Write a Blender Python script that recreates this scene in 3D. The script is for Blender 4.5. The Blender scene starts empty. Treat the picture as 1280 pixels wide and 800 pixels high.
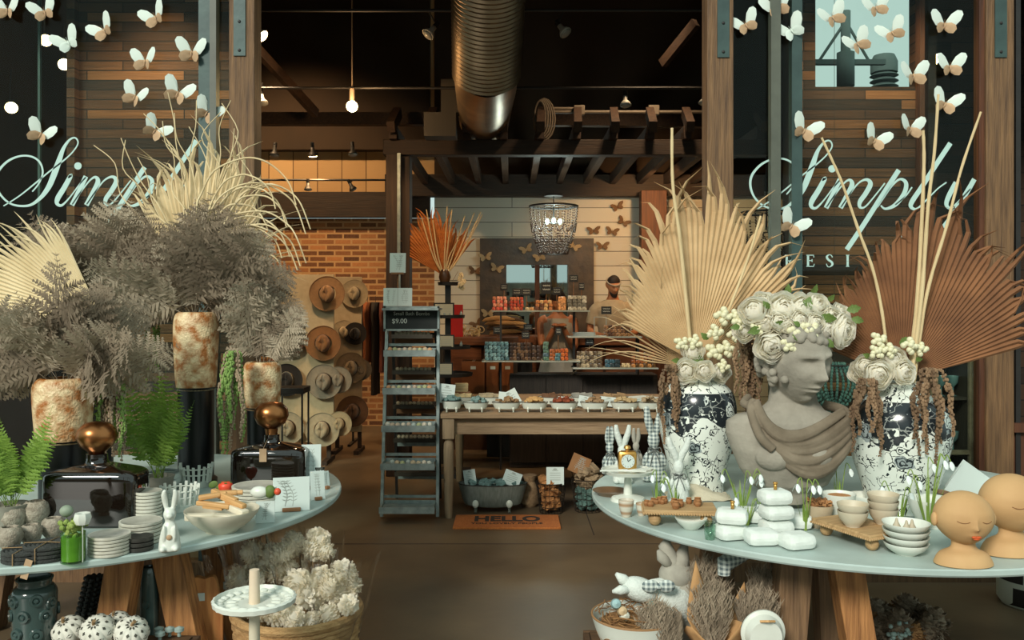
import bpy, bmesh, math, random
from mathutils import Vector, Matrix, Euler, noise
R = random.Random(7)
PI = math.pi
C = bpy.context.scene.collection
F, HY, CH, TH = 1100.0, 380.0, 1.55, 0.758      # focal length in px, horizon row, eye height, display table height

def P(px, py, Y): return Vector(((px - 640) / F * Y, Y, CH - (py - HY) / F * Y))
def S(n, Y): return n * Y / F
def depth(py, h=TH): return F * (CH - h) / (py - HY)
def onto(px, py, h=TH, back=0.0):
    Y = depth(py, h) + back
    return Vector(((px - 640) / F * (Y - back) * (Y / (Y - back)), Y, h))
def rz(a): return Matrix.Rotation(a, 4, 'Z')
def rx(a): return Matrix.Rotation(a, 4, 'X')
def ry(a): return Matrix.Rotation(a, 4, 'Y')
def T(*v):
    v = v[0] if len(v) == 1 else v
    return Matrix.Translation(Vector(v))
def SC(x, y, z): return Matrix.Diagonal((x, y, z, 1))
def D(a): return math.radians(a)

# ------------------------------------------------------------------ materials
def lin(c):
    out = []
    for v in c[:3]:
        v = v / 255.0
        out.append(v / 12.92 if v <= 0.04045 else ((v + 0.055) / 1.055) ** 2.4)
    return (out[0], out[1], out[2], 1)
_m = {}
def base(name):
    m = bpy.data.materials.new(name); m.use_nodes = True
    nt = m.node_tree; b = nt.nodes['Principled BSDF']
    return m, nt, b, nt.nodes, nt.links
def M(name, c1, c2=None, rough=0.6, metal=0.0, scale=12, bump=0.0, bscale=None, stretch=(1, 1, 1), detail=4, emit=0, sheen=0, contrast=0.25, alpha=1, trans=0, coat=0):
    if name in _m: return _m[name]
    m, nt, b, N, L = base(name)
    b.inputs['Roughness'].default_value = rough; b.inputs['Metallic'].default_value = metal
    b.inputs['Coat Weight'].default_value = coat
    b.inputs['Sheen Weight'].default_value = sheen
    b.inputs['Transmission Weight'].default_value = trans
    tc = N.new('ShaderNodeTexCoord'); mp = N.new('ShaderNodeMapping')
    mp.inputs['Scale'].default_value = stretch
    L.new(tc.outputs['Object'], mp.inputs['Vector'])
    if c2 is not None:
        n = N.new('ShaderNodeTexNoise'); n.inputs['Scale'].default_value = scale; n.inputs['Detail'].default_value = detail
        L.new(mp.outputs[0], n.inputs['Vector'])
        r = N.new('ShaderNodeValToRGB')
        r.color_ramp.elements[0].position = 0.5 - contrast; r.color_ramp.elements[1].position = 0.5 + contrast
        r.color_ramp.elements[0].color = lin(c1); r.color_ramp.elements[1].color = lin(c2)
        L.new(n.outputs['Fac'], r.inputs['Fac']); L.new(r.outputs['Color'], b.inputs['Base Color'])
    else:
        b.inputs['Base Color'].default_value = lin(c1)
    if bump:
        n2 = N.new('ShaderNodeTexNoise'); n2.inputs['Scale'].default_value = bscale or scale * 3; n2.inputs['Detail'].default_value = 3
        L.new(mp.outputs[0], n2.inputs['Vector'])
        bp = N.new('ShaderNodeBump'); bp.inputs['Strength'].default_value = bump; bp.inputs['Distance'].default_value = 0.01
        L.new(n2.outputs['Fac'], bp.inputs['Height']); L.new(bp.outputs[0], b.inputs['Normal'])
    if emit:
        b.inputs['Emission Color'].default_value = lin(c1); b.inputs['Emission Strength'].default_value = emit
    _m[name] = m
    return m
def thin(m, k=0.4):
    nt = m.node_tree; N = nt.nodes; L = nt.links; b = N['Principled BSDF']; o = N['Material Output']
    t = N.new('ShaderNodeBsdfTranslucent'); s = b.inputs['Base Color']
    if s.is_linked: L.new(s.links[0].from_socket, t.inputs[0])
    else: t.inputs[0].default_value = s.default_value
    x = N.new('ShaderNodeMixShader'); x.inputs[0].default_value = k
    L.new(b.outputs[0], x.inputs[1]); L.new(t.outputs[0], x.inputs[2]); L.new(x.outputs[0], o.inputs['Surface']); return m
def wood(name, c1, c2, axis='z', rough=0.7, scale=5, bump=0.3):
    st = {'x': (1, 14, 14), 'y': (14, 1, 14), 'z': (14, 14, 1)}[axis]
    return M(name, c1, c2, rough=rough, scale=scale, bump=bump, bscale=scale * 2.5, stretch=st, detail=6)
def wallmat(name, bricks, c1, c2, mortar, w, h, ms=0.01, off=0.5, rough=0.8, streak=0.35, bump=0.5, bias=0.0, stretch=(1, 12), c3=None):
    m, nt, b, N, L = base(name)
    tc = N.new('ShaderNodeTexCoord'); sp = N.new('ShaderNodeSeparateXYZ'); cb = N.new('ShaderNodeCombineXYZ')
    L.new(tc.outputs['Object'], sp.inputs[0]); L.new(sp.outputs['X'], cb.inputs['X']); L.new(sp.outputs['Z'], cb.inputs['Y'])
    L.new(sp.outputs['Y'], cb.inputs['Z'])
    br = N.new('ShaderNodeTexBrick'); br.offset = off; br.inputs['Scale'].default_value = 1
    br.inputs['Brick Width'].default_value = w; br.inputs['Row Height'].default_value = h
    br.inputs['Mortar Size'].default_value = ms; br.inputs['Mortar Smooth'].default_value = 0.1
    br.inputs['Color1'].default_value = (0, 0, 0, 1); br.inputs['Color2'].default_value = (1, 1, 1, 1)
    br.inputs['Mortar'].default_value = (0, 0, 0, 1); br.inputs['Bias'].default_value = bias
    L.new(cb.outputs[0], br.inputs['Vector'])
    ramp = N.new('ShaderNodeValToRGB'); ramp.color_ramp.elements[0].color = lin(c1); ramp.color_ramp.elements[1].color = lin(c2)
    if c3:
        e = ramp.color_ramp.elements.new(0.55); e.color = lin(c3)
    mp = N.new('ShaderNodeMapping'); mp.inputs['Scale'].default_value = (stretch[0], stretch[1], 1)
    L.new(cb.outputs[0], mp.inputs['Vector'])
    ns = N.new('ShaderNodeTexNoise'); ns.inputs['Scale'].default_value = 6; ns.inputs['Detail'].default_value = 6
    L.new(mp.outputs[0], ns.inputs['Vector'])
    mx = N.new('ShaderNodeMath'); mx.operation = 'MULTIPLY_ADD'; mx.inputs[1].default_value = streak * 2; 
    L.new(ns.outputs['Fac'], mx.inputs[0])
    ad = N.new('ShaderNodeMath'); ad.operation = 'SUBTRACT'; ad.inputs[1].default_value = streak
    L.new(br.outputs['Color'], mx.inputs[2]); L.new(mx.outputs[0], ad.inputs[0])
    L.new(ad.outputs[0], ramp.inputs['Fac'])
    mix = N.new('ShaderNodeMix'); mix.data_type = 'RGBA'
    L.new(br.outputs['Fac'], mix.inputs['Factor']); L.new(ramp.outputs['Color'], mix.inputs['A']); mix.inputs['B'].default_value = lin(mortar)
    L.new(mix.outputs['Result'], b.inputs['Base Color'])
    b.inputs['Roughness'].default_value = rough
    hm = N.new('ShaderNodeMath'); hm.operation = 'MULTIPLY_ADD'; hm.inputs[1].default_value = -1.0; hm.inputs[2].default_value = 0
    L.new(br.outputs['Fac'], hm.inputs[0])
    ha = N.new('ShaderNodeMath'); ha.operation = 'MULTIPLY_ADD'; ha.inputs[1].default_value = 0.5
    L.new(ns.outputs['Fac'], ha.inputs[0]); L.new(hm.outputs[0], ha.inputs[2])
    bp = N.new('ShaderNodeBump'); bp.inputs['Strength'].default_value = bump; bp.inputs['Distance'].default_value = 0.01
    L.new(ha.outputs[0], bp.inputs['Height']); L.new(bp.outputs[0], b.inputs['Normal'])
    return m
def glassmat(name, tint=(255, 255, 255), gloss=1.0, rough=0.0, ior=1.5):
    m = bpy.data.materials.new(name); m.use_nodes = True; nt = m.node_tree; N = nt.nodes; L = nt.links
    N.remove(N['Principled BSDF']); out = N['Material Output']
    t = N.new('ShaderNodeBsdfTransparent'); t.inputs[0].default_value = lin(tint)
    g = N.new('ShaderNodeBsdfGlossy'); g.inputs['Roughness'].default_value = rough
    fr = N.new('ShaderNodeLayerWeight'); fr.inputs[0].default_value = 0.5; pw = N.new('ShaderNodeMath'); pw.operation = 'POWER'; pw.inputs[1].default_value = 4; L.new(fr.outputs['Facing'], pw.inputs[0]); ad = N.new('ShaderNodeMath'); ad.inputs[1].default_value = 0.05; L.new(pw.outputs[0], ad.inputs[0])
    ml = N.new('ShaderNodeMath'); ml.operation = 'MULTIPLY'; ml.inputs[1].default_value = gloss
    L.new(ad.outputs[0], ml.inputs[0]); ml.use_clamp = True
    mx = N.new('ShaderNodeMixShader'); L.new(ml.outputs[0], mx.inputs[0]); L.new(t.outputs[0], mx.inputs[1]); L.new(g.outputs[0], mx.inputs[2])
    L.new(mx.outputs[0], out.inputs['Surface'])
    return m
def porcelain():
    m, nt, b, N, L = base('porcelain')
    tc = N.new('ShaderNodeTexCoord'); sp = N.new('ShaderNodeSeparateXYZ'); L.new(tc.outputs['Object'], sp.inputs[0])
    at = N.new('ShaderNodeMath'); at.operation = 'ARCTAN2'; L.new(sp.outputs['Y'], at.inputs[0]); L.new(sp.outputs['X'], at.inputs[1])
    am = N.new('ShaderNodeMath'); am.operation = 'MULTIPLY'; am.inputs[1].default_value = 0.16; L.new(at.outputs[0], am.inputs[0])
    cb = N.new('ShaderNodeCombineXYZ'); L.new(am.outputs[0], cb.inputs['X']); L.new(sp.outputs['Z'], cb.inputs['Y'])
    def math_(op, a, bb=None, c=None):
        n = N.new('ShaderNodeMath'); n.operation = op
        for i, v in enumerate((a, bb, c)):
            if v is None: continue
            if isinstance(v, (int, float)): n.inputs[i].default_value = v
            else: L.new(v, n.inputs[i])
        return n.outputs[0]
    ns = N.new('ShaderNodeTexNoise'); ns.inputs['Scale'].default_value = 14; ns.inputs['Detail'].default_value = 3; L.new(cb.outputs[0], ns.inputs['Vector'])
    wv = N.new('ShaderNodeMix'); wv.data_type = 'VECTOR'; wv.inputs['Factor'].default_value = 0.1
    L.new(cb.outputs[0], wv.inputs['A']); L.new(ns.outputs['Color'], wv.inputs['B']); vec = wv.outputs['Result']
    v1 = N.new('ShaderNodeTexVoronoi'); v1.inputs['Scale'].default_value = 11; v1.inputs['Randomness'].default_value = 0.8; L.new(vec, v1.inputs['Vector'])
    v2 = N.new('ShaderNodeTexVoronoi'); v2.feature = 'DISTANCE_TO_EDGE'; v2.inputs['Scale'].default_value = 25; L.new(vec, v2.inputs['Vector'])
    d = v1.outputs['Distance']
    rosette = math_('LESS_THAN', d, 0.3)
    rings = math_('GREATER_THAN', math_('SINE', math_('MULTIPLY', d, 62)), 0.3)
    vine = math_('MULTIPLY', math_('LESS_THAN', v2.outputs['Distance'], 0.034), math_('GREATER_THAN', ns.outputs['Fac'], 0.47))
    leaves = N.new('ShaderNodeTexNoise'); leaves.inputs['Scale'].default_value = 46; leaves.inputs['Detail'].default_value = 1; L.new(vec, leaves.inputs['Vector'])
    leaf = math_('GREATER_THAN', leaves.outputs['Fac'], 0.68)
    n3 = N.new('ShaderNodeTexNoise'); n3.inputs['Scale'].default_value = 7; L.new(cb.outputs[0], n3.inputs['Vector'])
    lvl = math_('ADD', sp.outputs['Z'], math_('MULTIPLY', math_('SUBTRACT', n3.outputs['Fac'], 0.5), 0.28))
    band = math_('MULTIPLY', math_('GREATER_THAN', lvl, 0.30), math_('LESS_THAN', sp.outputs['Z'], 0.425))
    # white ground, dark drawing; inverted in the shoulder band
    draw = math_('MAXIMUM', math_('MAXIMUM', vine, leaf), math_('MULTIPLY', rosette, rings))
    inv = math_('SUBTRACT', 1.0, math_('MAXIMUM', math_('MAXIMUM', math_('SUBTRACT', rosette, math_('MULTIPLY', rosette, rings)), leaf), math_('MULTIPLY', vine, 0.35)))
    sel = N.new('ShaderNodeMix'); sel.data_type = 'FLOAT'
    L.new(band, sel.inputs['Factor']); L.new(draw, sel.inputs['A']); L.new(inv, sel.inputs['B'])
    mix = N.new('ShaderNodeMix'); mix.data_type = 'RGBA'; L.new(sel.outputs['Result'], mix.inputs['Factor'])
    tint = N.new('ShaderNodeValToRGB'); tint.color_ramp.elements[0].color = lin((226, 232, 222)); tint.color_ramp.elements[1].color = lin((150, 160, 160))
    tint.color_ramp.elements[0].position = 0.5; tint.color_ramp.elements[1].position = 0.62
    L.new(v1.outputs['Color'], tint.inputs['Fac'])
    tm = N.new('ShaderNodeMix'); tm.data_type = 'RGBA'; L.new(rosette, tm.inputs['Factor']); tm.inputs['A'].default_value = lin((226, 232, 222)); L.new(tint.outputs['Color'], tm.inputs['B'])
    L.new(tm.outputs['Result'], mix.inputs['A'])
    mix.inputs['B'].default_value = lin((38, 44, 48))
    L.new(mix.outputs['Result'], b.inputs['Base Color'])
    b.inputs['Roughness'].default_value = 0.18
    return m
def gingham(name, a, c, sc=110, thr=0.0):
    m, nt, b, N, L = base(name)
    tc = N.new('ShaderNodeTexCoord'); sp = N.new('ShaderNodeSeparateXYZ'); L.new(tc.outputs['Object'], sp.inputs[0])
    outs = []
    for ax in ('X', 'Z'):
        w = N.new('ShaderNodeMath'); w.operation = 'MULTIPLY'; w.inputs[1].default_value = sc * 6.28 / 2; L.new(sp.outputs[ax], w.inputs[0])
        s = N.new('ShaderNodeMath'); s.operation = 'SINE'; L.new(w.outputs[0], s.inputs[0])
        g = N.new('ShaderNodeMath'); g.operation = 'GREATER_THAN'; g.inputs[1].default_value = thr; L.new(s.outputs[0], g.inputs[0]); outs.append(g.outputs[0])
    ad = N.new('ShaderNodeMath'); ad.operation = 'ADD'; L.new(outs[0], ad.inputs[0]); L.new(outs[1], ad.inputs[1])
    hf = N.new('ShaderNodeMath'); hf.operation = 'MULTIPLY'; hf.inputs[1].default_value = 0.5; L.new(ad.outputs[0], hf.inputs[0])
    mx = N.new('ShaderNodeMix'); mx.data_type = 'RGBA'; L.new(hf.outputs[0], mx.inputs['Factor']); mx.inputs['A'].default_value = lin(a); mx.inputs['B'].default_value = lin(c)
    L.new(mx.outputs['Result'], b.inputs['Base Color']); b.inputs['Roughness'].default_value = 0.9
    return m

# ------------------------------------------------------------------ mesh builder
class MB:
    def __init__(s): s.bm = bmesh.new(); s.mi = 0
    def _f(s, vs, smooth=False):
        try: f = s.bm.faces.new(vs)
        except ValueError: return None
        f.material_index = s.mi; f.smooth = smooth; return f
    def grid(s, rows, close_u=False, close_v=False, smooth=True):
        vs = [[s.bm.verts.new(p) for p in r] for r in rows]
        n = len(vs); m = len(vs[0])
        for i in range(n if close_v else n - 1):
            for j in range(m if close_u else m - 1):
                s._f((vs[i][j], vs[i][(j + 1) % m], vs[(i + 1) % n][(j + 1) % m], vs[(i + 1) % n][j]), smooth)
        return vs
    def box(s, c, d, rot=None, bev=0.0, taper=1.0):
        c = Vector(c); mt = T(c) @ (rot or Matrix())
        h = [x / 2 for x in d]; vs = []
        for z in (-1, 1):
            k = taper if z > 0 else 1.0
            for x, y in ((-1, -1), (1, -1), (1, 1), (-1, 1)):
                vs.append(s.bm.verts.new(mt @ Vector((x * h[0] * k, y * h[1] * k, z * h[2]))))
        fs = [s._f([vs[i] for i in q]) for q in ((3, 2, 1, 0), (4, 5, 6, 7), (0, 1, 5, 4), (1, 2, 6, 5), (2, 3, 7, 6), (3, 0, 4, 7))]
        if bev:
            es = set()
            for f in fs: es.update(f.edges)
            r = bmesh.ops.bevel(s.bm, geom=list(es), offset=bev, segments=2, affect='EDGES', profile=0.5)
            for f in r['faces']: f.material_index = s.mi; f.smooth = True
        return s
    def bar(s, p0, p1, w, d=None, bev=0.0, up=(0, 0, 1)):
        p0 = Vector(p0); p1 = Vector(p1); z = (p1 - p0); ln = z.length; z.normalize()
        u = Vector(up)
        if abs(z.dot(u)) > 0.98: u = Vector((0, 1, 0))
        x = u.cross(z).normalized(); y = z.cross(x)
        m = Matrix((x, y, z)).transposed().to_4x4()
        return s.box((p0 + p1) / 2, (w, d or w, ln), m, bev)
    def tube(s, pts, rad, n=8, caps=True, flat=1.0, closed=False):
        pts = [Vector(p) for p in pts]; k = len(pts)
        if not isinstance(rad, (list, tuple)): rad = [rad] * k
        rows = []; prev = None
        for i, p in enumerate(pts):
            if closed: t = pts[(i + 1) % k] - pts[i - 1]
            else: t = (pts[min(i + 1, k - 1)] - pts[max(i - 1, 0)])
            if t.length < 1e-9: t = Vector((0, 0, 1))
            t.normalize()
            if prev is None:
                a = Vector((0, 0, 1)) if abs(t.z) < 0.9 else Vector((1, 0, 0))
                x = (a - t * a.dot(t)).normalized()
            else:
                x = prev - t * prev.dot(t)
                x = x.normalized() if x.length > 1e-6 else Vector((1, 0, 0))
            prev = x; y = t.cross(x)
            rows.append([p + (x * math.cos(2 * PI * j / n) * flat + y * math.sin(2 * PI * j / n)) * rad[i] for j in range(n)])
        vs = s.grid(rows, close_u=True, close_v=closed)
        if caps and not closed:
            s._f(list(reversed(vs[0]))); s._f(vs[-1])
        return s
    def cyl(s, p0, p1, r0, r1=None, n=20, caps=True):
        return s.tube([p0, p1], [r0, r0 if r1 is None else r1], n, caps)
    def lathe(s, prof, m=None, n=32, sx=1.0, sy=1.0, wob=0.0, fn=None):
        m = m or Matrix()
        rows = []
        for r, z in prof:
            row = []
            for j in range(n):
                a = 2 * PI * j / n; q = r * (1 + wob * math.sin(3 * a + z * 40)) * (fn(a, z) if fn else 1)
                row.append(m @ Vector((math.cos(a) * q * sx, math.sin(a) * q * sy, z)))
            rows.append(row)
        vs = s.grid(rows, close_u=True)
        if prof[0][0] > 1e-4: s._f(list(reversed(vs[0])))
        if prof[-1][0] > 1e-4: s._f(vs[-1])
        return s
    def sph(s, c, r, n=16, k=10, m=None):
        if isinstance(r, (int, float)): r = (r, r, r)
        mt = T(Vector(c)) @ (m or Matrix())
        rows = []
        for i in range(k + 1):
            t = PI * i / k
            rr = max(math.sin(t), 1e-3)
            rows.append([mt @ Vector((r[0] * rr * math.cos(2 * PI * j / n), r[1] * rr * math.sin(2 * PI * j / n), -r[2] * math.cos(t))) for j in range(n)])
        s.grid(rows, close_u=True); return s
    def poly(s, pts, th, m=None, smooth=False):
        """prism from an outline in local XZ, thickness th along Y"""
        m = m or Matrix(); a = [s.bm.verts.new(m @ Vector((x, -th / 2, z))) for x, z in pts]; b = [s.bm.verts.new(m @ Vector((x, th / 2, z))) for x, z in pts]
        s._f(a); s._f(list(reversed(b)))
        for i in range(len(pts)):
            j = (i + 1) % len(pts); s._f((a[i], b[i], b[j], a[j]))
        return s
    def ribbon(s, pts, ws, th, Y=0.0):
        """flat stroke in XZ plane, variable width, thickness th"""
        k = len(pts); A = []; B = []
        for i in range(k):
            x0, z0 = pts[max(i - 1, 0)]; x1, z1 = pts[min(i + 1, k - 1)]
            dx, dz = x1 - x0, z1 - z0; l = math.hypot(dx, dz) or 1
            nx, nz = -dz / l * ws[i] / 2, dx / l * ws[i] / 2
            A.append((pts[i][0] + nx, pts[i][1] + nz)); B.append((pts[i][0] - nx, pts[i][1] - nz))
        rows = [[Vector((p[0], Y - th / 2, p[1])) for p in A], [Vector((p[0], Y - th / 2, p[1])) for p in B], [Vector((p[0], Y + th / 2, p[1])) for p in B], [Vector((p[0], Y + th / 2, p[1])) for p in A]]
        s.grid(rows, close_v=True, smooth=False)
        return s
    def build(s, name, mats, parent=None, loc=None, sharp=38, wn=True):
        bm = s.bm
        bmesh.ops.recalc_face_normals(bm, faces=bm.faces) if wn else None
        lim = D(sharp)
        for e in bm.edges:
            if len(e.link_faces) == 2 and e.link_faces[0].smooth and e.link_faces[1].smooth:
                if e.calc_face_angle(0) > lim: e.smooth = False
        me = bpy.data.meshes.new(name); bm.to_mesh(me); bm.free()
        if not isinstance(mats, (list, tuple)): mats = [mats]
        for m in mats: me.materials.append(m)
        o = bpy.data.objects.new(name, me); C.objects.link(o)
        if loc is not None: o.location = loc
        if parent is not None: o.parent = parent
        return o

def tag(o, label=None, cat=None, group=None, kind=None):
    if label: o['label'] = label
    if cat: o['category'] = cat
    if group: o['group'] = group
    if kind: o['kind'] = kind
    return o
def thing(name, label, cat, loc=(0, 0, 0), rot=0, group=None):
    o = bpy.data.objects.new(name, None); C.objects.link(o); o.empty_display_size = 0.05
    o.location = loc; o.rotation_euler = (0, 0, rot)
    return tag(o, label, cat, group)
def struct(name, mb, mats, parent=None, loc=None):
    o = mb.build(name, mats, parent, loc)
    if parent is None: o['kind'] = 'structure'
    return o
def copy(o, loc=None, rot=None, scale=None, label=None, group=None, parent=None, kids=None):
    c = o.copy(); C.objects.link(c)
    if loc is not None: c.location = loc
    if rot is not None: c.rotation_euler = rot
    if scale is not None: c.scale = (scale,) * 3 if isinstance(scale, (int, float)) else scale
    if label: c['label'] = label
    if group: c['group'] = group
    if parent is not None: c.parent = parent
    for ch in list(o.children):
        copy(ch, parent=c)
    return c
def spline(pts, n=6):
    """Catmull-Rom through points (tuples of any length)"""
    out = []; k = len(pts)
    for i in range(k - 1):
        p0 = pts[max(i - 1, 0)]; p1 = pts[i]; p2 = pts[i + 1]; p3 = pts[min(i + 2, k - 1)]
        for q in range(n):
            t = q / n
            out.append(tuple(0.5 * (2 * b + (-a + c) * t + (2 * a - 5 * b + 4 * c - d) * t * t + (-a + 3 * b - 3 * c + d) * t ** 3) for a, b, c, d in zip(p0, p1, p2, p3)))
    out.append(tuple(pts[-1])); return out
def text(body, size, mat, name, parent=None, loc=(0, 0, 0), rot=(PI / 2, 0, 0), ext=0.0006, bold=0.0, align='CENTER', sx=1.0):
    cu = bpy.data.curves.new(name, 'FONT'); cu.body = body; cu.size = size; cu.extrude = ext; cu.offset = bold; cu.align_x = align; cu.align_y = 'CENTER'
    o = bpy.data.objects.new(name, cu); C.objects.link(o)
    dg = bpy.context.evaluated_depsgraph_get(); dg.update()
    me = bpy.data.meshes.new_from_object(o.evaluated_get(dg)); bpy.data.objects.remove(o)
    me.materials.clear(); me.materials.append(mat)
    o = bpy.data.objects.new(name, me); C.objects.link(o); o.location = loc; o.rotation_euler = rot; o.scale = (sx, 1, 1)
    if parent: o.parent = parent
    return o
# ------------------------------------------------------------------ camera, sky, light
cam = bpy.data.objects.new('camera', bpy.data.cameras.new('camera')); C.objects.link(cam)
cam.location = (0, 0, CH); cam.rotation_euler = (PI / 2, 0, 0)
cam.data.sensor_width = 36; cam.data.lens = F / 1280 * 36; cam.data.shift_y = (HY - 400) / 1280; cam.data.clip_start = 0.02
bpy.context.scene.camera = cam
vs_ = bpy.context.scene.view_settings; vs_.view_transform = 'Standard'; vs_.look = 'None'; vs_.gamma = 1; vs_.exposure = 0.0
bpy.context.scene.view_settings.use_curve_mapping = False
w = bpy.data.worlds.new('sky'); bpy.context.scene.world = w; w.use_nodes = True
w.node_tree.nodes['Background'].inputs[0].default_value = (0.76, 0.97, 0.93, 1); w.node_tree.nodes['Background'].inputs[1].default_value = 0.78
def light(name, kind, loc, energy, col, size=0.1, target=None, spot=None, blend=0.5):
    l = bpy.data.lights.new(name, kind); l.energy = energy; l.color = col
    if kind == 'AREA': l.size = size
    elif kind == 'SUN': l.angle = size
    else: l.shadow_soft_size = size
    if spot: l.spot_size = spot; l.spot_blend = blend
    o = bpy.data.objects.new(name, l); C.objects.link(o); o.location = loc
    if target is not None: o.rotation_euler = (Vector(target) - Vector(loc)).to_track_quat('-Z', 'Y').to_euler()
    return o
WARM = (1.0, 0.6, 0.28)
light('sun_light', 'SUN', (-1.9, -4, 2.7), 3.1, (1.0, 0.96, 0.86), D(14), target=(0, 0, 0))

# ------------------------------------------------------------------ shared materials
m_floor = M('concrete', (76, 63, 48), (108, 92, 70), rough=0.4, scale=1.6, bump=0.08, bscale=14, detail=8, contrast=0.22)
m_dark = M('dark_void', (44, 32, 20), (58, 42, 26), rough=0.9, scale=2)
m_post = wood('post_timber', (70, 48, 29), (130, 97, 62), 'z', scale=3.5, bump=0.6)
m_beam = wood('dark_beam', (30, 20, 12), (56, 38, 22), 'x', scale=3)
m_beamy = wood('dark_joist', (34, 22, 13), (66, 44, 26), 'y', scale=3)
m_column = wood('dark_column', (34, 24, 16), (70, 50, 34), 'z', scale=3)
m_redwood = wood('reddish_column', (52, 26, 12), (96, 54, 26), 'z', scale=3)
m_steel = M('green_steel', (46, 64, 62), (62, 84, 80), rough=0.5, metal=0.2, scale=8, bump=0.1)
m_bronze = M('window_stile', (72, 76, 66), (90, 94, 82), rough=0.5, scale=8)
m_black = M('black_metal', (22, 20, 18), (34, 31, 28), rough=0.55, scale=20)
m_planks = wallmat('reclaimed_planks', True, (38, 24, 15), (126, 82, 48), (20, 13, 8), 0.62, 0.062, ms=0.0035, off=0.37, c3=(78, 50, 30), streak=0.3, bump=0.7)
m_brick = wallmat('brick', True, (88, 54, 32), (180, 122, 74), (186, 146, 100), 0.215, 0.072, ms=0.012, off=0.5, c3=(144, 94, 56), streak=0.25, stretch=(6, 6))
m_ship = wallmat('shiplap', True, (204, 196, 178), (216, 208, 190), (110, 102, 88), 40, 0.185, ms=0.005, off=0.5, streak=0.1, bump=0.3)
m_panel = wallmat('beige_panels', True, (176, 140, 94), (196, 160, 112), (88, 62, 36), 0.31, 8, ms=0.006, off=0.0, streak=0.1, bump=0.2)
m_duct = M('duct_metal', (120, 104, 84), (168, 146, 118), rough=0.38, metal=0.85, scale=5)
m_glass = glassmat('window_glass', (238, 245, 240), gloss=0.2)
m_vinyl = M('vinyl', (176, 206, 198), rough=0.6)
m_paperw = M('white_paper', (208, 220, 210), rough=0.8)
m_kraftw = M('tan_paper', (166, 136, 104), (190, 160, 126), rough=0.8, scale=30)
m_zinc = M('zinc', (112, 124, 122), (160, 172, 168), rough=0.45, metal=0.35, scale=18, bump=0.08, detail=6)

# ------------------------------------------------------------------ room shell
b = MB(); b.box((1.5, 8, -0.05), (30, 34, 0.1)); struct('floor', b, m_floor)
m_joint = M('joint_line', (44, 36, 28), rough=0.8)
b = MB(); b.box((0, F * CH / (680 - HY), 0.0008), (3.2, 0.01, 0.0016)); b.box((0.55, 8.5, 0.0008), (0.008, 5.2, 0.0016)); b.bar((1.42, 3.0, 0.0008), (1.25, 5.6, 0.0008), 0.006, 0.0016); struct('trim_1', b, m_joint)
YS = 4.9
b = MB()                                             # rear wall: brick, beam, panels
xb = P(543, 0, 11.2).x
b.box(((-4.3 + xb) / 2, 11.3, 1.32), (xb + 4.3, 0.2, 2.64)); struct('wall_rear', b, m_brick)
b = MB(); b.box(((-4.3 + xb) / 2, 11.32, 4.3), (xb + 4.3, 0.2, 2.72)); struct('wall_rear_upper', b, m_panel)
zb1, zb2 = P(0, 272, 11.15).z, P(0, 241, 11.15).z
b = MB(); b.box(((-4.3 + xb) / 2, 11.13, (zb1 + zb2) / 2), (xb + 4.2, 0.16, zb2 - zb1)); struct('trim_2', b, m_beam)
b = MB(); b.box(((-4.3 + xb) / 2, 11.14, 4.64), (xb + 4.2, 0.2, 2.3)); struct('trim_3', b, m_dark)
b = MB(); b.box(((3.5 + xb) / 2, 11.3, 1.49), (3.5 - xb, 0.2, 2.98)); struct('wall_rear_boarded', b, m_ship)
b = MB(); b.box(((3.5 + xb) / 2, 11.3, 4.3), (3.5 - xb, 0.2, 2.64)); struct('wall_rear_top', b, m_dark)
m_leftw = wallmat('dim_planks', True, (30, 22, 15), (62, 42, 26), (16, 11, 7), 0.9, 0.12, ms=0.004, off=0.4, streak=0.3)
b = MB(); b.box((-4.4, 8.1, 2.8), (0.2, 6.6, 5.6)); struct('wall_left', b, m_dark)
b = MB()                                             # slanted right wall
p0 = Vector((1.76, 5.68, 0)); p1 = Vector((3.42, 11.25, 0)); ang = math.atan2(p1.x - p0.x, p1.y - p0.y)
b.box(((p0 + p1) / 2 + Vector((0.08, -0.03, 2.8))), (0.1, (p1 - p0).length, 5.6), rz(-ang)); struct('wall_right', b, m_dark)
b = MB()                                             # ceiling follows the slanted wall
vs = [(-4.5, 4.8), (1.84, 4.8), (1.84, 5.7), (3.52, 11.4), (-4.5, 11.4)]
lo = [b.bm.verts.new((x, y, 5.6)) for x, y in vs]; hi = [b.bm.verts.new((x, y, 5.7)) for x, y in vs]
b._f(lo); b._f(list(reversed(hi)))
for i in range(5): b._f((lo[i], hi[i], hi[(i + 1) % 5], lo[(i + 1) % 5]))
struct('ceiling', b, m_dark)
# reclaimed plank partitions behind the two windows
YP = 5.6
b = MB(); xl, xr = P(97, 0, YP).x, P(296, 0, YP).x; b.box(((xl + xr) / 2, YP + 0.06, 1.95), (xr - xl, 0.1, 3.9)); b.box((xl - 0.02, YP + 0.02, 1.95), (0.05, 0.14, 3.9)); struct('wall_plank_left', b, m_planks)
b = MB(); xl, xr = P(1003, 0, YP).x, P(1152, 0, YP).x; wl, wr = P(1020, 0, YP).x, P(1146, 0, YP).x; zw = P(0, 108, YP).z
b.box(((xl + xr) / 2, YP + 0.06, zw / 2), (xr - xl, 0.1, zw)); b.box(((xl + wl) / 2, YP + 0.06, (zw + 3.9) / 2), (wl - xl, 0.1, 3.9 - zw)); b.box(((xr + wr) / 2, YP + 0.06, (zw + 3.9) / 2), (xr - wr, 0.1, 3.9 - zw))
b.box(((wl + wr) / 2, YP + 0.06, 3.72), (wr - wl, 0.1, 0.36))
struct('wall_plank_right', b, m_planks)
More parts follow.
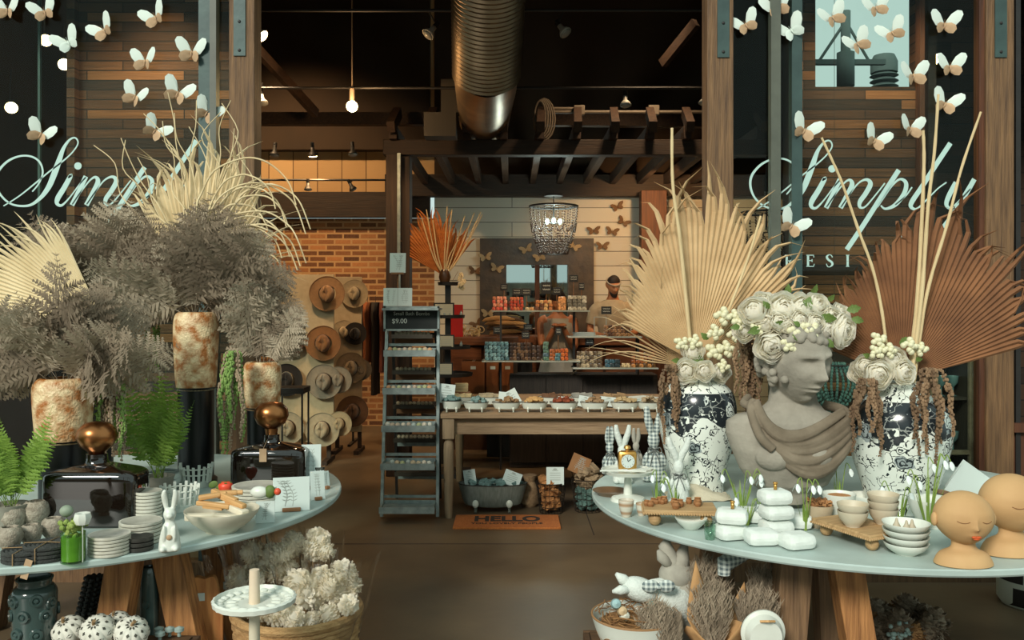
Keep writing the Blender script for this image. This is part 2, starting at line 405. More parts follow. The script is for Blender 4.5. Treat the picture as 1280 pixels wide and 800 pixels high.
b = MB(); b.box((xr + 0.03, YP, 1.95), (0.05, 0.16, 3.9)); struct('trim_4', b, m_beam)
b = MB(); b.box((4.38, 6.55, 1.95), (2.66, 0.1, 3.9)); b.bar((xr + 0.05, 5.68, 1.95), (3.06, 6.55, 1.95), 0.04, 3.9, up=(0, 0, 1)); b.box((5.75, 5.7, 1.95), (0.1, 1.7, 3.9)); struct('wall_display_back', b, m_leftw)
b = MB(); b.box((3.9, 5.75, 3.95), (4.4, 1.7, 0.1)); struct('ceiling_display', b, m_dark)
b = MB(); b.box((0.5, 4.98, 5.1), (13, 0.2, 3.1)); struct('wall_front', b, m_leftw)
b = MB(); b.box((-4.55, 4.98, 1.8), (0.5, 0.2, 3.6)); b.box((5.0, 4.98, 1.8), (2.0, 0.2, 3.6)); struct('wall_front_side', b, m_leftw)

# window lighting view: poles and cupola outdoors beyond the plank wall
m_out = M('outdoor_grey', (92, 110, 108), rough=0.8)
t = thing('light_mast', 'grey mast with two slanting stays seen through the small high window', 'mast', P(1057, 380, 9.0) * Vector((1, 1, 0)))
def loc_(t, px, py, Y): return P(px, py, Y) - Vector(t.location)
b = MB(); b.cyl((0, 0, 0), loc_(t, 1057, 14, 9.0), 0.05, n=10); b.cyl(loc_(t, 1057, 66, 8.97), loc_(t, 1057, 108, 8.97), 0.09, n=10); b.build('mast_pole', m_out, t)
b = MB(); b.tube([loc_(t, 1056, 28, 9), loc_(t, 1024, 76, 9)], 0.015); b.tube([loc_(t, 1058, 28, 9), loc_(t, 1086, 76, 9)], 0.015); b.build('stay', m_out, t)
b = MB(); b.box(loc_(t, 1060, 78, 9), (0.75, 0.06, 0.05)); b.build('crossbar', m_out, t)
b = MB(); c = P(1105, 0, 9.6); zt = P(0, 66, 9.6).z
b.lathe([(0.3, 0), (0.3, zt - 1.0), (0.08, zt - 0.62), (0.08, zt - 0.46)], n=16)
for i in range(4): b.lathe([(0.13, zt - 0.44 + i * 0.06), (0.15, zt - 0.435 + i * 0.06), (0.1, zt - 0.4 + i * 0.06), (0.07, zt - 0.39 + i * 0.06)], n=16)
b.lathe([(0.14, zt - 0.22), (0.14, zt - 0.1), (0.11, zt - 0.03), (0.001, zt)], n=16)
tag(b.build('roof_ventilator', m_out, None, (c.x, c.y, 0)), 'round louvred roof ventilator seen through the small high window', 'roof ventilator')
b = MB(); rr = []
for i in range(13):
    a = PI * i / 12; rr.append((-math.cos(a) * 1.9, 3.35 + 0.55 * math.sin(a)))
rr = [(-1.9, 0)] + rr + [(1.9, 0)]
b.poly(rr, 3.0); tag(b.build('arched_shed', m_out, None, (P(1040, 0, 13.5).x + 0.2, 13.8, 0)), 'pale arched roof far beyond the small high window', 'shed')

# ------------------------------------------------------------------ storefront frame
def post(px0, px1, zs, label, plate=True, ypl=70, Yd=YS):
    x0, x1 = P(px0, 0, Yd).x, P(px1, 0, Yd).x
    t = thing('timber_post', label, 'post', ((x0 + x1) / 2, Yd, 0))
    b = MB(); b.box((0, 0.07, 1.8), (x1 - x0, 0.14, 3.6), None, 0.006); b.build('timber', m_post, t)
    if plate:
        z0 = P(0, ypl, Yd).z
        b = MB(); b.box((-0.0 + zs, -0.004, (z0 + 3.6) / 2), (0.066, 0.008, 3.6 - z0)); pl = b.build('steel_plate', m_steel, t)
        for zz in (z0 + 0.03, z0 + 0.19, z0 + 0.36):
            b = MB(); b.sph((zs, -0.009, zz), (0.009, 0.005, 0.009), 8, 6); b.build('bolt', m_black, pl)
    return t
post(286, 318, -0.01, 'weathered timber post left of the open doorway with steel plate on top')
post(884, 917, 0.015, 'weathered timber post right of the open doorway with steel plate on top', ypl=72)
post(1233, 1268, -0.0, 'weathered timber post at the far right with steel plate on top', ypl=72)
def stile(px0, px1, m, Y=YS + 0.03, label=None, d=0.06, n='window_1'):
    x0, x1 = P(px0, 0, Y).x, P(px1, 0, Y).x
    b = MB(); b.box(((x0 + x1) / 2, Y + d / 2, 1.8), (x1 - x0, d, 3.6)); struct(n, b, m)
stile(248, 262, m_steel, n='window_1'); stile(262, 270, m_bronze, YS + 0.0, n='window_2')
stile(964, 976, m_bronze, YS + 0.0, n='window_3'); stile(990, 1003, m_steel, n='window_4')
stile(1270, 1276, m_black, n='window_5'); stile(1150, 1156, m_redwood, n='window_6', Y=YS + 0.5)
stile(1224, 1233, m_redwood, n='window_8', Y=YS + 0.02); stile(47, 50, m_steel, n='window_9', Y=YS + 0.6, d=0.02)
# low sill walls and lower rails of the windows
xa = P(917, 0, YS).x; xz = 4.0; zs_ = P(0, 757, YS - 0.15).z
def bays(x0, x1, nm):
    b = MB(); b.box(((x0 + x1) / 2, YS + 0.05, 0.055), (x1 - x0, 0.1, 0.11)); b.build
    return struct(nm, b, m_post)
bays(-4.3, P(286, 0, YS).x, 'baseboard_left'); bays(xa, xz, 'baseboard_right')
# glass panes
b = MB(); x0, x1 = -4.3, P(286, 0, YS).x; b.box(((x0 + x1) / 2, YS + 0.05, 1.84), (x1 - x0 - 0.002, 0.006, 3.46)); gl1 = struct('window_glass_left', b, m_glass)
b = MB(); x0, x1 = P(917, 0, YS).x, P(1233, 0, YS).x; b.box(((x0 + x1) / 2, YS + 0.05, 1.84), (x1 - x0 - 0.002, 0.006, 3.46)); gl2 = struct('window_glass_right', b, m_glass)
# wood panel below the far right pane
b = MB(); x0 = P(1268, 0, YS).x; b.box((x0 + 0.7, YS + 0.08, 0.5), (1.4, 0.08, 0.74)); b.box((x0 + 0.7, YS + 0.03, P(0, 535, YS).z), (1.4, 0.06, 0.05)); struct('trim_5', b, m_redwood)

# ------------------------------------------------------------------ lettering on the glass
SIMPLY = [
 [(947,261,1),(966,249,1.2),(985,234,1.4),(1003,219,1.4),(1020,206,1.4),(1033,194,1.2),(1040,183,1.2),(1037,176,1.5),(1030,178,2),(1022,189,4),(1015.5,207,6.5),(1010,222,7),(1003,238,6),(992,252,4),(978,260.5,2.5),(958,259,2),(944,248,2),(938,233,2.5),(940,219,2.6),(951,206,2.4),(966,199,2),(981,199,2),(992,206,2),(996,219,1.8),(991,233,1.5),(983,243,1.2)],
 [(1028,226,1),(1031,223,5),(1023,238,6),(1015,251,6),(1014,258,4),(1020,260,2.5),(1030,250,1.2),(1042,234,1.2),(1050,225,1.2)],
 [(1050,224,5.5),(1042,241,5.5),(1032.5,260,5.5)],
 [(1033,259,1),(1044,243,1.3),(1055,229,1.5),(1062,225,3),(1065,231,5.5),(1059,244,5.5),(1050.5,260,5.5)],
 [(1051,259,1),(1062,243,1.3),(1073,229,1.5),(1083,224.5,3),(1088,230,5.5),(1082,242,5.5),(1075,252,5),(1075,259,3),(1082,258,1.6),(1095,243,1.2),(1106,229,1.2)],
 [(1123.5,212.5,5.5),(1101,247,5.5),(1080,280,5.5),(1058.5,312,5.5)],
 [(1097,259,1),(1106,245,1.4),(1115,232,2),(1125,224,2.4),(1132.5,229,4.5),(1130,242,5),(1119,256,4.5),(1107,261,2.4),(1101,257,1.5)],
 [(1119,256,1),(1132,245,1.2),(1140,234,1.2)],
 [(1188,179,5.5),(1170,206,5.5),(1152,234,5.5),(1140,252,5.5),(1139,259,4),(1146,261,2.2),(1158,250,1.3),(1172,236,1.2),(1183,228,1.2)],
 [(1195,228,5.5),(1186,245,5.5),(1183,256,4.5),(1189,260,2.4),(1200,250,1.4),(1213,236,1.2)],
 [(1218,224,5.5),(1205,246,5.5),(1188,272,4.5),(1170,292,3),(1150,304,2),(1134,308,2),(1124,303,2.5),(1126,296,2.5),(1134,293,1.5)]]
def sign(offx, offy, label, glass_x):
    Y = YS + 0.044; org = P(1040 + offx, 330 + offy, Y)
    t = thing('shop_sign', label, 'sign', org)
    def w2(px, py): v = P(px + offx, py + offy, Y) - org; return (v.x, v.z)
    for i, st in enumerate(SIMPLY):
        sp = spline(st, 6); b = MB()
        b.ribbon([w2(p[0], p[1]) for p in sp], [S(max(p[2], 0.8) + 0.4, Y) for p in sp], 0.003)
        b.build('letter_stroke', m_vinyl, t)
    b = MB(); b.cyl(Vector((w2(1040, 211)[0], -0.0015, w2(1040, 211)[1])), Vector((w2(1040, 211)[0], 0.0015, w2(1040, 211)[1])), S(4.6, Y), n=20); b.build('letter_dot', m_vinyl, t)
    return t, w2, Y
ts, w2, Yg = sign(0, 0, 'pale flowing script sign on the right-hand window glass, above small capitals', 0)
def cap(ch, x0, x1, y0, y1):
    W = x1 - x0; Hh = y1 - y0; th = 2.6; hn = 1.0
    def q(u, v): return (x0 + u * W, y0 + v * Hh)
    st = []
    if ch == 'R': st = [[(0.2, 0, th), (0.2, 1, th)], [(0.2, 0.03, hn), (0.55, 0.03, hn), (0.82, 0.12, th * .8), (0.85, 0.3, th), (0.6, 0.48, hn), (0.2, 0.5, hn)], [(0.45, 0.5, th * .7), (0.72, 0.85, th), (1, 1, hn)], [(0, 0, hn), (0.4, 0, hn)], [(0, 1, hn), (0.4, 1, hn)]]
    if ch == 'E': st = [[(0.2, 0, th), (0.2, 1, th)], [(0, 0, hn), (0.9, 0, hn), (0.92, 0.2, hn)], [(0.2, 0.48, hn), (0.7, 0.48, hn)], [(0, 1, hn), (0.9, 1, hn), (0.98, 0.78, hn)], [(0.7, 0.36, hn), (0.7, 0.6, hn)]]
    if ch == 'S': st = [[(0.85, 0.22, hn), (0.7, 0.04, hn), (0.4, 0, hn), (0.15, 0.18, th), (0.35, 0.42, th), (0.7, 0.58, th), (0.85, 0.8, th), (0.55, 1, hn), (0.25, 0.97, hn), (0.1, 0.75, hn)]]
    if ch == 'I': st = [[(0.5, 0, th), (0.5, 1, th)], [(0.1, 0, hn), (0.9, 0, hn)], [(0.1, 1, hn), (0.9, 1, hn)]]
    b = MB()
    for s_ in st:
        if len(s_) > 3: s_ = spline(s_, 4)
        b.ribbon([w2(*q(p[0], p[1])) for p in s_], [S(p[2], Yg) for p in s_], 0.003)
    b.build('letter', m_vinyl, ts)
cap('R', 981, 993, 319, 333); cap('E', 1008, 1018, 319, 333); cap('S', 1032, 1042, 318.5, 333.5); cap('I', 1057, 1062, 319, 333)
sign(-942.5, -3.5, 'pale flowing script sign on the left-hand window glass, half hidden by dried plumes', 0)

# ------------------------------------------------------------------ paper butterflies
def wing_patch(mb, pts, tilt, side):
    """curved wing: outline fan lifted off the glass away from the body"""
    n = len(pts); cen = Vector((0, 0, 0)); front = []
    rows = []
    for k in range(5):
        t_ = k / 4
        rows.append([Vector((p[0] * t_, -abs(p[0]) * t_ * tilt - 0.004 * math.sin(t_ * PI), p[1] * t_)) for p in pts])
    mb.grid(rows)
def butterfly():
    t = thing('paper_butterfly', 'x', 'butterfly')
    b = MB()
    up = [(0.001, 0.0), (0.004, 0.03), (0.016, 0.06), (0.036, 0.078), (0.055, 0.074), (0.065, 0.055), (0.06, 0.026), (0.044, 0.0), (0.012, -0.008)]
    for s_ in (-1, 1): wing_patch(b, [(s_ * (x * 1.05 + z * 0.16), z) for x, z in up], 0.35, s_)
    b.build('upper_wings', m_paperw, t, wn=False)
    b = MB()
    dn = [(0.002, 0.014), (0.022, 0.012), (0.036, 0.0), (0.04, -0.018), (0.03, -0.034), (0.016, -0.03), (0.006, -0.02), (0.001, -0.012)]
    for s_ in (-1, 1): wing_patch(b, [(s_ * x * 1.2, z * 1.2) for x, z in dn], 0.8, s_)
    b.tube([(0, -0.006, 0.018), (0, -0.012, 0), (0, -0.008, -0.02)], [0.002, 0.004, 0.001], 6)
    b.build('lower_wings', m_kraftw, t, wn=False)
    b = MB()
    for s_ in (-1, 1): b.tube([(0, -0.004, 0.012), (s_ * 0.006, -0.02, 0.03)], 0.0007, 4)
    b.build('antennae', m_kraftw, t)
    return t
bf = butterfly()
BL = [(10,15,0,'at the top left corner of the left window'),(57,17,20,'under the ceiling lamp reflection at the top of the left window'),(87,55,30,'all white, left of the plank wall edge in the left window'),(132,40,33,'highest over the plank wall in the left window, nearer its left edge'),(196,24,25,'at the top of the left window, beside the reflected trees'),(182,79,0,'with level wings in the middle of the left plank wall'),(240,68,-5,'over the green steel stile of the left window'),(169,123,-25,'left one of the pair below the level-winged one'),(222,119,-23,'right one of the pair below the level-winged one'),(51,170,-25,'alone over the dark glass just above the big swash letter at left'),(193,165,-35,'tilted, just above the dried twigs in the left window'),(258,143,-30,'behind the twig tips beside the left doorway post')]
BR = [(933,33,25,'just right of the doorway post, highest left in the right window'),(971,12,20,'cut by the top edge over the grey stile of the right window'),(990,40,30,'all white, on the green stile of the right window'),(1041,24,25,'at the upper left of the bright high window'),(1095,12,15,'at the upper middle of the bright high window'),(1116,43,25,'brown, at the right of the bright high window'),(1072,57,30,'in the centre of the bright high window'),(1180,33,-5,'highest over the dark glass left of the far right post'),(1187,86,0,'beside the small glowing lamp right of the high window'),(1141,97,5,'at the lower right corner of the bright high window'),(1180,132,-20,'white, above the tips of the pale sticks at right'),(1004,165,-25,'over the steel stile just above the swash letter at right'),(1092,177,-25,'above the letter p on the right plank wall'),(1137,163,-5,'beside the tip of the left pale stick on the right window'),(988,284,-30,'low on the right window, beneath the swash letter')]
first = True
for lst, side in ((BL, 'left'), (BR, 'right')):
    for px, py, a, lb in lst:
        white = 'all white' in lb
        L_ = ('all-white' if white else 'two-tone') + ' paper butterfly ' + lb.replace('all white, ', '')
        if first: o = bf; first = False
        else: o = copy(bf)
        o.location = P(px, py, YS + 0.036); o.rotation_euler = (0, D(-a), D(R.uniform(-15, 15))); s_ = R.uniform(1.05, 1.2); o.scale = (s_,) * 3
        o['label'] = L_; o['group'] = 'paper butterflies on the %s window' % side
        if white:
            for ch in o.children:
                if ch.name.startswith('lower') or ch.name.startswith('ant'):
                    me = ch.data.copy(); me.materials.clear(); me.materials.append(m_paperw); ch.data = me

# ------------------------------------------------------------------ structure in the middle of the shop
z1 = P(0, 195, 8).z; z2 = P(0, 176, 8).z; zr = P(0, 243, 11).z
t = thing('timber_pergola', 'dark timber pergola frame spanning the middle of the shop over the counter', 'pergola', (0.4, 8.0, 0))
xl, xr = P(480, 0, 8).x, P(884, 0, 8).x + 0.55
def pb(c, d, m=m_beam, nm='beam', rot=None):
    b = MB(); b.box(Vector(c) - Vector((0.4, 8.0, 0)), d, rot, 0.006); return b.build(nm, m, t)
pb(((xl + xr) / 2, 8.0, (z1 + z2) / 2), (xr - xl, 0.14, z2 - z1))
zr1, zr2 = P(0, 243, 10.9).z, P(0, 226, 10.9).z
pb(((xl - 0.4 + 3.1) / 2, 10.9, (zr1 + zr2) / 2 + 0.02), (3.1 - xl + 0.4, 0.18, zr2 - zr1 + 0.1))
nj = 11
for i in range(nj):
    x = xl + 0.1 + (xr - xl - 0.2) * i / (nj - 1)
    b = MB(); zc = z2 + 0.05
    b.box((x - 0.4, 1.45, zc), (0.07, 3.2, 0.12), None, 0.004)
    # sloping brace that runs up over the front beam
    b.bar((x - 0.4, -0.28, zc + 0.02), (x - 0.4 + 0.02, 0.05, zc + 0.22), 0.07, 0.1)
    b.build('joist', m_beamy, t)
for px0, px1, Y, zt, m in ((484, 499, 8.0, z1, m_column), (499, 514, 8.08, z1, m_column), (800, 832, 10.6, zr1, m_redwood)):
    x0, x1 = P(px0, 0, Y).x, P(px1, 0, Y).x
    b = MB(); b.box(((x0 + x1) / 2 - 0.4, Y - 8.0, zt / 2), (x1 - x0 - 0.004, 0.2, zt), None, 0.005); b.build('column', m, t)
b = MB(); pc = P(499, 0, 7.9); b.box((pc.x - 0.4, -0.12, (P(0, 192, 7.9).z + 1.2) / 2), (0.028, 0.02, P(0, 192, 7.9).z - 1.2)); b.build('paint_strip', m_zinc, t)
# big rear crossbeams high up and conduit
def hrod(name, y, Y, x0, x1, r, m, label, cat):
    b = MB(); a = P(x0, y, Y); c = P(x1, y, Y); mid = (a + c) / 2; b.cyl(a - mid, c - mid, r, n=8); return tag(b.build(name, m, None, mid), label, cat)
hrod('track_rail', 13, 6.2, 320, 900, 0.012, m_black, 'thin black rail highest under the dark ceiling', 'rail')
hrod('track_rail', 110, 7.2, 300, 900, 0.012, m_black, 'thin black rail at mid height under the dark ceiling', 'rail')
hrod('track_rail', 225, 10.0, 300, 483, 0.012, m_black, 'thin black rail in front of the lit beige panels', 'rail')
m_cable = M('grey_conduit', (104, 92, 76), rough=0.6)
t = thing('electrical_conduit', 'grey electrical conduit with two junction boxes above the pergola', 'conduit', P(780, 140, 8.2))
for x0, x1, y in ((683, 885, 140), (683, 720, 136)):
    b = MB(); b.cyl(P(x0, y, 8.2) - t.location, P(x1, y, 8.2) - t.location, 0.016, n=8); b.build('pipe', m_cable, t)
for x in (724, 817):
    b = MB(); b.box(P(x, 138, 8.15) - t.location, (0.1, 0.06, 0.09), None, 0.008); b.build('junction_box', m_cable, t)
b = MB(); hb = P(675, 148, 8.0)
for i in range(5):
    pts = []
    for k in range(17):
        a = 2 * PI * k / 16; pts.append((math.cos(a) * (0.05 + 0.012 * i) + 0.01 * i, 0.02 * i - 0.04, math.sin(a) * (0.15 + 0.01 * i)))
    b.tube(pts[:-1], 0.008, 6, closed=True)
tag(b.build('cable_coil', m_cable, None, hb), 'hanging coil of pale cable right of the round duct', 'cable')
b = MB(); b.bar((0, 0, 0), (P(562, 149, 8.6) - P(319, 149, 8.6)), 0.1, 0.12); tag(b.build('ceiling_beam', m_beamy, None, P(319, 149, 8.6)), 'long horizontal brown beam under the ceiling left of the duct', 'beam')
b = MB(); b.bar((0, 0, 0), (P(884, 152, 8.9) - P(680, 150, 8.9)), 0.1, 0.12); tag(b.build('ceiling_beam', m_beamy, None, P(680, 150, 8.9)), 'long horizontal brown beam behind the pale conduit right of the duct', 'beam')
b = MB(); b.bar((0, 0, 0), (P(395, 142, 8.0) - P(320, 60, 7.2)), 0.05, 0.08); tag(b.build('ceiling_brace', m_beamy, None, P(320, 60, 7.2)), 'slanting brown brace descending left of the glowing pendant', 'brace')
b = MB(); b.bar((0, 0, 0), (P(828, 80, 7.5) - P(870, 28, 7.2)), 0.05, 0.08); tag(b.build('ceiling_brace', m_beamy, None, P(870, 28, 7.2)), 'slanting brown brace under the ceiling beside the right doorway post', 'brace')
# duct
t = thing('round_duct', 'large round spiral metal duct hanging from the dark ceiling', 'duct', P(612, 40, 5.9))
A0, A1 = P(612, -75, 5.5) - t.location, P(608, 92, 6.3) - t.location
b = MB(); k = 60; pts = []; rr = []
for i in range(k): pts.append(A0.lerp(A1, i / (k - 1))); rr.append(0.238 + (0.009 if i % 2 else 0))
b.tube(pts, rr, 36, caps=False); b.build('spiral_section', m_duct, t)
b = MB(); B1 = P(605, 148, 8.2) - t.location
b.tube([A1.lerp(A0, 0.06), A1.lerp(B1, 0.15), A1.lerp(B1, 0.55), B1], [0.225, 0.235, 0.235, 0.235], 28, caps=False); b.build('lower_section', m_duct, t)
for q in (0.3, 0.8):
    c = A0.lerp(A1, q); b = MB(); b.cyl(c + Vector((0, 0, 0.22)), Vector((c.x, c.y, 5.6 - t.location.z)), 0.008, n=6); b.build('hanger_rod', m_black, t)
b = MB(); b.box(P(563, 122, 7.5) - t.location, (0.15, 0.15, 0.28)); b.box(P(551, 158, 7.5) - t.location, (0.27, 0.2, 0.2)); b.build('duct_box', M('box_steel', (52, 48, 40), rough=0.7), t)

# ------------------------------------------------------------------ lamps
m_lampw = M('lamp_white', (186, 184, 172), rough=0.5)
m_glow = M('lamp_glow', (255, 214, 150), emit=22)
m_glass_off = M('lamp_lens', (150, 150, 142), rough=0.25)
def spot_lamp(px, py, Y, r_px, label, dirn, on=False, white=True, hang=0.16):
    p = P(px, py, Y); r = S(r_px, Y)
    t = thing('spot_lamp', label, 'spot lamp', p, 0, 'spot lamps under the ceiling')
    q = Vector(dirn).normalized().to_track_quat('Z', 'Y').to_matrix().to_4x4()
    b = MB(); b.lathe([(r * 0.4, -r * 1.5), (r * 0.45, -r * 0.7), (r * 0.75, -r * 0.35), (r, r * 0.1), (r, r * 0.3)], q, 18); b.build('reflector', m_lampw if white else m_black, t)
    b = MB(); b.lathe([(r * 0.96, r * 0.3), (r * 0.7, r * 0.5), (0.001, r * 0.6)], q, 18); b.build('lens', m_glow if on else m_glass_off, t)
    b = MB(); a = q @ Vector((0, 0, -r * 1.5)); b.cyl(a, a + q @ Vector((0, 0, -r * 1.0)), r * 0.42, n=10); b.tube([a + q @ Vector((0, 0, -r * 0.6)), Vector((a.x, a.y, hang * 0.6)), Vector((0, 0, hang))], 0.006, 6); b.build('lamp_holder', m_black, t)
    if on: light('lamp_light', 'SPOT', p + Vector(dirn).normalized() * r * 1.2, on, WARM, 0.04, target=p + Vector(dirn), spot=D(95), blend=0.9)
    return t
spot_lamp(327, 44, 6.0, 8, 'lit spot lamp pointing right beside the left doorway post', (0.6, -0.15, -0.5), 25)
spot_lamp(536, 42, 6.4, 8, 'white unlit spot lamp high under the ceiling left of the duct', (-0.5, -0.3, -0.7))
spot_lamp(706, 40, 6.4, 8, 'white unlit spot lamp high under the ceiling right of the duct', (0.5, -0.3, -0.7))
spot_lamp(604, 132, 7.1, 8, 'unlit spot lamp hanging in front of the duct', (0.05, -0.4, -1))
spot_lamp(782, 130, 7.2, 7, 'small unlit spot lamp above the pale conduit', (0.02, -0.2, -1))
spot_lamp(879, 128, 7.2, 6, 'small unlit spot lamp half behind the right doorway post', (-0.2, -0.2, -1))
spot_lamp(328, 128, 7.2, 7, 'unlit spot lamp beside the left doorway post, above the beam', (0.2, -0.2, -1))
spot_lamp(343, 193, 9.9, 6, 'black unlit spot lamp, left of the upper three before the beige panels', (0, -0.2, -1), white=False, hang=0.12)
spot_lamp(391, 193, 9.9, 6, 'lit spot lamp, middle of the upper three before the beige panels', (0, 0.3, -1), 60, white=False, hang=0.12)
spot_lamp(441, 192, 9.9, 6, 'black unlit spot lamp, right of the upper three before the beige panels', (0.1, -0.2, -1), white=False, hang=0.12)
spot_lamp(321, 236, 9.95, 5, 'black spot lamp, left of the lower three on the thin rail', (0.2, 0.2, -1), white=False, hang=0.1)
spot_lamp(385, 236, 9.95, 5, 'black spot lamp, middle of the lower three on the thin rail', (0, 0.1, -1), white=False, hang=0.1)
spot_lamp(441, 236, 9.95, 5, 'black spot lamp, right of the lower three on the thin rail', (0.5, 0.1, -1), white=False, hang=0.1)
for px, py, Y, lb in ((57, 50, 6.6, 'lit lamp behind the left window glass, upper of two'), (80, 80, 6.9, 'lit lamp behind the left window glass, lower of two'), (14, 134, 7.0, 'lit lamp at the left edge behind the dark window glass'), (1168, 74, 5.9, 'lit lamp behind the glass right of the high window')):
    spot_lamp(px, py, Y, 7.5, lb, (0.5, -0.7, -0.45), 6 if px < 100 else 4, hang=0.3)
t = thing('pendant_bulb', 'glowing round pendant bulb on a long thin cord', 'pendant lamp', P(440, 133, 7.0))
b = MB(); b.sph((0, 0, 0), (0.045, 0.045, 0.045), 16, 12); b.build('bulb', m_glow, t)
b = MB(); b.cyl((0, 0, 0.04), (0, 0, 0.14), 0.02); b.cyl((0, 0, 0.1), (0, 0, 5.6 - P(0, 133, 7).z), 0.005, n=6); b.build('cord', m_cable, t)
light('pendant_light', 'POINT', P(440, 133, 6.9) - Vector((0, 0.05, 0.02)), 26, WARM, 0.06)
# spots added to brighten the shop interior, with no lamp bodies
HW = (1, 0.7, 0.42)
light('hat_wall_light', 'SPOT', (-3.0, 9.2, 4.6), 360, (1, 0.66, 0.35), 0.1, target=(-2.6, 11.2, 2.2), spot=D(100), blend=0.9)
light('hat_stand_light', 'SPOT', (-2.2, 6.9, 3.9), 260, HW, 0.1, target=(-1.95, 8.7, 1.1), spot=D(60), blend=0.9)
light('counter_light', 'SPOT', (1.3, 7.2, 4.4), 230, HW, 0.15, target=(0.7, 8.6, 1.3), spot=D(80), blend=0.9)
light('counter_light', 'SPOT', (0.3, 7.0, 2.85), 95, HW, 0.08, target=(0.5, 9.0, 1.4), spot=D(75), blend=0.9)
light('rear_wall_light', 'SPOT', (1.6, 9.4, 2.85), 110, WARM, 0.05, target=(1.9, 11.2, 2.1), spot=D(110), blend=0.7)
light('palm_light', 'SPOT', (-1.0, 6.9, 3.4), 60, WARM, 0.05, target=(-0.95, 8.0, 1.7), spot=D(55), blend=0.7)
light('floor_warm_light', 'SPOT', (-2.0, 9.0, 4.4), 140, WARM, 0.1, target=(-1.6, 8.8, 0), spot=D(50), blend=0.8)
light('plank_fill_left', 'SPOT', (-2.2, 5.15, 3.5), 60, HW, 0.1, target=(-2.2, 5.75, 1.6), spot=D(120), blend=0.9)  # added fill on the left plank wall, no lamp stands here
light('plank_fill_right', 'SPOT', (2.2, 5.15, 3.5), 48, HW, 0.1, target=(2.25, 5.75, 1.6), spot=D(120), blend=0.9)  # added fill on the right plank wall, no lamp stands here
# ------------------------------------------------------------------ generic natural forms
def palm_fan(name, loc, a0, a1, Lfn, nb, mat, parent=None, split=0.72, curl=0.12, wmul=1.0, seed=1, dish=0.1, tipn=4):
    """fan leaf standing in the local XZ plane: pleated blades with frayed curling tips"""
    rr = random.Random(seed); b = MB(); da = (a1 - a0) / nb
    for i in range(nb):
        a = a0 + da * (i + 0.5); Ln = Lfn(i / (nb - 1)) * rr.uniform(0.9, 1.06)
        ca, sa = math.cos(a), math.sin(a); tang = Vector((-sa, 0, ca)); rad = Vector((ca, 0, sa))
        cx = rr.uniform(-1, 1) * curl; cy = rr.uniform(-1.0, 0.6) * curl; droop = rr.uniform(0, 1) * curl
        rows = []
        n = 12
        for k in range(n + 1):
            u = 0.03 + 0.97 * k / n; r = Ln * u
            hw = r * abs(da) * 0.52 * wmul
            if u > split: hw = Ln * split * abs(da) * 0.52 * wmul * max(0.04, (1 - (u - split) / (1 - split)) ** 0.8)
            e = max(0, (u - split) / (1 - split))
            c = rad * r + Vector((0, 1, 0)) * (dish * r * r) + tang * cx * e * e * Ln + Vector((0, 1, 0)) * cy * e * e * Ln - Vector((0, 0, 1)) * droop * e ** 3 * Ln * 0.8
            fold = hw * 0.85
            rows.append([c - tang * hw + Vector((0, fold * .5, 0)), c - Vector((0, fold * .5, 0)), c + tang * hw + Vector((0, fold * .5, 0))])
        b.grid(rows, smooth=False)
    return b.build(name, mat, parent, loc, wn=False)
def sticks(parent, mat, lst, name='stick'):
    for pts, r0, r1 in lst:
        sp = spline([tuple(p) for p in pts], 6); n = len(sp)
        b = MB(); b.tube(sp, [r0 + (r1 - r0) * i / (n - 1) + 0.0006 * math.sin(i * 2.1) for i in range(n)], 8); b.build(name, mat, parent)
def frond_mesh(seed, L=0.4, pins=18, pl=0.13, droop=0.25, sub=9, stemr=0.002, leafw=0.3, fine=True, topw=0.12):
    """feather-like frond along +Z bending towards +X, pinnae with leaflets in local Y"""
    rr = random.Random(seed); b = MB(); pts = []
    def st(u): return Vector((droop * L * u * u, 0, L * u * (1 - 0.3 * droop * u)))
    for k in range(13): pts.append(st(k / 12))
    b.tube(pts, [stemr * (1 - 0.75 * k / 12) for k in range(13)], 5)
    for i in range(pins):
        u = 0.16 + 0.84 * (i + 0.5) / pins; p = st(u)
        ln = pl * (math.sin(PI * min(1, 0.16 + u * 0.9)) ** 0.8 + topw) * rr.uniform(0.85, 1.1)
        t = (st(min(1, u + .02)) - st(u - .02)).normalized()
        for s in (-1, 1):
            d = (Vector((rr.uniform(-0.25, 0.35), s, 0)) * 0.85 + t * 0.55).normalized()
            q = p + d * ln; nrm = d.cross(t).normalized()
            if not fine:
                # simple toothed blade
                rows = []
                side = d.cross(nrm).normalized()
                m = 8
                for k in range(m + 1):
                    v = k / m; wd = ln * leafw * 0.5 * (math.sin(PI * (0.12 + 0.88 * v)) ** 0.7) * (1.0 if k % 2 else 0.55) * (1 - v * 0.35)
                    c = p + d * ln * v - Vector((0, 0, 1)) * ln * 0.18 * v * v
                    rows.append([c - side * wd, c + nrm * wd * 0.2, c + side * wd])
                b.grid(rows, smooth=False); continue
            side = d.cross(nrm).normalized()
            b._f([b.bm.verts.new(x) for x in (p - side * 0.0009, p + side * 0.0009, q)])
            for k in range(sub):
                v = (k + 0.6) / sub; c = p.lerp(q, v) - Vector((0, 0, 1)) * ln * 0.1 * v * v; l2 = ln * leafw * (1 - v * 0.75) * rr.uniform(0.8, 1.2)
                for s2 in (-1, 1):
                    e = (side * s2 + d * 0.6 + nrm * rr.uniform(-0.5, 0.5)).normalized(); w2_ = d * (ln / sub * 0.42)
                    b._f([b.bm.verts.new(x) for x in (c - w2_, c + e * l2 * 0.5 - w2_ * 0.7, c + e * l2, c + e * l2 * 0.5 + w2_ * 0.8, c + w2_)])
    me_o = b.build('frond', [], None, wn=False)
    me = me_o.data; bpy.data.objects.remove(me_o); return me
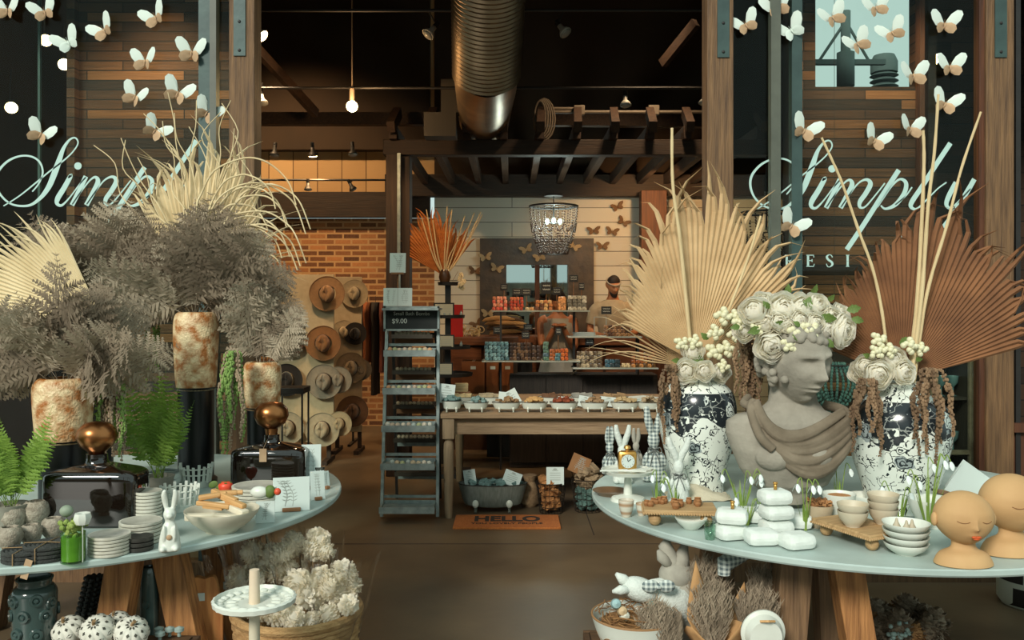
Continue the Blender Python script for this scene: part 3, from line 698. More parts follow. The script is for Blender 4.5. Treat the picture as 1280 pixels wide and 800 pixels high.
def inst(me, name, mat, parent, loc, rot, sc=1.0):
    if mat.name not in [m.name for m in me.materials if m]:
        me.materials.clear(); me.materials.append(mat)
    o = bpy.data.objects.new(name, me); C.objects.link(o); o.parent = parent; o.location = loc; o.rotation_euler = rot; o.scale = (sc,) * 3; return o
def trailing(name, label, cat, top, n, length, spread, mats, seed=3, bead=0.009, group=None, part='strand', dens=34):
    """hanging amaranth / trailing strands: short tapering bristly ropes"""
    rr = random.Random(seed); t = thing(name, label, cat, top, 0, group)
    for i in range(n):
        L = length * rr.uniform(0.6, 1.05); x0 = rr.uniform(-spread, spread); y0 = rr.uniform(-spread, spread) * 0.5
        b = MB(); k = dens
        pts = [Vector((x0 * (0.3 + 0.7 * min(1, u * 2.5)) + 0.006 * math.sin(u * 9 + i), y0 - 0.02 * min(1, u * 3), 0.02 * math.sin(min(1, u * 5) * PI) - L * u)) for u in [j / k for j in range(k + 1)]]
        b.tube(pts, 0.0018, 4)
        for j, p in enumerate(pts):
            u = j / k; s_ = bead * (1.15 - 0.6 * u) * (0.4 + min(1, u * 4) * 0.6)
            for q in range(3):
                a = rr.uniform(0, 2 * PI); c = p + Vector((math.cos(a), math.sin(a), rr.uniform(-.5, .5))) * s_ * 0.7
                b.sph(c, (s_ * 0.55, s_ * 0.55, s_ * 0.7), 6, 4)
        b.build(part, mats[i % len(mats)], t)
    return t
def head(b, H, mt, jaw=0.34, nose=1.0, closed=False, n=64, k=56, lips=1.0, deep=1.0):
    """human head, height H (chin to crown), facing -Y"""
    s = H / 0.23
    def g(x, z, cx, cz, sx, sz): return math.exp(-((x - cx) / sx) ** 2 - ((z - cz) / sz) ** 2)
    rows = []
    for i in range(k + 1):
        t = PI * i / k; row = []
        for j in range(n):
            a = 2 * PI * j / n; u = Vector((math.sin(t) * math.cos(a), math.sin(t) * math.sin(a), -math.cos(t)))
            x, y, z = u.x * 0.074, u.y * 0.096, u.z * 0.116
            if u.z < 0:
                f = 1 - jaw * (-u.z) ** 1.3; x *= f
                if u.y < 0: y *= 1 - 0.1 * (-u.z) ** 2
                else: y *= 1 - 0.5 * (-u.z) ** 1.2
            if u.y < -0.15:
                w_ = min(1, (-u.y - 0.15) * 3); f = 0
                f += nose * 0.021 * g(x, z, 0, -0.022, 0.011, 0.013) + nose * 0.014 * g(x, z, 0, 0.0, 0.008, 0.024) + nose * 0.008 * (g(x, z, -0.011, -0.026, 0.007, 0.008) + g(x, z, 0.011, -0.026, 0.007, 0.008))
                for q in (-1, 1):
                    f -= deep * 0.011 * g(x, z, q * 0.029, 0.01, 0.017, 0.011)
                    f += 0.007 * g(x, z, q * 0.029, 0.009, 0.012, 0.007)
                    f += deep * 0.006 * g(x, z, q * 0.028, 0.029, 0.022, 0.007)
                    f += 0.004 * g(x, z, q * 0.043, -0.022, 0.016, 0.018)
                    if closed: f -= 0.0035 * g(x, z - 0.25 * abs(abs(x) - 0.029), q * 0.029, 0.003, 0.014, 0.002)
                f += lips * (0.007 * g(x, z, 0, -0.050, 0.020, 0.0045) + 0.008 * g(x, z, 0, -0.062, 0.016, 0.005) - 0.005 * g(x, z, 0, -0.0555, 0.022, 0.0022))
                f += 0.008 * g(x, z, 0, -0.093, 0.018, 0.013) - 0.004 * g(x, z, 0, -0.076, 0.02, 0.006)
                y -= f * w_
            row.append(mt @ Vector((x * s, y * s, z * s)))
        rows.append(row)
    b.grid(rows, close_u=True)
    for q in (-1, 1):     # ears
        pts = [(q * 0.073, 0.012, 0.022), (q * 0.082, 0.022, 0.03), (q * 0.086, 0.03, 0.015), (q * 0.081, 0.022, -0.01), (q * 0.072, 0.01, -0.026)]
        b.tube([mt @ (Vector(p) * s) for p in spline(pts, 4)], 0.006 * s, 7)
        b.sph(mt @ (Vector((q * 0.075, 0.014, 0.0)) * s), (0.006 * s, 0.012 * s, 0.022 * s), 10, 8)

# ------------------------------------------------------------------ hat display
m_board = M('hat_board', (176, 156, 122), (192, 172, 138), rough=0.9, scale=20)
def board(x0, x1, y0, y1, Y, label):
    a, c = P(x0, y0, Y), P(x1, y1, Y); t = thing('hat_board', label, 'display board', ((a.x + c.x) / 2, Y, 0), 0, 'hat display boards')
    b = MB(); b.box((0, 0.02, (a.z + c.z) / 2), (c.x - a.x, 0.03, a.z - c.z), None, 0.004); b.build('panel', m_board, t)
    for s in (-1, 1): b = MB(); b.box((s * (c.x - a.x) * 0.4, 0.05, c.z / 2 + 0.04), (0.04, 0.03, c.z + 0.12)); b.box((s * (c.x - a.x) * 0.4, 0.03, 0.02), (0.05, 0.4, 0.04)); b.build('leg', m_column, t)
board(345, 417, 343, 553, 8.6, 'beige hat board nearest the ladder doorway, left and taller one'); board(417, 452, 346, 540, 9.2, 'narrower beige hat board behind the right of the taller one')
def hat(px, py, r_px, Y, c, dark, label, tilt=(0, 0), band=(60, 40, 26)):
    r = S(r_px, Y); Y = {9.12: 9.185, 9.15: 9.185, 8.55: 8.585, 9.0: 9.14, 8.95: 9.14, 8.4: 8.54, 8.35: 8.54}[Y]
    t = thing('brimmed_hat', label, 'hat', P(px, py, Y), 0, 'brimmed hats hung on the display boards')
    t.rotation_euler = (PI / 2 + tilt[0], 0, tilt[1])
    m = M('felt_%d_%d' % (c[0], c[2]), tuple(int(v * 0.88) for v in c), c, rough=0.95, scale=30, sheen=0.2)
    b = MB(); rows = []
    n = 40
    for q, z in ((1.0, 0.03), (0.97, 0.0), (0.7, -0.03), (0.5, 0.0)):
        rows.append([Vector((math.cos(2 * PI * j / n) * r * q, math.sin(2 * PI * j / n) * r * q * 0.98, r * (z + 0.06 * math.cos(4 * PI * j / n) * q * q))) for j in range(n)])
    b.grid(rows, close_u=True)
    b.tube([rows[0][j] for j in range(n)], r * 0.015, 6, closed=True); b.build('brim', m, t)
    b = MB(); rows = []
    for i, (q, z) in enumerate(((0.5, 0.0), (0.47, 0.22), (0.43, 0.42), (0.36, 0.54), (0.22, 0.56), (0.01, 0.5))):
        row = []
        for j in range(n):
            a = 2 * PI * j / n; x, y = math.cos(a), math.sin(a)
            pinch = 1 - 0.28 * (z / 0.56) * max(0, y) ** 2
            dent = 0.14 * math.exp(-((x * q) / 0.09) ** 2) * (1 if i > 2 else 0) + 0.1 * math.exp(-((abs(x * q) - 0.26) / 0.07) ** 2 - ((y * q - 0.2) / 0.16) ** 2) * (1 if i > 1 else 0)
            row.append(Vector((x * r * q * 0.84 * pinch, y * r * q * 1.02, r * (z - dent))))
        rows.append(row)
    b.grid(rows, close_u=True); b.build('crown', m, t, sharp=60)
    b = MB(); b.lathe([(r * 0.503, r * 0.0), (r * 0.492, r * 0.13)], None, 32, sx=0.84, sy=1.02); b.build('hat_band', M('band_%d' % band[0], band, rough=0.6), t)
    return t
TAN = (150, 112, 74); BRN = (112, 76, 48); GRY = (142, 130, 112); LT = (176, 156, 122); BLK = (30, 24, 20); DBR = (72, 42, 26)
hat(430, 415, 15, 9.12, LT, 0, 'light hat mostly hidden behind the black hat', (0, .1)); hat(452, 462, 13, 9.15, GRY, 0, 'grey hat peeking out behind the beige-grey hat at right')
hat(436, 518, 17, 9.15, GRY, 0, 'grey hat peeking out behind the lowest brown hat'); hat(423, 475, 17, 8.55, GRY, 0, 'grey hat just behind the big grey hat'); hat(424, 530, 16, 8.55, LT, 0, 'light hat peeking out behind the lowest pale hat')
hat(443, 367, 18, 9.0, LT, 0, 'pale cream hat at the top right of the boards', (0, -.1)); hat(444, 417, 14.5, 8.95, BLK, 0, 'black hat with a pale band on the right board', band=(150, 140, 120))
hat(439, 460, 20, 8.95, (150, 132, 106), 0, 'beige-grey hat in the middle of the right board'); hat(441, 514, 20, 8.95, (104, 76, 54), 0, 'brown hat lowest on the right board')
hat(409, 367, 22.5, 8.4, TAN, 0, 'tan hat with a beaded band at the top of the left board', band=(96, 74, 50)); hat(404, 429, 22.5, 8.4, (140, 94, 54), 0, 'camel brown hat in the middle of the left board')
hat(405, 477, 22.5, 8.35, GRY, 0, 'grey hat below the camel brown hat'); hat(403, 537, 22, 8.35, (172, 156, 128), 0, 'pale beige hat lowest on the left board')
hat(361, 427, 20, 8.35, DBR, 0, 'dark brown hat at the left, half behind grey plumes'); hat(358, 475, 21, 8.35, BLK, 0, 'black hat with a pale band at the left behind the dark shelf', band=(150, 140, 120)); hat(360, 535, 21, 8.35, (160, 146, 120), 0, 'pale hat at lower left behind the copper stopper')
t = thing('plant_stand', 'small black metal stand in front of the lower left hats', 'stand', (P(365, 0, 7.6).x, 7.6, 0))
zt = P(0, 487, 7.6).z
b = MB(); b.box((0, 0, zt), (0.26, 0.26, 0.05), None, 0.004); b.build('stand_top', m_black, t)
for sx in (-1, 1):
    for sy in (-1, 1):
        b = MB(); b.box((sx * 0.115, sy * 0.115, (zt - 0.02) / 2), (0.014, 0.014, zt - 0.02)); b.build('leg', m_black, t)
# clothing rack
t = thing('clothing_rack', 'black clothing rack with dark garments beside the ladder shelf', 'clothing rack', (P(466, 0, 9.8).x, 9.8, 0))
b = MB(); b.tube([(-0.22, 0, 0.02), (-0.22, 0, 1.62), (0.3, 0, 1.62), (0.3, 0, 0.02)], 0.012, 8); b.box((-0.22, 0, 0.012), (0.03, 0.5, 0.024)); b.box((0.3, 0, 0.012), (0.03, 0.5, 0.024)); b.build('rail_frame', m_black, t)
for i, (c, l) in enumerate((((26, 20, 16), 0.9), ((132, 72, 34), 0.7), ((34, 26, 20), 1.05), ((92, 44, 30), 0.8), ((28, 24, 20), 0.95))):
    g = thing('hanging_garment', ('black dress', 'rust brown top', 'long black dress', 'maroon top', 'dark coat')[i] + ' hanging on the black clothing rack', 'garment', (P(466, 0, 9.8).x - 0.15 + i * 0.09, 9.8, 1.6))
    b = MB(); rows = []
    for q, z in ((0.05, -0.03), (0.16, -0.08), (0.2, -0.14), (0.15, -0.4), (0.17, -l * .7), (0.2, -l)):
        rows.append([Vector((math.cos(2 * PI * j / 28) * 0.035 * (1 + 0.3 * math.sin(j * 1.8)), math.sin(2 * PI * j / 28) * q, z)) for j in range(28)])
    b.grid(rows, close_u=True); b.build('cloth', M('garment_%d' % i, c, rough=0.9), g)
    b = MB(); b.tube([(0, 0, -0.05), (0, 0, -0.01), (0, 0.02, 0.02), (0, 0, 0.035)], 0.003, 5); b.build('hanger', m_black, g)

# ------------------------------------------------------------------ ladder shelf with trays
YL = 6.36
xl0, xr0 = P(477, 0, YL).x, P(547, 0, YL).x; lc = (xl0 + xr0) / 2; W2 = (xr0 - xl0) / 2
t = thing('ladder_shelf', 'zinc A-frame ladder shelf with trays and a small chalkboard on top', 'ladder shelf', (lc, YL, 0))
HT = 1.50
def lx(z): return W2 * (1 - 0.06 * z / HT)
for s in (-1, 1):
    b = MB(); b.bar((s * W2, 0, 0.012), (s * lx(HT), 0.22, HT), 0.024, 0.03, 0.003); b.build('front_leg', m_zinc, t)
    b = MB(); b.bar((s * (W2 - 0.03), 0.62, 0.012), (s * (lx(HT) - 0.03), 0.27, HT), 0.02, 0.024); b.build('rear_leg', m_black, t)
tray_spots = []
m_wslat = wood('tray_wood', (96, 62, 38), (140, 98, 62), 'x')
levels = [(437, 'f'), (484, 'f'), (530, 'f'), (578, 'f'), (631, 'f')]
def zfl(py, Y): return P(0, py, Y).z
for i, py in enumerate((442, 489, 535, 581, 633)):
    z = zfl(py, YL - 0.05); yy = 0.22 * z / HT
    w_ = lx(z) - 0.016
    b = MB(); b.box((0, yy - 0.09, z + 0.002), (2 * w_, 0.2, 0.006)); b.box((0, yy - 0.19, z), (2 * w_ + 0.02, 0.006, 0.046)); b.box((0, yy + 0.01, z + 0.004), (2 * w_, 0.006, 0.05))
    for s in (-1, 1): b.box((s * w_, yy - 0.09, z), (0.006, 0.2, 0.046))
    b.build('tray', m_zinc, t); tray_spots.append((Vector((lc, YL + yy - 0.1, z + 0.005)), w_, i))
    b = MB(); b.bar((-lx(z) , yy + 0.03, z + 0.052), (lx(z), yy + 0.03, z + 0.052), 0.02, 0.02); b.build('rung', m_zinc, t)
    # rear tray, a little higher and behind
    zz = z + 0.12 if i < 4 else z + 0.15; y2 = 0.62 - 0.35 * zz / HT - 0.1
    b = MB(); b.box((0, y2, zz - 0.004), (2 * w_ - 0.05, 0.16, 0.006)); b.box((0, y2 - 0.08, zz - 0.004), (2 * w_ - 0.05, 0.006, 0.03)); b.box((0, y2 + 0.08, zz), (2 * w_ - 0.05, 0.006, 0.04)); b.build('rear_tray', M('dark_tray', (52, 46, 36), (70, 62, 50), rough=0.7), t)
    if i < 4: tray_spots.append((Vector((lc, YL + y2, zz - 0.001)), w_ - 0.03, i + 10))
    b = MB(); b.box((0, y2 + 0.1, zz - 0.05), (2 * w_ - 0.06, 0.01, 0.05)); b.build('back_board', m_wslat if i in (0, 1, 2) else m_zinc, t)
m_chalk = M('chalkboard', (34, 38, 36), (44, 48, 46), rough=0.9, scale=6)
m_chalkw = M('chalk', (196, 200, 190), rough=0.9)
za, zb_ = P(0, 384, YL).z, P(0, 413, YL).z
b = MB(); b.box((0, 0.14, (za + zb_) / 2), (2 * lx(1.5) + 0.02, 0.02, za - zb_)); cb = b.build('chalkboard', m_chalk, t)
b = MB()
for s in (-1, 1): b.box((s * (lx(1.5) + 0.008), 0.135, (za + zb_) / 2), (0.016, 0.034, za - zb_ + 0.02)); b.box((0, 0.135, (za + zb_) / 2 + s * (za - zb_) / 2), (2 * lx(1.5) + 0.03, 0.034, 0.014))
b.build('board_frame', m_zinc, cb)
text('Small Bath Bombs', 0.037, m_chalkw, 'chalk_writing', cb, (0, 0.128, (za + zb_) / 2 + 0.035)); text('$9.00', 0.05, m_chalkw, 'chalk_writing', cb, (-0.09, 0.128, (za + zb_) / 2 - 0.02))
b = MB(); b.box((0, 0.2, HT + 0.012), (2 * lx(1.5) + 0.03, 0.34, 0.016)); b.build('top_shelf', m_zinc, t)
bomb_cols = [(224, 228, 216), (206, 160, 120), (190, 206, 200), (204, 188, 158), (230, 222, 202), (206, 190, 170), (186, 196, 150)]
proto = {}
def small(name, key, fn, mat, loc, rot, label, cat, group, sc=1.0):
    if key not in proto:
        b = MB(); fn(b); o = b.build(name, mat); proto[key] = o
    else:
        o = proto[key].copy(); C.objects.link(o)
    o.location = loc; o.rotation_euler = rot; o.scale = (sc,) * 3
    o['label'] = label; o['category'] = cat; o['group'] = group; return o
names_lv = ['highest', 'second highest', 'middle', 'second lowest', 'lowest']
for c, w_, i in tray_spots:
    if i == 4: continue
    front = i < 10; lv = names_lv[i % 10]
    n = 9
    for k in range(n):
        if i == 3 and k < 1: continue
        ci = R.randrange(len(bomb_cols)) if front else 3
        m = M('bomb_%d' % ci, tuple(int(v * 0.8) for v in bomb_cols[ci]), bomb_cols[ci], rough=0.9, scale=40)
        r = 0.02
        small('bath_bomb', 'bomb%d' % ci, lambda b: b.sph((0, 0, 0), (0.02, 0.02, 0.018), 14, 9), m, c + Vector((-w_ + 0.03 + (2 * w_ - 0.06) * k / (n - 1), R.uniform(-0.075, -0.03) if front else -0.03, 0.0185)), (R.random(), R.random(), R.random()),
              'round bath bomb in the %s %s tray of the ladder shelf' % (lv, 'front' if front else 'rear'), 'bath bomb', 'bath bombs in the %s %s tray' % (lv, 'front' if front else 'rear'), R.uniform(0.85, 1.05) if front else 0.8)
# framed cards on the ladder
m_card = M('card_white', (196, 208, 202), rough=0.8); m_ink = M('ink_grey', (150, 158, 150), rough=0.9); m_easel = wood('easel_wood', (112, 74, 44), (150, 106, 68), 'x')
def botanical(b, w_, h_, seed):
    rr = random.Random(seed)
    for q in range(3):
        x0 = rr.uniform(-.2, .2) * w_; pts = [(x0, -0.35 * h_), (x0 + rr.uniform(-.1, .1) * w_, 0), (x0 + rr.uniform(-.25, .25) * w_, 0.36 * h_)]
        sp = spline(pts, 4); b.ribbon(sp, [w_ * 0.018] * len(sp), 0.0006, -0.002)
        for p in sp[2:]:
            for s in (-1, 1):
                x1, z1 = p[0] + s * w_ * 0.11, p[1] + h_ * 0.05
                b.ribbon([p, ((p[0] + x1) / 2, (p[1] + z1) / 2), (x1, z1)], [w_ * 0.006, w_ * 0.026, w_ * 0.004], 0.0006, -0.002)
def card(px0, px1, py0, py1, Y, label, tilt=0.12, double=False, easel=True, rot=0, group=None, lines=False, m=None, gold=False, cat='card', zb=None, lean=0):
    a, c = P(px0, py0, Y), P(px1, py1, Y); w_ = c.x - a.x; h_ = a.z - c.z
    t = thing('greeting_card', label, cat, ((a.x + c.x) / 2, Y, c.z if zb is None else zb), rot, group)
    mt = rx(-tilt) @ ry(lean) @ T(0, 0, h_ / 2 + (0.012 if easel else 0.0))
    b = MB(); b.box((0, 0, 0), (w_, 0.004, h_), None, 0.001); bm_t(b, mt); b.build('sheet', m or m_card, t)
    b = MB()
    if lines:
        for i in range(5): b.box((0, -0.0026, h_ * (0.3 - i * 0.13)), (w_ * (0.6 if i else 0.35), 0.0006, h_ * 0.03))
        b.sph((0, -0.0022, h_ * 0.38), (w_ * 0.12, 0.0005, h_ * 0.05), 10, 6)
    elif double:
        for s in (-1, 1):
            b2 = MB(); botanical(b2, w_ * 0.45, h_, s + 5); bmesh.ops.translate(b2.bm, verts=b2.bm.verts, vec=(s * w_ * 0.25, 0, 0)); bm_t(b2, mt); b2.build('print', m_ink, t)
        b.box((0, -0.0026, 0), (w_ * 0.01, 0.001, h_))
    else: botanical(b, w_, h_, int(px0))
    bm_t(b, mt); b.build('print', m_ink, t)
    if easel:
        b = MB(); b.box((0, -0.004, 0.007), (w_ * 0.8, 0.05, 0.014), None, 0.002); b.build('wooden_holder', m_easel, t)
    return t
def bm_t(b, m): bmesh.ops.transform(b.bm, matrix=m, verts=b.bm.verts)
bzt = HT + 0.021
a = YL + 0.17
card(479, 515, 355, 378, a, 'pale double-page card open on a wooden holder on top of the ladder shelf', double=True, zb=bzt)
t = card(487, 507, 313, 338, a + 0.12, 'small botanical card high above the ladder shelf, on a wooden block', zb=P(0, 343, a + 0.12).z)
b = MB(); b.cyl((0, 0.02, bzt - t.location.z), (0, 0.02, 0.0), 0.006); b.build('riser', m_easel, t)

# ------------------------------------------------------------------ doormat
ya, yb = 1705 / 282.0, 1705 / 266.0
b = MB(); b.box((0, 0, 0.008), (0.745, yb - ya, 0.016), None, 0.004)
t = thing('doormat', 'orange coir doormat with black HELLO lettering on the concrete floor', 'doormat', (P(633.5, 0, ya).x, (ya + yb) / 2, 0.0))
b.build('coir_mat', M('coir', (150, 84, 36), (186, 112, 54), rough=1, scale=90, bump=0.8, bscale=160), t)
m_inkb = M('mat_ink', (48, 38, 30), rough=1)
text('HELLO', 0.2, m_inkb, 'mat_lettering', t, (0, 0.05, 0.0168), (0, 0, 0), 0.0008, 0.008, sx=0.78)
text('YOU LOVELY PEOPLE', 0.062, m_inkb, 'mat_lettering', t, (0, -0.075, 0.0168), (0, 0, 0), 0.0008, 0.001, sx=0.85)

# ------------------------------------------------------------------ soap table
m_tabw = wood('farm_table_wood', (120, 96, 70), (158, 132, 100), 'x', scale=4)
m_tabz = wood('farm_leg_wood', (124, 104, 80), (158, 136, 106), 'z', scale=4)
tx0, tx1 = P(551, 0, YL).x, 1.55; ty0, ty1 = YL - 0.03, 7.75
t = thing('farm_table', 'long pale wooden farm table with turned legs holding soap tubs', 'table', ((tx0 + tx1) / 2, (ty0 + ty1) / 2, 0))
cx, cy = t.location.x, t.location.y
b = MB()
nb = 8
for i in range(nb): b.box((0, (i + 0.5) * (ty1 - ty0) / nb + ty0 - cy, TH - 0.016), (tx1 - tx0, (ty1 - ty0) / nb - 0.002, 0.032), None, 0.003)
b.build('tabletop', m_tabw, t)
b = MB(); za = TH - 0.033
for s in (-1, 1): b.box((0, s * ((ty1 - ty0) / 2 - 0.07), za - 0.06), (tx1 - tx0 - 0.1, 0.025, 0.12)); b.box((s * ((tx1 - tx0) / 2 - 0.07), 0, za - 0.06), (0.025, ty1 - ty0 - 0.1, 0.12))
b.build('apron', m_tabw, t)
for sx in (-1, 1):
    for sy in (-1, 1):
        b = MB(); q = ((tx1 - tx0) / 2 - 0.055) * sx, ((ty1 - ty0) / 2 - 0.055) * sy
        b.box((q[0], q[1], za - 0.075), (0.085, 0.085, 0.15), None, 0.004)
        b.lathe([(0.036, za - 0.15), (0.027, za - 0.165), (0.036, za - 0.19), (0.038, za - 0.24), (0.036, 0.3), (0.028, 0.03), (0.026, 0.0)], T(q[0], q[1], 0), 20); b.build('leg', m_tabz, t)
# bathtub-shaped soap dishes
m_enam = M('white_enamel', (206, 212, 200), rough=0.35); m_rim = M('dark_rim', (60, 58, 52), rough=0.5)
def tub(name, label, c, w_, d_, h_, m, feet=0.02, group=None, rot=0, ribs=False):
    t = thing(name, label, 'tub', c, rot, group); f0 = feet
    prof = [(0.001, f0), (0.36, f0), (0.41, f0 + h_ * 0.08), (0.455, f0 + h_ * 0.5), (0.5, f0 + h_), (0.485, f0 + h_), (0.44, f0 + h_ * 0.5), (0.38, f0 + h_ * 0.12), (0.001, f0 + h_ * 0.1)]
    b = MB(); b.lathe([(r * w_, z) for r, z in prof], None, 64, sx=1, sy=d_ / w_, fn=(lambda a, z: 1 + 0.006 * math.cos(a * 40)) if ribs else None); b.build('basin', m, t)
    b = MB(); n = 48; b.tube([(math.cos(2 * PI * j / n) * 0.497 * w_, math.sin(2 * PI * j / n) * 0.497 * d_, f0 + h_) for j in range(n)], max(0.0025, w_ * 0.008), 6, closed=True); b.build('rim', m_rim, t)
    for sx in (-1, 1):
        for sy in (-1, 1):
            b = MB(); x, y = sx * w_ * 0.24, sy * d_ * 0.36; k = feet / 0.02
            b.tube([(x, y, f0 + h_ * 0.25), (x, y * 1.12, f0 + h_ * 0.1), (x, y * 1.05, f0 * 0.4), (x, y * 1.15, 0.003 * k)], [0.007 * k, 0.008 * k, 0.004 * k, 0.006 * k], 8); b.build('foot', m, t)
    return t
def soapbar(b): b.box((0, 0, 0), (0.032, 0.02, 0.014), None, 0.002)
tubs = [(565, 25, (110, 140, 136), 'teal', 0.062), (595, 32, (120, 148, 144), 'grey-teal', 0.05), (633, 36, (150, 120, 84), 'tan brown', 0.05), (668, 34, (206, 164, 104), 'orange cream', 0.05), (705, 36, (130, 60, 28), 'rust red', 0.05), (743, 36, (160, 130, 94), 'light brown', 0.05), (781, 36, (186, 162, 118), 'beige', 0.05), (812, 32, (170, 150, 118), 'pale brown', 0.05)]
YT = ty0 + 0.14
for i, (px, wp, col, cn, hh) in enumerate(tubs):
    w_ = S(wp, YT); x = P(px, 0, YT).x
    tub('soap_tub', 'small white footed tub of %s soap pieces in the front row' % cn, (x, YT, TH), w_, 0.14, hh, m_enam, 0.022, 'small white tubs along the front of the farm table')
    m = M('soap_' + cn.replace(' ', '_'), tuple(int(v * 0.75) for v in col), tuple(min(255, int(v * 1.1)) for v in col), rough=0.8, scale=30)
    b = MB(); b.lathe([(0.001, 0.0), (0.4 * w_, 0.0), (0.44 * w_, hh * 0.25), (0.001, hh * 0.42)], None, 24, sy=0.14 / w_)
    tag(b.build('soap_shavings', m, None, (x, YT, TH + 0.022 + hh * 0.5)), '%s soap crumbs filling the %s tub' % (cn, cn), 'soap', kind='stuff')
    for k in range(15):
        a = R.uniform(0, 2 * PI); q = R.random() ** 0.5 * 0.36
        small('soap_piece', 'sp%d' % i, soapbar, m, (x + math.cos(a) * q * w_, YT + math.sin(a) * q * 0.14, TH + 0.022 + hh + 0.002 + max(0, 0.034 * (1 - q / 0.36)) + R.random() * 0.008), (R.uniform(-.4, .4), R.uniform(-.4, .4), R.random() * 3), '%s soap piece heaped in the front tub' % cn, 'soap', '%s soap pieces in a white tub' % cn, R.uniform(1.0, 1.4))
for i, (px, wp, col, cn) in enumerate(((577, 34, (196, 176, 130), 'cream'), (612, 38, (176, 160, 128), 'oatmeal'), (690, 36, (120, 84, 56), 'cocoa'), (728, 34, (150, 150, 140), 'grey'), (768, 36, (170, 140, 100), 'honey'))):
    Y2 = YT + 0.32; w_ = S(wp, Y2) * 0.95; x = P(px, 0, Y2).x
    tub('soap_tub', 'white footed tub of %s soap bars in the second row' % cn, (x, Y2, TH), w_, 0.15, 0.055, m_enam, 0.022, 'small white tubs in the second row of the farm table')
    m = M('soap_' + cn, tuple(int(v * 0.75) for v in col), col, rough=0.8, scale=30)
    for k in range(9):
        small('soap_bar', 'sb%d' % i, lambda b: b.box((0, 0, 0), (0.06, 0.022, 0.036), None, 0.003), m, (x + (k % 3 - 1) * w_ * 0.25, Y2 + (k // 3 - 1) * 0.03, TH + 0.075 + R.random() * 0.012), (R.uniform(-.3, .3), R.uniform(-.3, .3), R.uniform(-.5, .5)), '%s soap bar standing in a second row tub' % cn, 'soap', '%s soap bars in a second row tub' % cn, R.uniform(0.8, 1.1))
for i, (px, py, w_, h_, tl, lb) in enumerate(((557, 479, 20, 24, 0.1, 'in the leftmost tub'), (644, 478, 22, 22, -0.5, 'tilted behind the tan brown soap'), (630, 485, 16, 18, 0.1, 'upright left of the tilted card'), (704, 482, 15, 14, 0.1, 'behind the cocoa soap'), (730, 483, 17, 14, 0.2, 'behind the rust red soap'), (760, 484, 22, 12, 0.1, 'behind the beige soap'))):
    Y3 = YT + 0.13 + 0.05 * (i % 3) if i else YT + 0.02
    card(px - w_ / 2, px + w_ / 2, py - h_ / 2, py + h_ / 2, Y3, 'white printed soap label card %s on the farm table' % lb, tilt=0.2, easel=False, lines=True, zb=TH + (0.06 if i == 0 else 0.012), lean=tl, group='soap label cards')
# loose papers / second bowl of wood discs on the table
b = MB()
for i in range(4): b.box((0.02 * i, 0.02 * i, 0.003 + 0.004 * i), (0.3, 0.2, 0.004), rz(0.2 * i))
tag(b.build('paper_stack', m_card, None, (P(790, 0, 7.25).x, 7.25, TH)), 'loose stack of white papers at the back right of the farm table', 'papers')
for i in range(3): small('soap_block', 'sblk', lambda b: b.box((0, 0, 0.011), (0.1, 0.05, 0.022), None, 0.003), M('cream_soap', (196, 170, 120), (210, 186, 140), rough=0.8), (P(577, 0, 6.95).x, 6.95, TH + 0.1 + 0.0225 * i), (0, 0, 0.1 * i), 'cream soap block stacked at the back left of the farm table', 'soap', 'stacked cream soap blocks')
b = MB(); b.box((0, 0, 0.05), (0.14, 0.09, 0.099), None, 0.004); tag(b.build('wooden_riser', m_easel, None, (P(577, 0, 6.95).x, 6.95, TH)), 'small wooden riser beneath the stacked cream soap blocks', 'riser')

# ------------------------------------------------------------------ under the soap table
YB = 6.62; m_galv = M('galvanised', (112, 120, 112), (146, 154, 146), rough=0.5, metal=0.3, scale=10, stretch=(8, 8, 1))
t = tub('galvanised_tub', 'galvanised oval footed tub of teal soaps on the floor under the farm table', (P(616, 0, YB).x, YB, 0.0), 0.52, 0.27, 0.165, m_galv, 0.04, ribs=True)
for s in (-1, 1):
    b = MB(); b.sph((s * 0.125, -0.133, 0.075), (0.024, 0.012, 0.03), 12, 8); b.build('claw_plate', m_enam, t)
xb_ = P(616, 0, YB).x
m_teal = M('soap_teal', (70, 96, 94), (124, 150, 146), rough=0.8, scale=30)
b = MB(); b.lathe([(0.001, 0.0), (0.2, 0.0), (0.235, 0.05), (0.001, 0.065)], None, 32, sy=0.5); tag(b.build('soap_shavings', m_teal, None, (xb_, YB, 0.125)), 'teal soap crumbs filling the galvanised floor tub', 'soap', kind='stuff')
for k in range(22):
    small('soap_piece', 'tealb', lambda b: b.box((0, 0, 0), (0.055, 0.035, 0.03), None, 0.003), m_teal, (xb_ + R.uniform(-.2, .2), YB + R.uniform(-.08, .06), 0.205 + R.random() * 0.02), (R.uniform(-.5, .5), R.uniform(-.5, .5), R.random() * 3), 'teal soap block in the galvanised floor tub', 'soap', 'teal soap blocks in the galvanised tub', R.uniform(.7, 1))
card(581, 596, 587, 605, YB - 0.03, 'white printed card leaning left in the galvanised tub', 0.2, easel=False, lines=True, zb=0.2, lean=-0.15)
card(626, 648, 592, 610, YB - 0.05, 'white printed card leaning right in the galvanised tub', 0.2, easel=False, lines=True, zb=0.195, lean=0.35)
m_wire = M('dark_wire', (44, 36, 28), rough=0.6, metal=0.5)
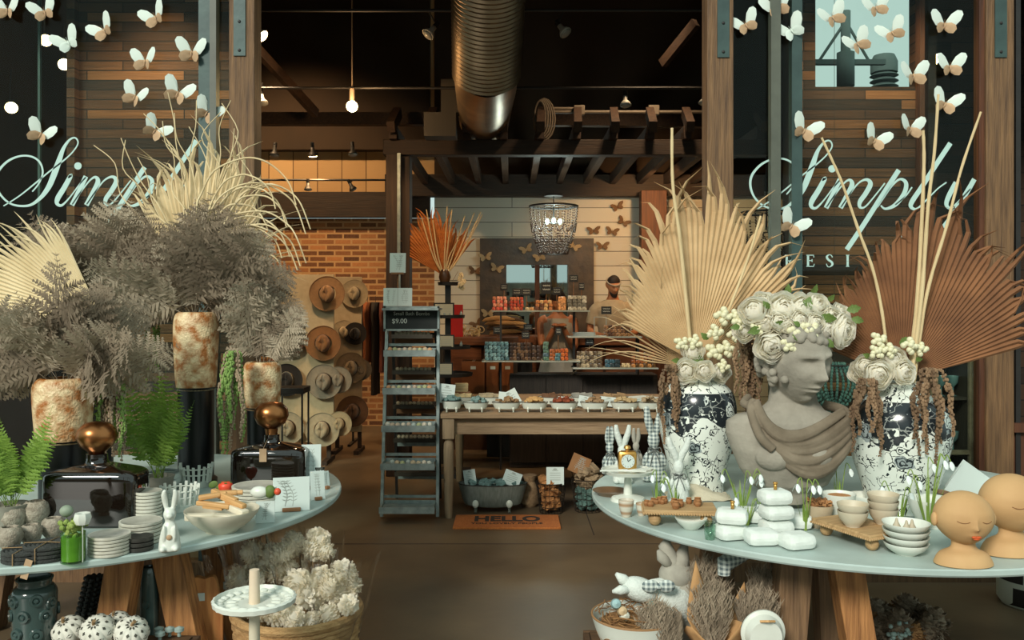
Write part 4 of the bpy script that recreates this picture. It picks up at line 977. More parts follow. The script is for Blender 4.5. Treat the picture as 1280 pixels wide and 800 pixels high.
def wire_basket(px, wpx, h_, Y, label):
    r = S(wpx, Y) / 2; t = thing('wire_basket', label, 'basket', (P(px, 0, Y).x, Y, 0), 0)
    b = MB(); rows = 5
    for i in range(rows + 1):
        z = 0.006 + (h_ - 0.006) * i / rows; q = r * (0.78 + 0.22 * i / rows)
        b.tube([(math.cos(2 * PI * j / 24) * q, math.sin(2 * PI * j / 24) * q, z) for j in range(24)], 0.0022 if i < rows else 0.004, 5, closed=True)
    for j in range(18):
        a = 2 * PI * j / 18; b.tube([(math.cos(a) * r * 0.78, math.sin(a) * r * .78, 0.006), (math.cos(a) * r, math.sin(a) * r, h_)], 0.0018, 5)
    for j in range(-3, 4): b.tube([(j * r * 0.2, -r * 0.7, 0.006), (j * r * 0.2, r * 0.7, 0.006)], 0.0018, 5)
    b.build('wire_frame', m_wire, t); return r
def chunks(px, Y, r, z0, z1, n, col, nm, label, size=(0.06, 0.04, 0.03), key=None):
    m = M('chunk_' + nm, tuple(int(v * 0.7) for v in col), tuple(min(255, int(v * 1.1)) for v in col), rough=0.85, scale=30); x = P(px, 0, Y).x
    for k in range(n):
        z = z0 + (z1 - z0) * (k + 0.5) / n; q = (r * (0.74 + 0.22 * min(1, z / 0.24)) - size[0] * 0.55) * (R.random() ** 0.35); a = R.uniform(0, 2 * PI)
        small(nm, 'ck' + nm, lambda b: b.box((0, 0, 0), size, None, 0.003), m, (x + math.cos(a) * q, Y + math.sin(a) * q, z), (R.uniform(-.7, .7), R.uniform(-.7, .7), R.random() * 3), label, 'soap' if 'wood' not in nm else 'wood piece', nm.replace('_', ' ') + ' pieces in the wire basket')
r = wire_basket(689, 37, 0.225, 6.55, 'dark wire basket of orange-brown pieces, left one under the farm table'); chunks(689, 6.55, r, 0.03, 0.25, 70, (170, 116, 66), 'wood_chunk', 'orange-brown chunk in the left wire basket')
r = wire_basket(735, 42, 0.245, 6.6, 'dark wire basket of teal and grey soaps, right one under the farm table'); chunks(735, 6.6, r, 0.03, 0.17, 60, (84, 112, 104), 'teal_soap', 'dark teal soap in the lower half of the right wire basket'); chunks(735, 6.6, r, 0.19, 0.33, 42, (150, 128, 98), 'tan_soap', 'tan soap bar heaped on top of the right wire basket', (0.075, 0.045, 0.03))
card(683, 705, 583, 605, 6.47, 'large white printed card in the left wire basket', 0.1, easel=False, lines=True, zb=0.22)
card(708, 732, 573, 596, 6.55, 'brown kraft card leaning at the top of the right wire basket', 0.1, easel=False, m=M('kraft', (132, 92, 56), (150, 108, 70), rough=0.9), zb=0.29, lean=0.4)
b = MB(); b.lathe([(0.05, 0), (0.075, 0.03), (0.07, 0.13), (0.04, 0.19), (0.055, 0.24)], None, 20, wob=0.05); tag(b.build('net_bag', M('net_bag', (120, 92, 64), (170, 140, 104), rough=0.9, scale=40, bump=0.6), None, (P(662, 0, 6.75).x, 6.75, 0)), 'netted bag of pale wood pieces between galvanised tub and wire basket', 'bag')

# ------------------------------------------------------------------ tiered stand, rear palm vase beside the ladder
m_signb = M('sign_black', (26, 28, 28), rough=0.7)
YR = 7.98
t = thing('tiered_display', 'black tiered display stand with framed notes behind the ladder shelf', 'display stand', (P(560, 0, YR).x, YR, 0))
zts = [P(0, 355, YR).z, P(0, 396, YR).z, P(0, 434, YR).z, P(0, 468, YR).z, 0.55]
b = MB(); b.box((0, 0, zts[0] / 2), (0.05, 0.05, zts[0])); b.box((0, 0, 0.02), (0.4, 0.36, 0.04)); b.build('post', m_black, t)
for z, r in zip(zts, (0.09, 0.15, 0.2, 0.22, 0.24)):
    b = MB(); b.lathe([(0.001, z - 0.012), (r, z - 0.012), (r + 0.004, z + 0.018), (r - 0.003, z + 0.018), (r - 0.006, z), (0.001, z)], None, 28); b.build('round_tray', m_black, t)
for x0, x1, y0, y1, lb, zz in ((541, 567, 363, 381, 'upper', 1), (546, 568, 404, 421, 'middle', 2), (547, 566, 449, 466, 'lower', 3)):
    Y = YR - 0.19; a = P(x0, y0, Y); c = P(x1, y1, Y)
    t = thing('framed_note', 'black framed paper note, %s of three behind the ladder shelf' % lb, 'frame', ((a.x + c.x) / 2, Y + (0.09 if zz == 1 else 0.0), zts[zz] + 0.0), 0, 'framed notes on the tiered display')
    w_, h_ = c.x - a.x, a.z - c.z
    b = MB(); b.box((0, 0, h_ / 2), (w_, 0.012, h_), None, 0.002); b.build('frame', m_signb, t)
    b = MB(); b.box((0, -0.007, h_ / 2), (w_ * 0.86, 0.002, h_ * 0.8)); p = b.build('paper', M('note_paper', (176, 170, 150), rough=0.9), t)
    b = MB(); [b.box((0, -0.0085, h_ * (0.75 - 0.13 * i)), (w_ * 0.66, 0.0008, h_ * 0.025)) for i in range(5)]; b.build('writing_lines', m_ink, p)
for k in range(14):
    z = zts[1 + k % 3]; a = R.uniform(PI * 0.9, PI * 2.1)
    small('glass_vial', 'vial', lambda b: b.lathe([(0.001, 0), (0.014, 0), (0.014, 0.035), (0.006, 0.045), (0.007, 0.056), (0.001, 0.056)], None, 12), M('vial_glass', (150, 160, 156), (90, 84, 70), rough=0.2, scale=20), (P(560, 0, YR).x + math.cos(a) * 0.12, YR + math.sin(a) * 0.1, z + 0.0), (0, 0, 0), 'small glass vial on the black tiered display', 'vial', 'vials on the tiered display')
m_palmo = M('palm_orange', (150, 84, 34), (190, 118, 56), rough=0.85, scale=9, stretch=(1, 1, 3)); m_stickw = M('pale_stick', (196, 172, 128), (216, 194, 150), rough=0.8, scale=8)
vz = zts[0] + 0.012
t = thing('vase_arrangement', 'small vase with orange dried palm and thin pale sticks above the ladder shelf', 'dried arrangement', (P(556, 0, YR).x, YR, vz))
b = MB(); b.lathe([(0.001, 0), (0.04, 0), (0.055, 0.05), (0.045, 0.1), (0.035, 0.12), (0.028, 0.12), (0.03, 0.02)], None, 24); b.build('vase', M('amber_vase', (52, 34, 20), (90, 60, 34), rough=0.3), t)
Lp = lambda u: S(88, YR) * (0.9 + 0.15 * math.sin(u * PI))
palm_fan('palm_leaf', (0, 0, 0.06), D(80), D(152), Lp, 22, m_palmo, t, seed=4)
palm_fan('palm_leaf', (0.0, 0.05, 0.06), D(52), D(112), lambda u: S(68, YR), 14, m_palmo, t, seed=9)
sticks(t, m_stickw, [((Vector((0, -0.01, 0.05)), P(553 + dx * 0.45, 320, YR - 0.03) - t.location, P(553 + dx, ty, YR - 0.05) - t.location), 0.0065, 0.005) for dx, ty in ((-26, 272), (-20, 262), (-12, 275), (6, 258), (12, 262), (20, 300), (28, 270), (40, 266), (48, 265), (50, 268))])
# orchid spray
t = thing('orchid_spray', 'cream orchid spray hanging beside the small palm vase', 'flowers', (P(573, 0, YR).x, YR - 0.05, vz))
b = MB(); b.tube([(-0.05, 0.04, 0.02), (0.0, 0, 0.1), (0.03, 0, 0.06), (0.02, 0, -0.04)], 0.002, 5); b.build('stem', m_easel, t)
for k in range(9):
    c = Vector((0.0 + R.uniform(0, 0.055), R.uniform(-.02, .02), 0.07 - 0.015 * k)); b = MB()
    for q in range(5):
        a = 2 * PI * q / 5; b.sph(c + Vector((math.cos(a) * 0.012, -0.003, math.sin(a) * 0.012)), (0.011, 0.004, 0.011), 8, 6)
    b.sph(c - Vector((0, 0.006, 0)), 0.004, 8, 6); b.build('blossom', M('orchid_cream', (206, 186, 146), rough=0.7), t)
# ------------------------------------------------------------------ beaded chandeliers
m_bead = M('wood_bead', (48, 34, 24), (82, 60, 42), rough=0.45, scale=30); m_bulb = M('cool_bulb', (205, 255, 240), emit=14)
def chandelier(px, pyt, pyb, wpx, Y, label, lit):
    c = P(px, pyt, Y); r = S(wpx, Y) / 2; Hh = S(pyb - pyt, Y)
    t = thing('beaded_chandelier', label, 'chandelier', c)
    b = MB(); n = 40; b.tube([(math.cos(2 * PI * j / n) * r, math.sin(2 * PI * j / n) * r, 0) for j in range(n)], 0.011, 8, closed=True)
    b.build('rim', m_black, t); b = MB(); b.tube([(math.cos(2 * PI * j / n) * r * .5, math.sin(2 * PI * j / n) * r * .5, -Hh * 0.96) for j in range(n)], 0.005, 8, closed=True)
    b.build('lower_ring', m_black, t); b = MB()
    for a in (0, PI / 2): b.cyl((-r * math.cos(a), -r * math.sin(a), 0), (r * math.cos(a), r * math.sin(a), 0), 0.005, n=6)
    b.build('cross_bars', m_black, t)
    b = MB(); top = P(px, 243, Y).z - c.z if lit else 0.9; b.cyl((0, 0, 0), (0, 0, top), 0.006, n=6); b.build('chain', m_black, t)
    b = MB(); b.lathe([(0.1, top - 0.02), (0.1, top), (0.02, top)], None, 20); b.build('canopy', m_black, t)
    # strands: from the rim to the lower ring, sagging swags of beads
    me = None
    for k in range(22):
        b = MB(); a0 = 2 * PI * k / 22; sp = []
        for j in range(19):
            u = j / 18; a = a0 + 0.0 * u; q = r * (1 - 0.5 * u ** 1.8); sp.append((math.cos(a) * q, math.sin(a) * q, -Hh * 0.93 * u))
        for p in sp: b.sph(p, 0.0085, 7, 5)
        b.build('bead_strand', m_bead, t)
    for lv in (1, 2, 3):
        for k in range(14):
            b = MB(); a0 = 2 * PI * (k + 0.5 * (lv % 2)) / 14; da = 2 * PI / 14; u0 = 0.14 + 0.22 * lv
            for j in range(13):
                v = j / 12; a = a0 + da * v; u = u0 + 0.16 * math.sin(PI * v); q = r * (1 - 0.5 * min(1, u) ** 1.8) + 0.01; b.sph((math.cos(a) * q, math.sin(a) * q, -Hh * u), 0.0085, 7, 5)
            b.build('bead_swag', m_bead, t)
    for k in range(3):
        a = 2 * PI * k / 3 + 0.5; b = MB(); b.sph((math.cos(a) * 0.08, math.sin(a) * 0.08, -Hh * 0.3), (0.02, 0.02, 0.03), 12, 8); b.build('bulb', m_bulb if lit else m_glass_off, t)
    b = MB(); b.cyl((0, 0, 0), (0, 0, -Hh * 0.3), 0.01, n=8); b.cyl((-0.08, 0, -Hh * .34), (0.08, 0, -Hh * .34), 0.006, n=8); b.cyl((0, -0.08, -Hh * .34), (0, 0.08, -Hh * .34), 0.006, n=8); b.build('lamp_arm', m_black, t)
    if lit: light('chandelier_light', 'POINT', c + Vector((0, 0, -Hh * 0.28)), 32, (0.82, 1.0, 0.92), 0.12)
chandelier(692, 258, 320, 60, 9.4, 'beaded chandelier with lit bulbs hanging before the dark mirror', True)
chandelier(958, 266, 338, 62, 8.6, 'beaded chandelier half hidden behind the pale palm leaf', False)

# ------------------------------------------------------------------ mirror
ym = 11.12; a, c = P(600, 298, ym), P(742, 470, ym)
t = thing('framed_mirror', 'large mirror in a wide dark mottled frame on the boarded wall', 'mirror', ((a.x + c.x) / 2, ym, c.z))
w_, h_ = c.x - a.x, a.z - c.z; i0, i1, i2, i3 = [v for v in (P(633, 331, ym).x - t.location.x, P(710, 331, ym).x - t.location.x, P(0, 331, ym).z - c.z, 0.25)]
b = MB(); b.box(((i0 - w_ / 2) / 2, 0, h_ / 2), (i0 + w_ / 2, 0.06, h_)); b.box(((i1 + w_ / 2) / 2, 0, h_ / 2), (w_ / 2 - i1, 0.06, h_)); b.box(((i0 + i1) / 2, 0, (i2 + h_) / 2), (i1 - i0, 0.06, h_ - i2)); b.box(((i0 + i1) / 2, 0, i3 / 2), (i1 - i0, 0.06, i3))
b.build('frame', M('mirror_frame', (44, 34, 24), (84, 66, 46), rough=0.5, scale=8, bump=0.4), t)
b = MB(); b.box(((i0 + i1) / 2, 0.01, (i2 + i3) / 2), (i1 - i0, 0.01, i2 - i3)); b.build('mirror_glass', M('mirror_silver', (190, 200, 196), rough=0.02, metal=1.0), t)
b = MB(); b.box(((i0 + i1) / 2 - 0.0, -0.0, (i2 + i3) / 2), (0.06, 0.02, i2 - i3)); b.build('reflected_divider', m_redwood, t)  # bar imitates a dark divider reflected in the mirror
# wall butterflies indoors
m_butt = M('butterfly_brown', (104, 76, 50), (134, 100, 68), rough=0.8, scale=30); m_butp = M('butterfly_pale', (176, 150, 112), rough=0.8)
ib = None
for px, py, a, pale, lb in ((772, 259, 20, 0, 'highest at right, near the wooden column'), (779, 278, -30, 0, 'second from the top beside the wooden column'), (742, 289, 5, 0, 'right of the chandelier, left of a pair'), (765, 290, -10, 0, 'right of the chandelier, right of a pair'), (753, 308, 0, 0, 'lowest right of the chandelier'), (658, 312, 20, 1, 'on the mirror frame left of the chandelier tip'), (675, 322, 15, 1, 'on the mirror frame under the chandelier'), (717, 308, -30, 1, 'on the mirror frame right of the chandelier'), (607, 322, 10, 1, 'on the upper left corner of the mirror frame'), (621, 336, -15, 1, 'on the left side of the mirror frame'), (594, 339, -5, 0, 'on the white boards just left of the mirror'), (610, 392, 0, 1, 'low on the left side of the mirror frame'), (596, 405, 25, 0, 'low on the white boards beside the cream ribbons')):
    if ib is None:
        ib = thing('wall_butterfly', 'x', 'butterfly')
        for s in (-1, 1):
            b = MB(); wing_patch(b, [(s * x * 1.15, z) for x, z in [(0.002, 0.0), (0.02, 0.04), (0.05, 0.062), (0.08, 0.058), (0.075, 0.03), (0.05, 0.004), (0.06, -0.02), (0.045, -0.045), (0.02, -0.035), (0.004, -0.012)]], 0.4, s); b.build('wing', m_butt, ib, wn=False)
        b = MB(); b.tube([(0, -0.004, 0.03), (0, -0.008, 0), (0, -0.004, -0.03)], [0.003, 0.005, 0.001], 6); b.build('butterfly_body', m_butt, ib); o = ib
    else: o = copy(ib)
    o.location = P(px, py, 11.05 if pale else 11.17); o.rotation_euler = (0, D(-a), 0); o.scale = (0.95,) * 3; o['label'] = ('pale' if pale else 'brown') + ' butterfly ornament ' + lb; o['group'] = 'butterfly ornaments on the rear wall'
    if pale:
        for ch in o.children:
            ch.data = ch.data.copy(); ch.data.materials[0] = m_butp

# ------------------------------------------------------------------ counter and shelves with goods
m_counter = wood('counter_wood', (92, 50, 24), (138, 82, 44), 'x'); m_cabd = wood('dark_cabinet', (34, 28, 22), (56, 46, 36), 'z'); m_shelf = M('shelf_glass_edge', (150, 158, 148), (120, 126, 116), rough=0.3, scale=4)
YC = 9.3
x0, x1 = P(552, 0, YC).x, P(812, 0, YC).x; zt = P(0, 421, YC).z
t = thing('shop_counter', 'long brown wooden counter in front of the boarded rear wall', 'counter', ((x0 + x1) / 2, YC, 0))
b = MB(); b.box((0, 0.3, zt - 0.045), (x1 - x0, 0.62, 0.09), None, 0.005); b.build('worktop', m_counter, t)
b = MB(); b.box((0, 0.32, (zt - 0.09) / 2), (x1 - x0 - 0.06, 0.54, zt - 0.09)); b.build('cabinet', M('counter_dark', (52, 32, 18), (84, 52, 30), rough=0.8, scale=5), t)
for i in range(5):
    b = MB(); b.box((-(x1 - x0) / 2 + 0.22 + i * 0.43, 0.042, zt - 0.32), (0.4, 0.02, 0.42), None, 0.006); b.build('door', m_counter, t)
YS2 = 8.35
x0, x1 = P(637, 0, YS2).x, P(822, 0, YS2).x; zc = P(0, 470, YS2).z
t = thing('display_cabinet', 'dark wooden cabinet under the tiered candy shelves', 'cabinet', ((x0 + x1) / 2, YS2, 0))
b = MB(); b.box((0, 0.15, 0.44), (x1 - x0, 0.34, 0.88), None, 0.006); b.build('cabinet_body', m_cabd, t)
for i in range(4):
    b = MB(); b.box((-(x1 - x0) / 2 + (i + .5) * (x1 - x0) / 4, -0.027, 0.45), ((x1 - x0) / 4 - 0.02, 0.014, 0.8), None, 0.004); b.build('door', m_cabd, t)
t = thing('shelf_rack', 'black metal rack with thin pale shelves stacked with candy', 'shelf rack', (P(670, 0, YS2).x, YS2, 0)); ox = t.location.x
SH = {}
for nm, px0, px1, py, Y in (('top', 615, 736, 388, 8.35), ('low', 603, 724, 450, 8.2), ('right', 715, 820, 458.5, 8.15), ('mid', 709, 800, 420, 8.35)):
    a, c = P(px0, py, Y), P(px1, py, Y); SH[nm] = (a.x, c.x, a.z, Y)
    b = MB(); b.box(((a.x + c.x) / 2 - ox, Y - YS2, a.z - 0.006), (c.x - a.x, 0.3, 0.012), None, 0.002); b.build('shelf', m_shelf, t)
for px, zt_ in ((626, SH['top'][2]), (718, SH['top'][2]), (798, SH['mid'][2])):
    b = MB(); x = P(px, 0, YS2).x - ox
    z0_ = 0.0 if px < 630 else 0.881
    for yy in (-0.12, 0.12): b.box((x, yy if px < 630 else yy * .5 + .07, (zt_ - 0.012 + z0_) / 2), (0.016, 0.016, zt_ - 0.012 - z0_))
    b.build('upright', m_black, t)
def packs(shelf, px0, px1, nx, nz, sz, cols, label, nm, group, rows=1, dy=0.0, jitter=0.004, shape='box'):
    x0, x1, z, Y = SH[shelf]; xa, xb = P(px0, 0, Y).x, P(px1, 0, Y).x
    for i in range(nx):
        for k in range(nz):
            col = cols[R.randrange(len(cols))]; mk = 'pack_%d_%d_%d' % col
            m = M(mk, tuple(int(v * 0.55) for v in col), col, rough=0.35, scale=60, contrast=0.12)
            def fn(b, sz=sz):
                if shape == 'box': b.box((0, 0, sz[2] / 2), sz, None, min(sz) * 0.12)
                elif shape == 'bag':
                    b.lathe([(0.001, 0), (sz[0] * 0.45, 0.002), (sz[0] * 0.5, sz[2] * 0.4), (sz[0] * 0.35, sz[2] * 0.7), (sz[0] * 0.08, sz[2] * 0.8), (sz[0] * 0.25, sz[2])], None, 12, wob=0.1)
            small(nm, nm + mk + shelf + str(sz), fn, m, (xa + (xb - xa) * (i + 0.5) / nx + R.uniform(-1, 1) * jitter, Y - 0.05 + dy + R.uniform(-1, 1) * jitter, z + sz[2] * k * 1.02 + 0.0005), (0, 0, R.uniform(-.12, .12)), label, 'candy' if 'candy' in nm else nm.replace('_', ' '), group)
RED = [(206, 50, 34), (214, 96, 74), (196, 120, 80), (226, 150, 120)]
packs('top', 616, 634, 4, 4, (0.031, 0.05, 0.032), RED, 'red and white candy box in the left red stack on the top shelf', 'candy_box', 'red candy boxes, left stack')
packs('top', 637, 654, 4, 4, (0.03, 0.05, 0.031), [(190, 70, 40), (200, 110, 66), (170, 60, 34)], 'red-brown candy box in the right red stack on the top shelf', 'candy_box', 'red candy boxes, right stack')
packs('top', 656, 668, 2, 1, (0.04, 0.05, 0.03), [(206, 150, 90), (190, 170, 130)], 'small pale package next to the red stacks', 'package', 'small pale packages')
packs('top', 669, 690, 4, 3, (0.036, 0.05, 0.032), [(190, 120, 66), (214, 170, 110), (110, 66, 36)], 'brown and cream candy in the middle of the top shelf', 'candy_box', 'brown candy in the middle of the top shelf')
packs('top', 698, 707, 1, 1, (0.075, 0.06, 0.13), [(214, 150, 90)], 'tall orange gift box on the top shelf', 'gift_box', 'gift box')
packs('top', 709, 733, 4, 4, (0.042, 0.05, 0.034), [(170, 162, 140), (110, 106, 92), (196, 190, 170)], 'silver-white candy bag in the grey stack at the right of the top shelf', 'candy_bag', 'silver candy bags')
packs('low', 606, 636, 6, 5, (0.036, 0.06, 0.034), [(110, 156, 166), (140, 182, 190), (84, 120, 130)], 'pale blue candy bag in the blue stack on the lower left shelf', 'candy_bag', 'pale blue candy bags')
packs('low', 637, 664, 6, 5, (0.034, 0.06, 0.032), [(78, 52, 34), (120, 92, 66), (52, 36, 26)], 'dark brown candy bag beside the blue stack', 'candy_bag', 'dark brown candy bags')
packs('low', 665, 676, 2, 4, (0.04, 0.06, 0.034), [(64, 44, 32), (96, 72, 50)], 'dark candy bag in the narrow stack on the lower shelf', 'candy_bag', 'dark candy bags, narrow stack')
packs('low', 678, 686, 1, 5, (0.05, 0.06, 0.034), [(96, 130, 110), (80, 110, 120)], 'green-blue tin in the tall stack on the lower shelf', 'candy_tin', 'green-blue candy tins')
packs('low', 687, 700, 2, 3, (0.05, 0.06, 0.034), [(80, 124, 130), (170, 96, 50)], 'teal or rust candy bag near the right end of the lower shelf', 'candy_bag', 'teal and rust candy bags')
packs('low', 700, 709, 2, 3, (0.034, 0.06, 0.036), [(206, 110, 50), (190, 90, 40)], 'orange candy bag at the right end of the lower shelf', 'candy_bag', 'orange candy bags')
packs('right', 720, 752, 6, 4, (0.038, 0.06, 0.036), [(150, 138, 112), (96, 80, 60), (176, 160, 130)], 'grey-beige nut bag stacked on the right shelf', 'nut_bag', 'grey-beige nut bags')
packs('right', 755, 774, 3, 2, (0.045, 0.06, 0.036), [(60, 96, 110), (44, 60, 66)], 'dark blue candy bag on the right shelf', 'candy_bag', 'dark blue candy bags')
packs('right', 776, 786, 2, 1, (0.038, 0.05, 0.036), [(200, 176, 130)], 'cream candy bag on the right shelf', 'candy_bag', 'cream candy bags on the right shelf')
packs('right', 788, 818, 6, 4, (0.036, 0.06, 0.034), [(150, 84, 40), (190, 130, 70), (96, 66, 30)], 'amber candy bag at the right end of the right shelf', 'candy_bag', 'amber candy bags')
packs('mid', 754, 786, 6, 3, (0.044, 0.06, 0.034), [(120, 84, 54), (150, 110, 70), (80, 52, 34)], 'brown striped pack on the middle right shelf', 'candy_bag', 'brown striped packs')
# bags of bark / cured sticks: long tapering pieces on counter
m_bark = M('bark_food', (150, 104, 58), (204, 164, 106), rough=0.8, scale=30, stretch=(1, 6, 6)); m_barkd = M('bark_dark', (44, 32, 24), (92, 70, 50), rough=0.8, scale=30)
b = MB(); b.box((0, 0, 0.035), (0.5, 0.26, 0.07), None, 0.006); cz = P(637, 422, 8.95)
tg = tag(b.build('display_tray', m_counter, None, (cz.x, 9.03, cz.z - 0.05)), 'brown display tray under the piled loaves', 'tray')
b = MB(); b.box((0, 0, 0), (0.46, 0.24, cz.z - 0.052)); 
o = b.build('display_plinth', m_cabd, None, (cz.x, 9.03, (cz.z - 0.052) / 2)); tag(o, 'dark plinth beneath the tray of piled loaves', 'plinth')
for i in range(14):
    lv = i // 4; dark = i % 3 == 1
    small('cured_loaf', 'loaf%d' % dark, lambda b: b.tube([(-0.17, 0, 0), (-0.13, 0, 0.012), (-0.03, 0, 0.02), (0.09, 0, 0.014), (0.17, 0.0, 0.0)], [0.004, 0.02, 0.028, 0.024, 0.004], 10), m_barkd if dark else m_bark,
          (P(632 + (i % 2) * 12 - lv * 3, 0, 8.9).x, 8.94 + (i % 4) * 0.05, cz.z + 0.045 + lv * 0.044), (0, R.uniform(-.08, .08), R.uniform(-.25, .25)), ('dark' if dark else 'golden') + ' long loaf in the pile below the top shelf', 'loaf', ('dark' if dark else 'golden') + ' loaves piled on the tray', 1.0)
# cream ribbons heap and brown boxes at the left
t = thing('ribbon_heap', 'heap of cream curled ribbon on the counter left of the blue stack', 'ribbon', (P(588, 0, 8.9).x, 8.9, P(0, 421, 8.9).z))
b = MB()
for k in range(16):
    c = Vector((R.uniform(-.12, .12), R.uniform(-.06, .06), 0.02 + R.random() * 0.07)); r_ = R.uniform(0.02, 0.045); q = Euler((R.uniform(0, 3), R.uniform(0, 3), 0)).to_matrix()
    b.tube([c + q @ Vector((math.cos(2 * PI * j / 14) * r_, math.sin(2 * PI * j / 14) * r_, 0)) for j in range(14)], 0.006, 6, closed=True)
b.build('ribbon_curls', M('cream_ribbon', (206, 176, 124), rough=0.8), t)
m_cardb = M('cardboard', (118, 66, 32), (150, 90, 48), rough=0.9, scale=6)
YX = 8.55
zcb = P(0, 420, YX).z
t = thing('side_table', 'brown side table with shelf for cardboard boxes behind the farm table', 'table', (P(598, 0, YX).x, YX + 0.14, 0))
b = MB(); b.box((0, 0, zcb - 0.04), (0.78, 0.34, 0.05), None, 0.004); b.build('tabletop', m_counter, t)
b = MB(); b.box((0, 0, 0.43), (0.74, 0.3, 0.03)); b.build('lower_shelf', m_cabd, t)
for sx in (-1, 1):
    for sy in (-1, 1): b = MB(); b.box((sx * 0.36, sy * 0.14, (zcb - 0.065) / 2), (0.04, 0.04, zcb - 0.065)); b.build('leg', m_cabd, t)
for px0, px1, lb in ((577, 606, 'widest brown cardboard box, left of three'), (608, 624, 'narrow brown cardboard box, middle of three'), (626, 643, 'brown cardboard box with two white stickers, right of three')):
    a, c = P(px0, 452, YX), P(px1, 0, YX); w_ = c.x - a.x; t = thing('cardboard_box', lb + ' behind the farm table', 'box', ((a.x + c.x) / 2, YX + 0.14, 0.446), 0, 'cardboard boxes')
    h_ = min(a.z - 0.446, zcb - 0.07 - 0.446); b = MB(); b.box((0, 0, h_ / 2), (w_ - 0.004, 0.28, h_), None, 0.003); b.build('carton', m_cardb, t)
    b = MB(); b.box((0.0, -0.141, h_ - 0.06), (0.05, 0.002, 0.03)); b.build('sticker', m_card, t)
    b = MB(); b.box((0, -0.0, h_ + 0.0006), (0.03, 0.281, 0.001)); b.build('packing_tape', M('tape', (150, 104, 60), rough=0.3), t)
b = MB(); b.box((0, 0, 0.16), (0.14, 0.02, 0.32), None, 0.003); tag(b.build('red_binder', M('binder_red', (196, 26, 14), rough=0.5), None, (P(570, 0, 8.75).x, 8.75, zcb - 0.015 + 0.0)), 'bright red folder standing beside the framed notes', 'folder')
# black signs on sticks
def sign_on_stick(px, py, w_, h_, Y, zb, label, lines=2):
    c = P(px, py, Y); t = thing('price_sign', label, 'price sign', (c.x, Y, zb), 0, 'small black price signs on sticks'); z = c.z - zb; W, Hh = S(w_, Y), S(h_, Y)
    b = MB(); b.box((0, 0, z), (W, 0.008, Hh), None, 0.003); b.build('sign_board', m_signb, t)
    b = MB(); b.cyl((0, 0.008, 0), (0, 0.008, z + Hh * .3), 0.0035, n=6); b.cyl((0, 0.008, 0), (0, 0.008, 0.006), 0.025, n=12); b.build('stick', m_easel, t)
    b = MB()
    for i in range(lines):
        zz = z + Hh * (0.2 - 0.32 * i); pts = [(-W * 0.34 + W * 0.68 * q / 14, zz + Hh * 0.07 * math.sin(q * 2.3 + i)) for q in range(15)]; b.ribbon(pts, [Hh * 0.04] * 15, 0.001, -0.0048)
    b.build('chalk_scrawl', m_chalkw, t)
zT, YT2 = SH['top'][2] + 0.0005, 8.46
for px, py, w_, h_, lb in ((630, 359, 9, 8, 'leftmost above the red candy'), (646, 365, 11, 9, 'above the gap between the red stacks'), (658, 365, 12, 9, 'right of the red stacks'), (683, 360, 13, 15, 'largest, above the brown candy'), (696, 364, 11, 9, 'overlapping the largest one'), (717, 348, 11, 9, 'highest on a long stick'), (727, 358, 7, 9, 'rightmost on the top shelf')):
    sign_on_stick(px, py, w_, h_, YT2, zT, 'black price sign ' + lb)
for px, py, w_, h_, Y, sh, lb in ((622, 413, 11, 9, 8.32, 'low', 'above the pale blue stack'), (657, 419, 10, 9, 8.32, 'low', 'above the dark brown candy'), (660, 409, 11, 8, 8.33, 'low', 'before the piled loaves'), (698, 414, 7, 9, 8.33, 'low', 'before the grey dress'), (737, 427, 11, 9, 8.27, 'right', 'above the grey-beige nut bags'), (758, 388, 13, 10, 8.47, 'mid', 'before the man in the beige shirt')):
    sign_on_stick(px, py, w_, h_, Y, SH[sh][2] + 0.0005, 'black price sign ' + lb)
b = MB()
for i in range(5): b.box((0, 0, 0.004 + i * 0.007), (0.2 - 0.003 * i, 0.16, 0.006), rz(0.04 * i))
tag(b.build('bag_stack', M('pale_paper_bag', (140, 152, 150), rough=0.7), None, (P(726, 0, 8.35).x + 0.03, 8.36, SH['mid'][2])), 'flat stack of pale blue paper bags left on the middle shelf', 'paper bags')
t = thing('card_holder', 'clear framed sign holder before the man', 'sign holder', (P(750, 0, 8.3).x, 8.28, SH['mid'][2]))
b = MB(); w_, h_ = S(15, 8.3), S(24, 8.3)
b.box((-w_ / 2, 0, h_ / 2), (0.006, 0.012, h_)); b.box((w_ / 2, 0, h_ / 2), (0.006, 0.012, h_)); b.box((0, 0, h_), (w_ + 0.006, 0.012, 0.006)); b.box((0, 0, 0.004), (w_, 0.05, 0.008)); b.build('holder_frame', m_zinc, t)

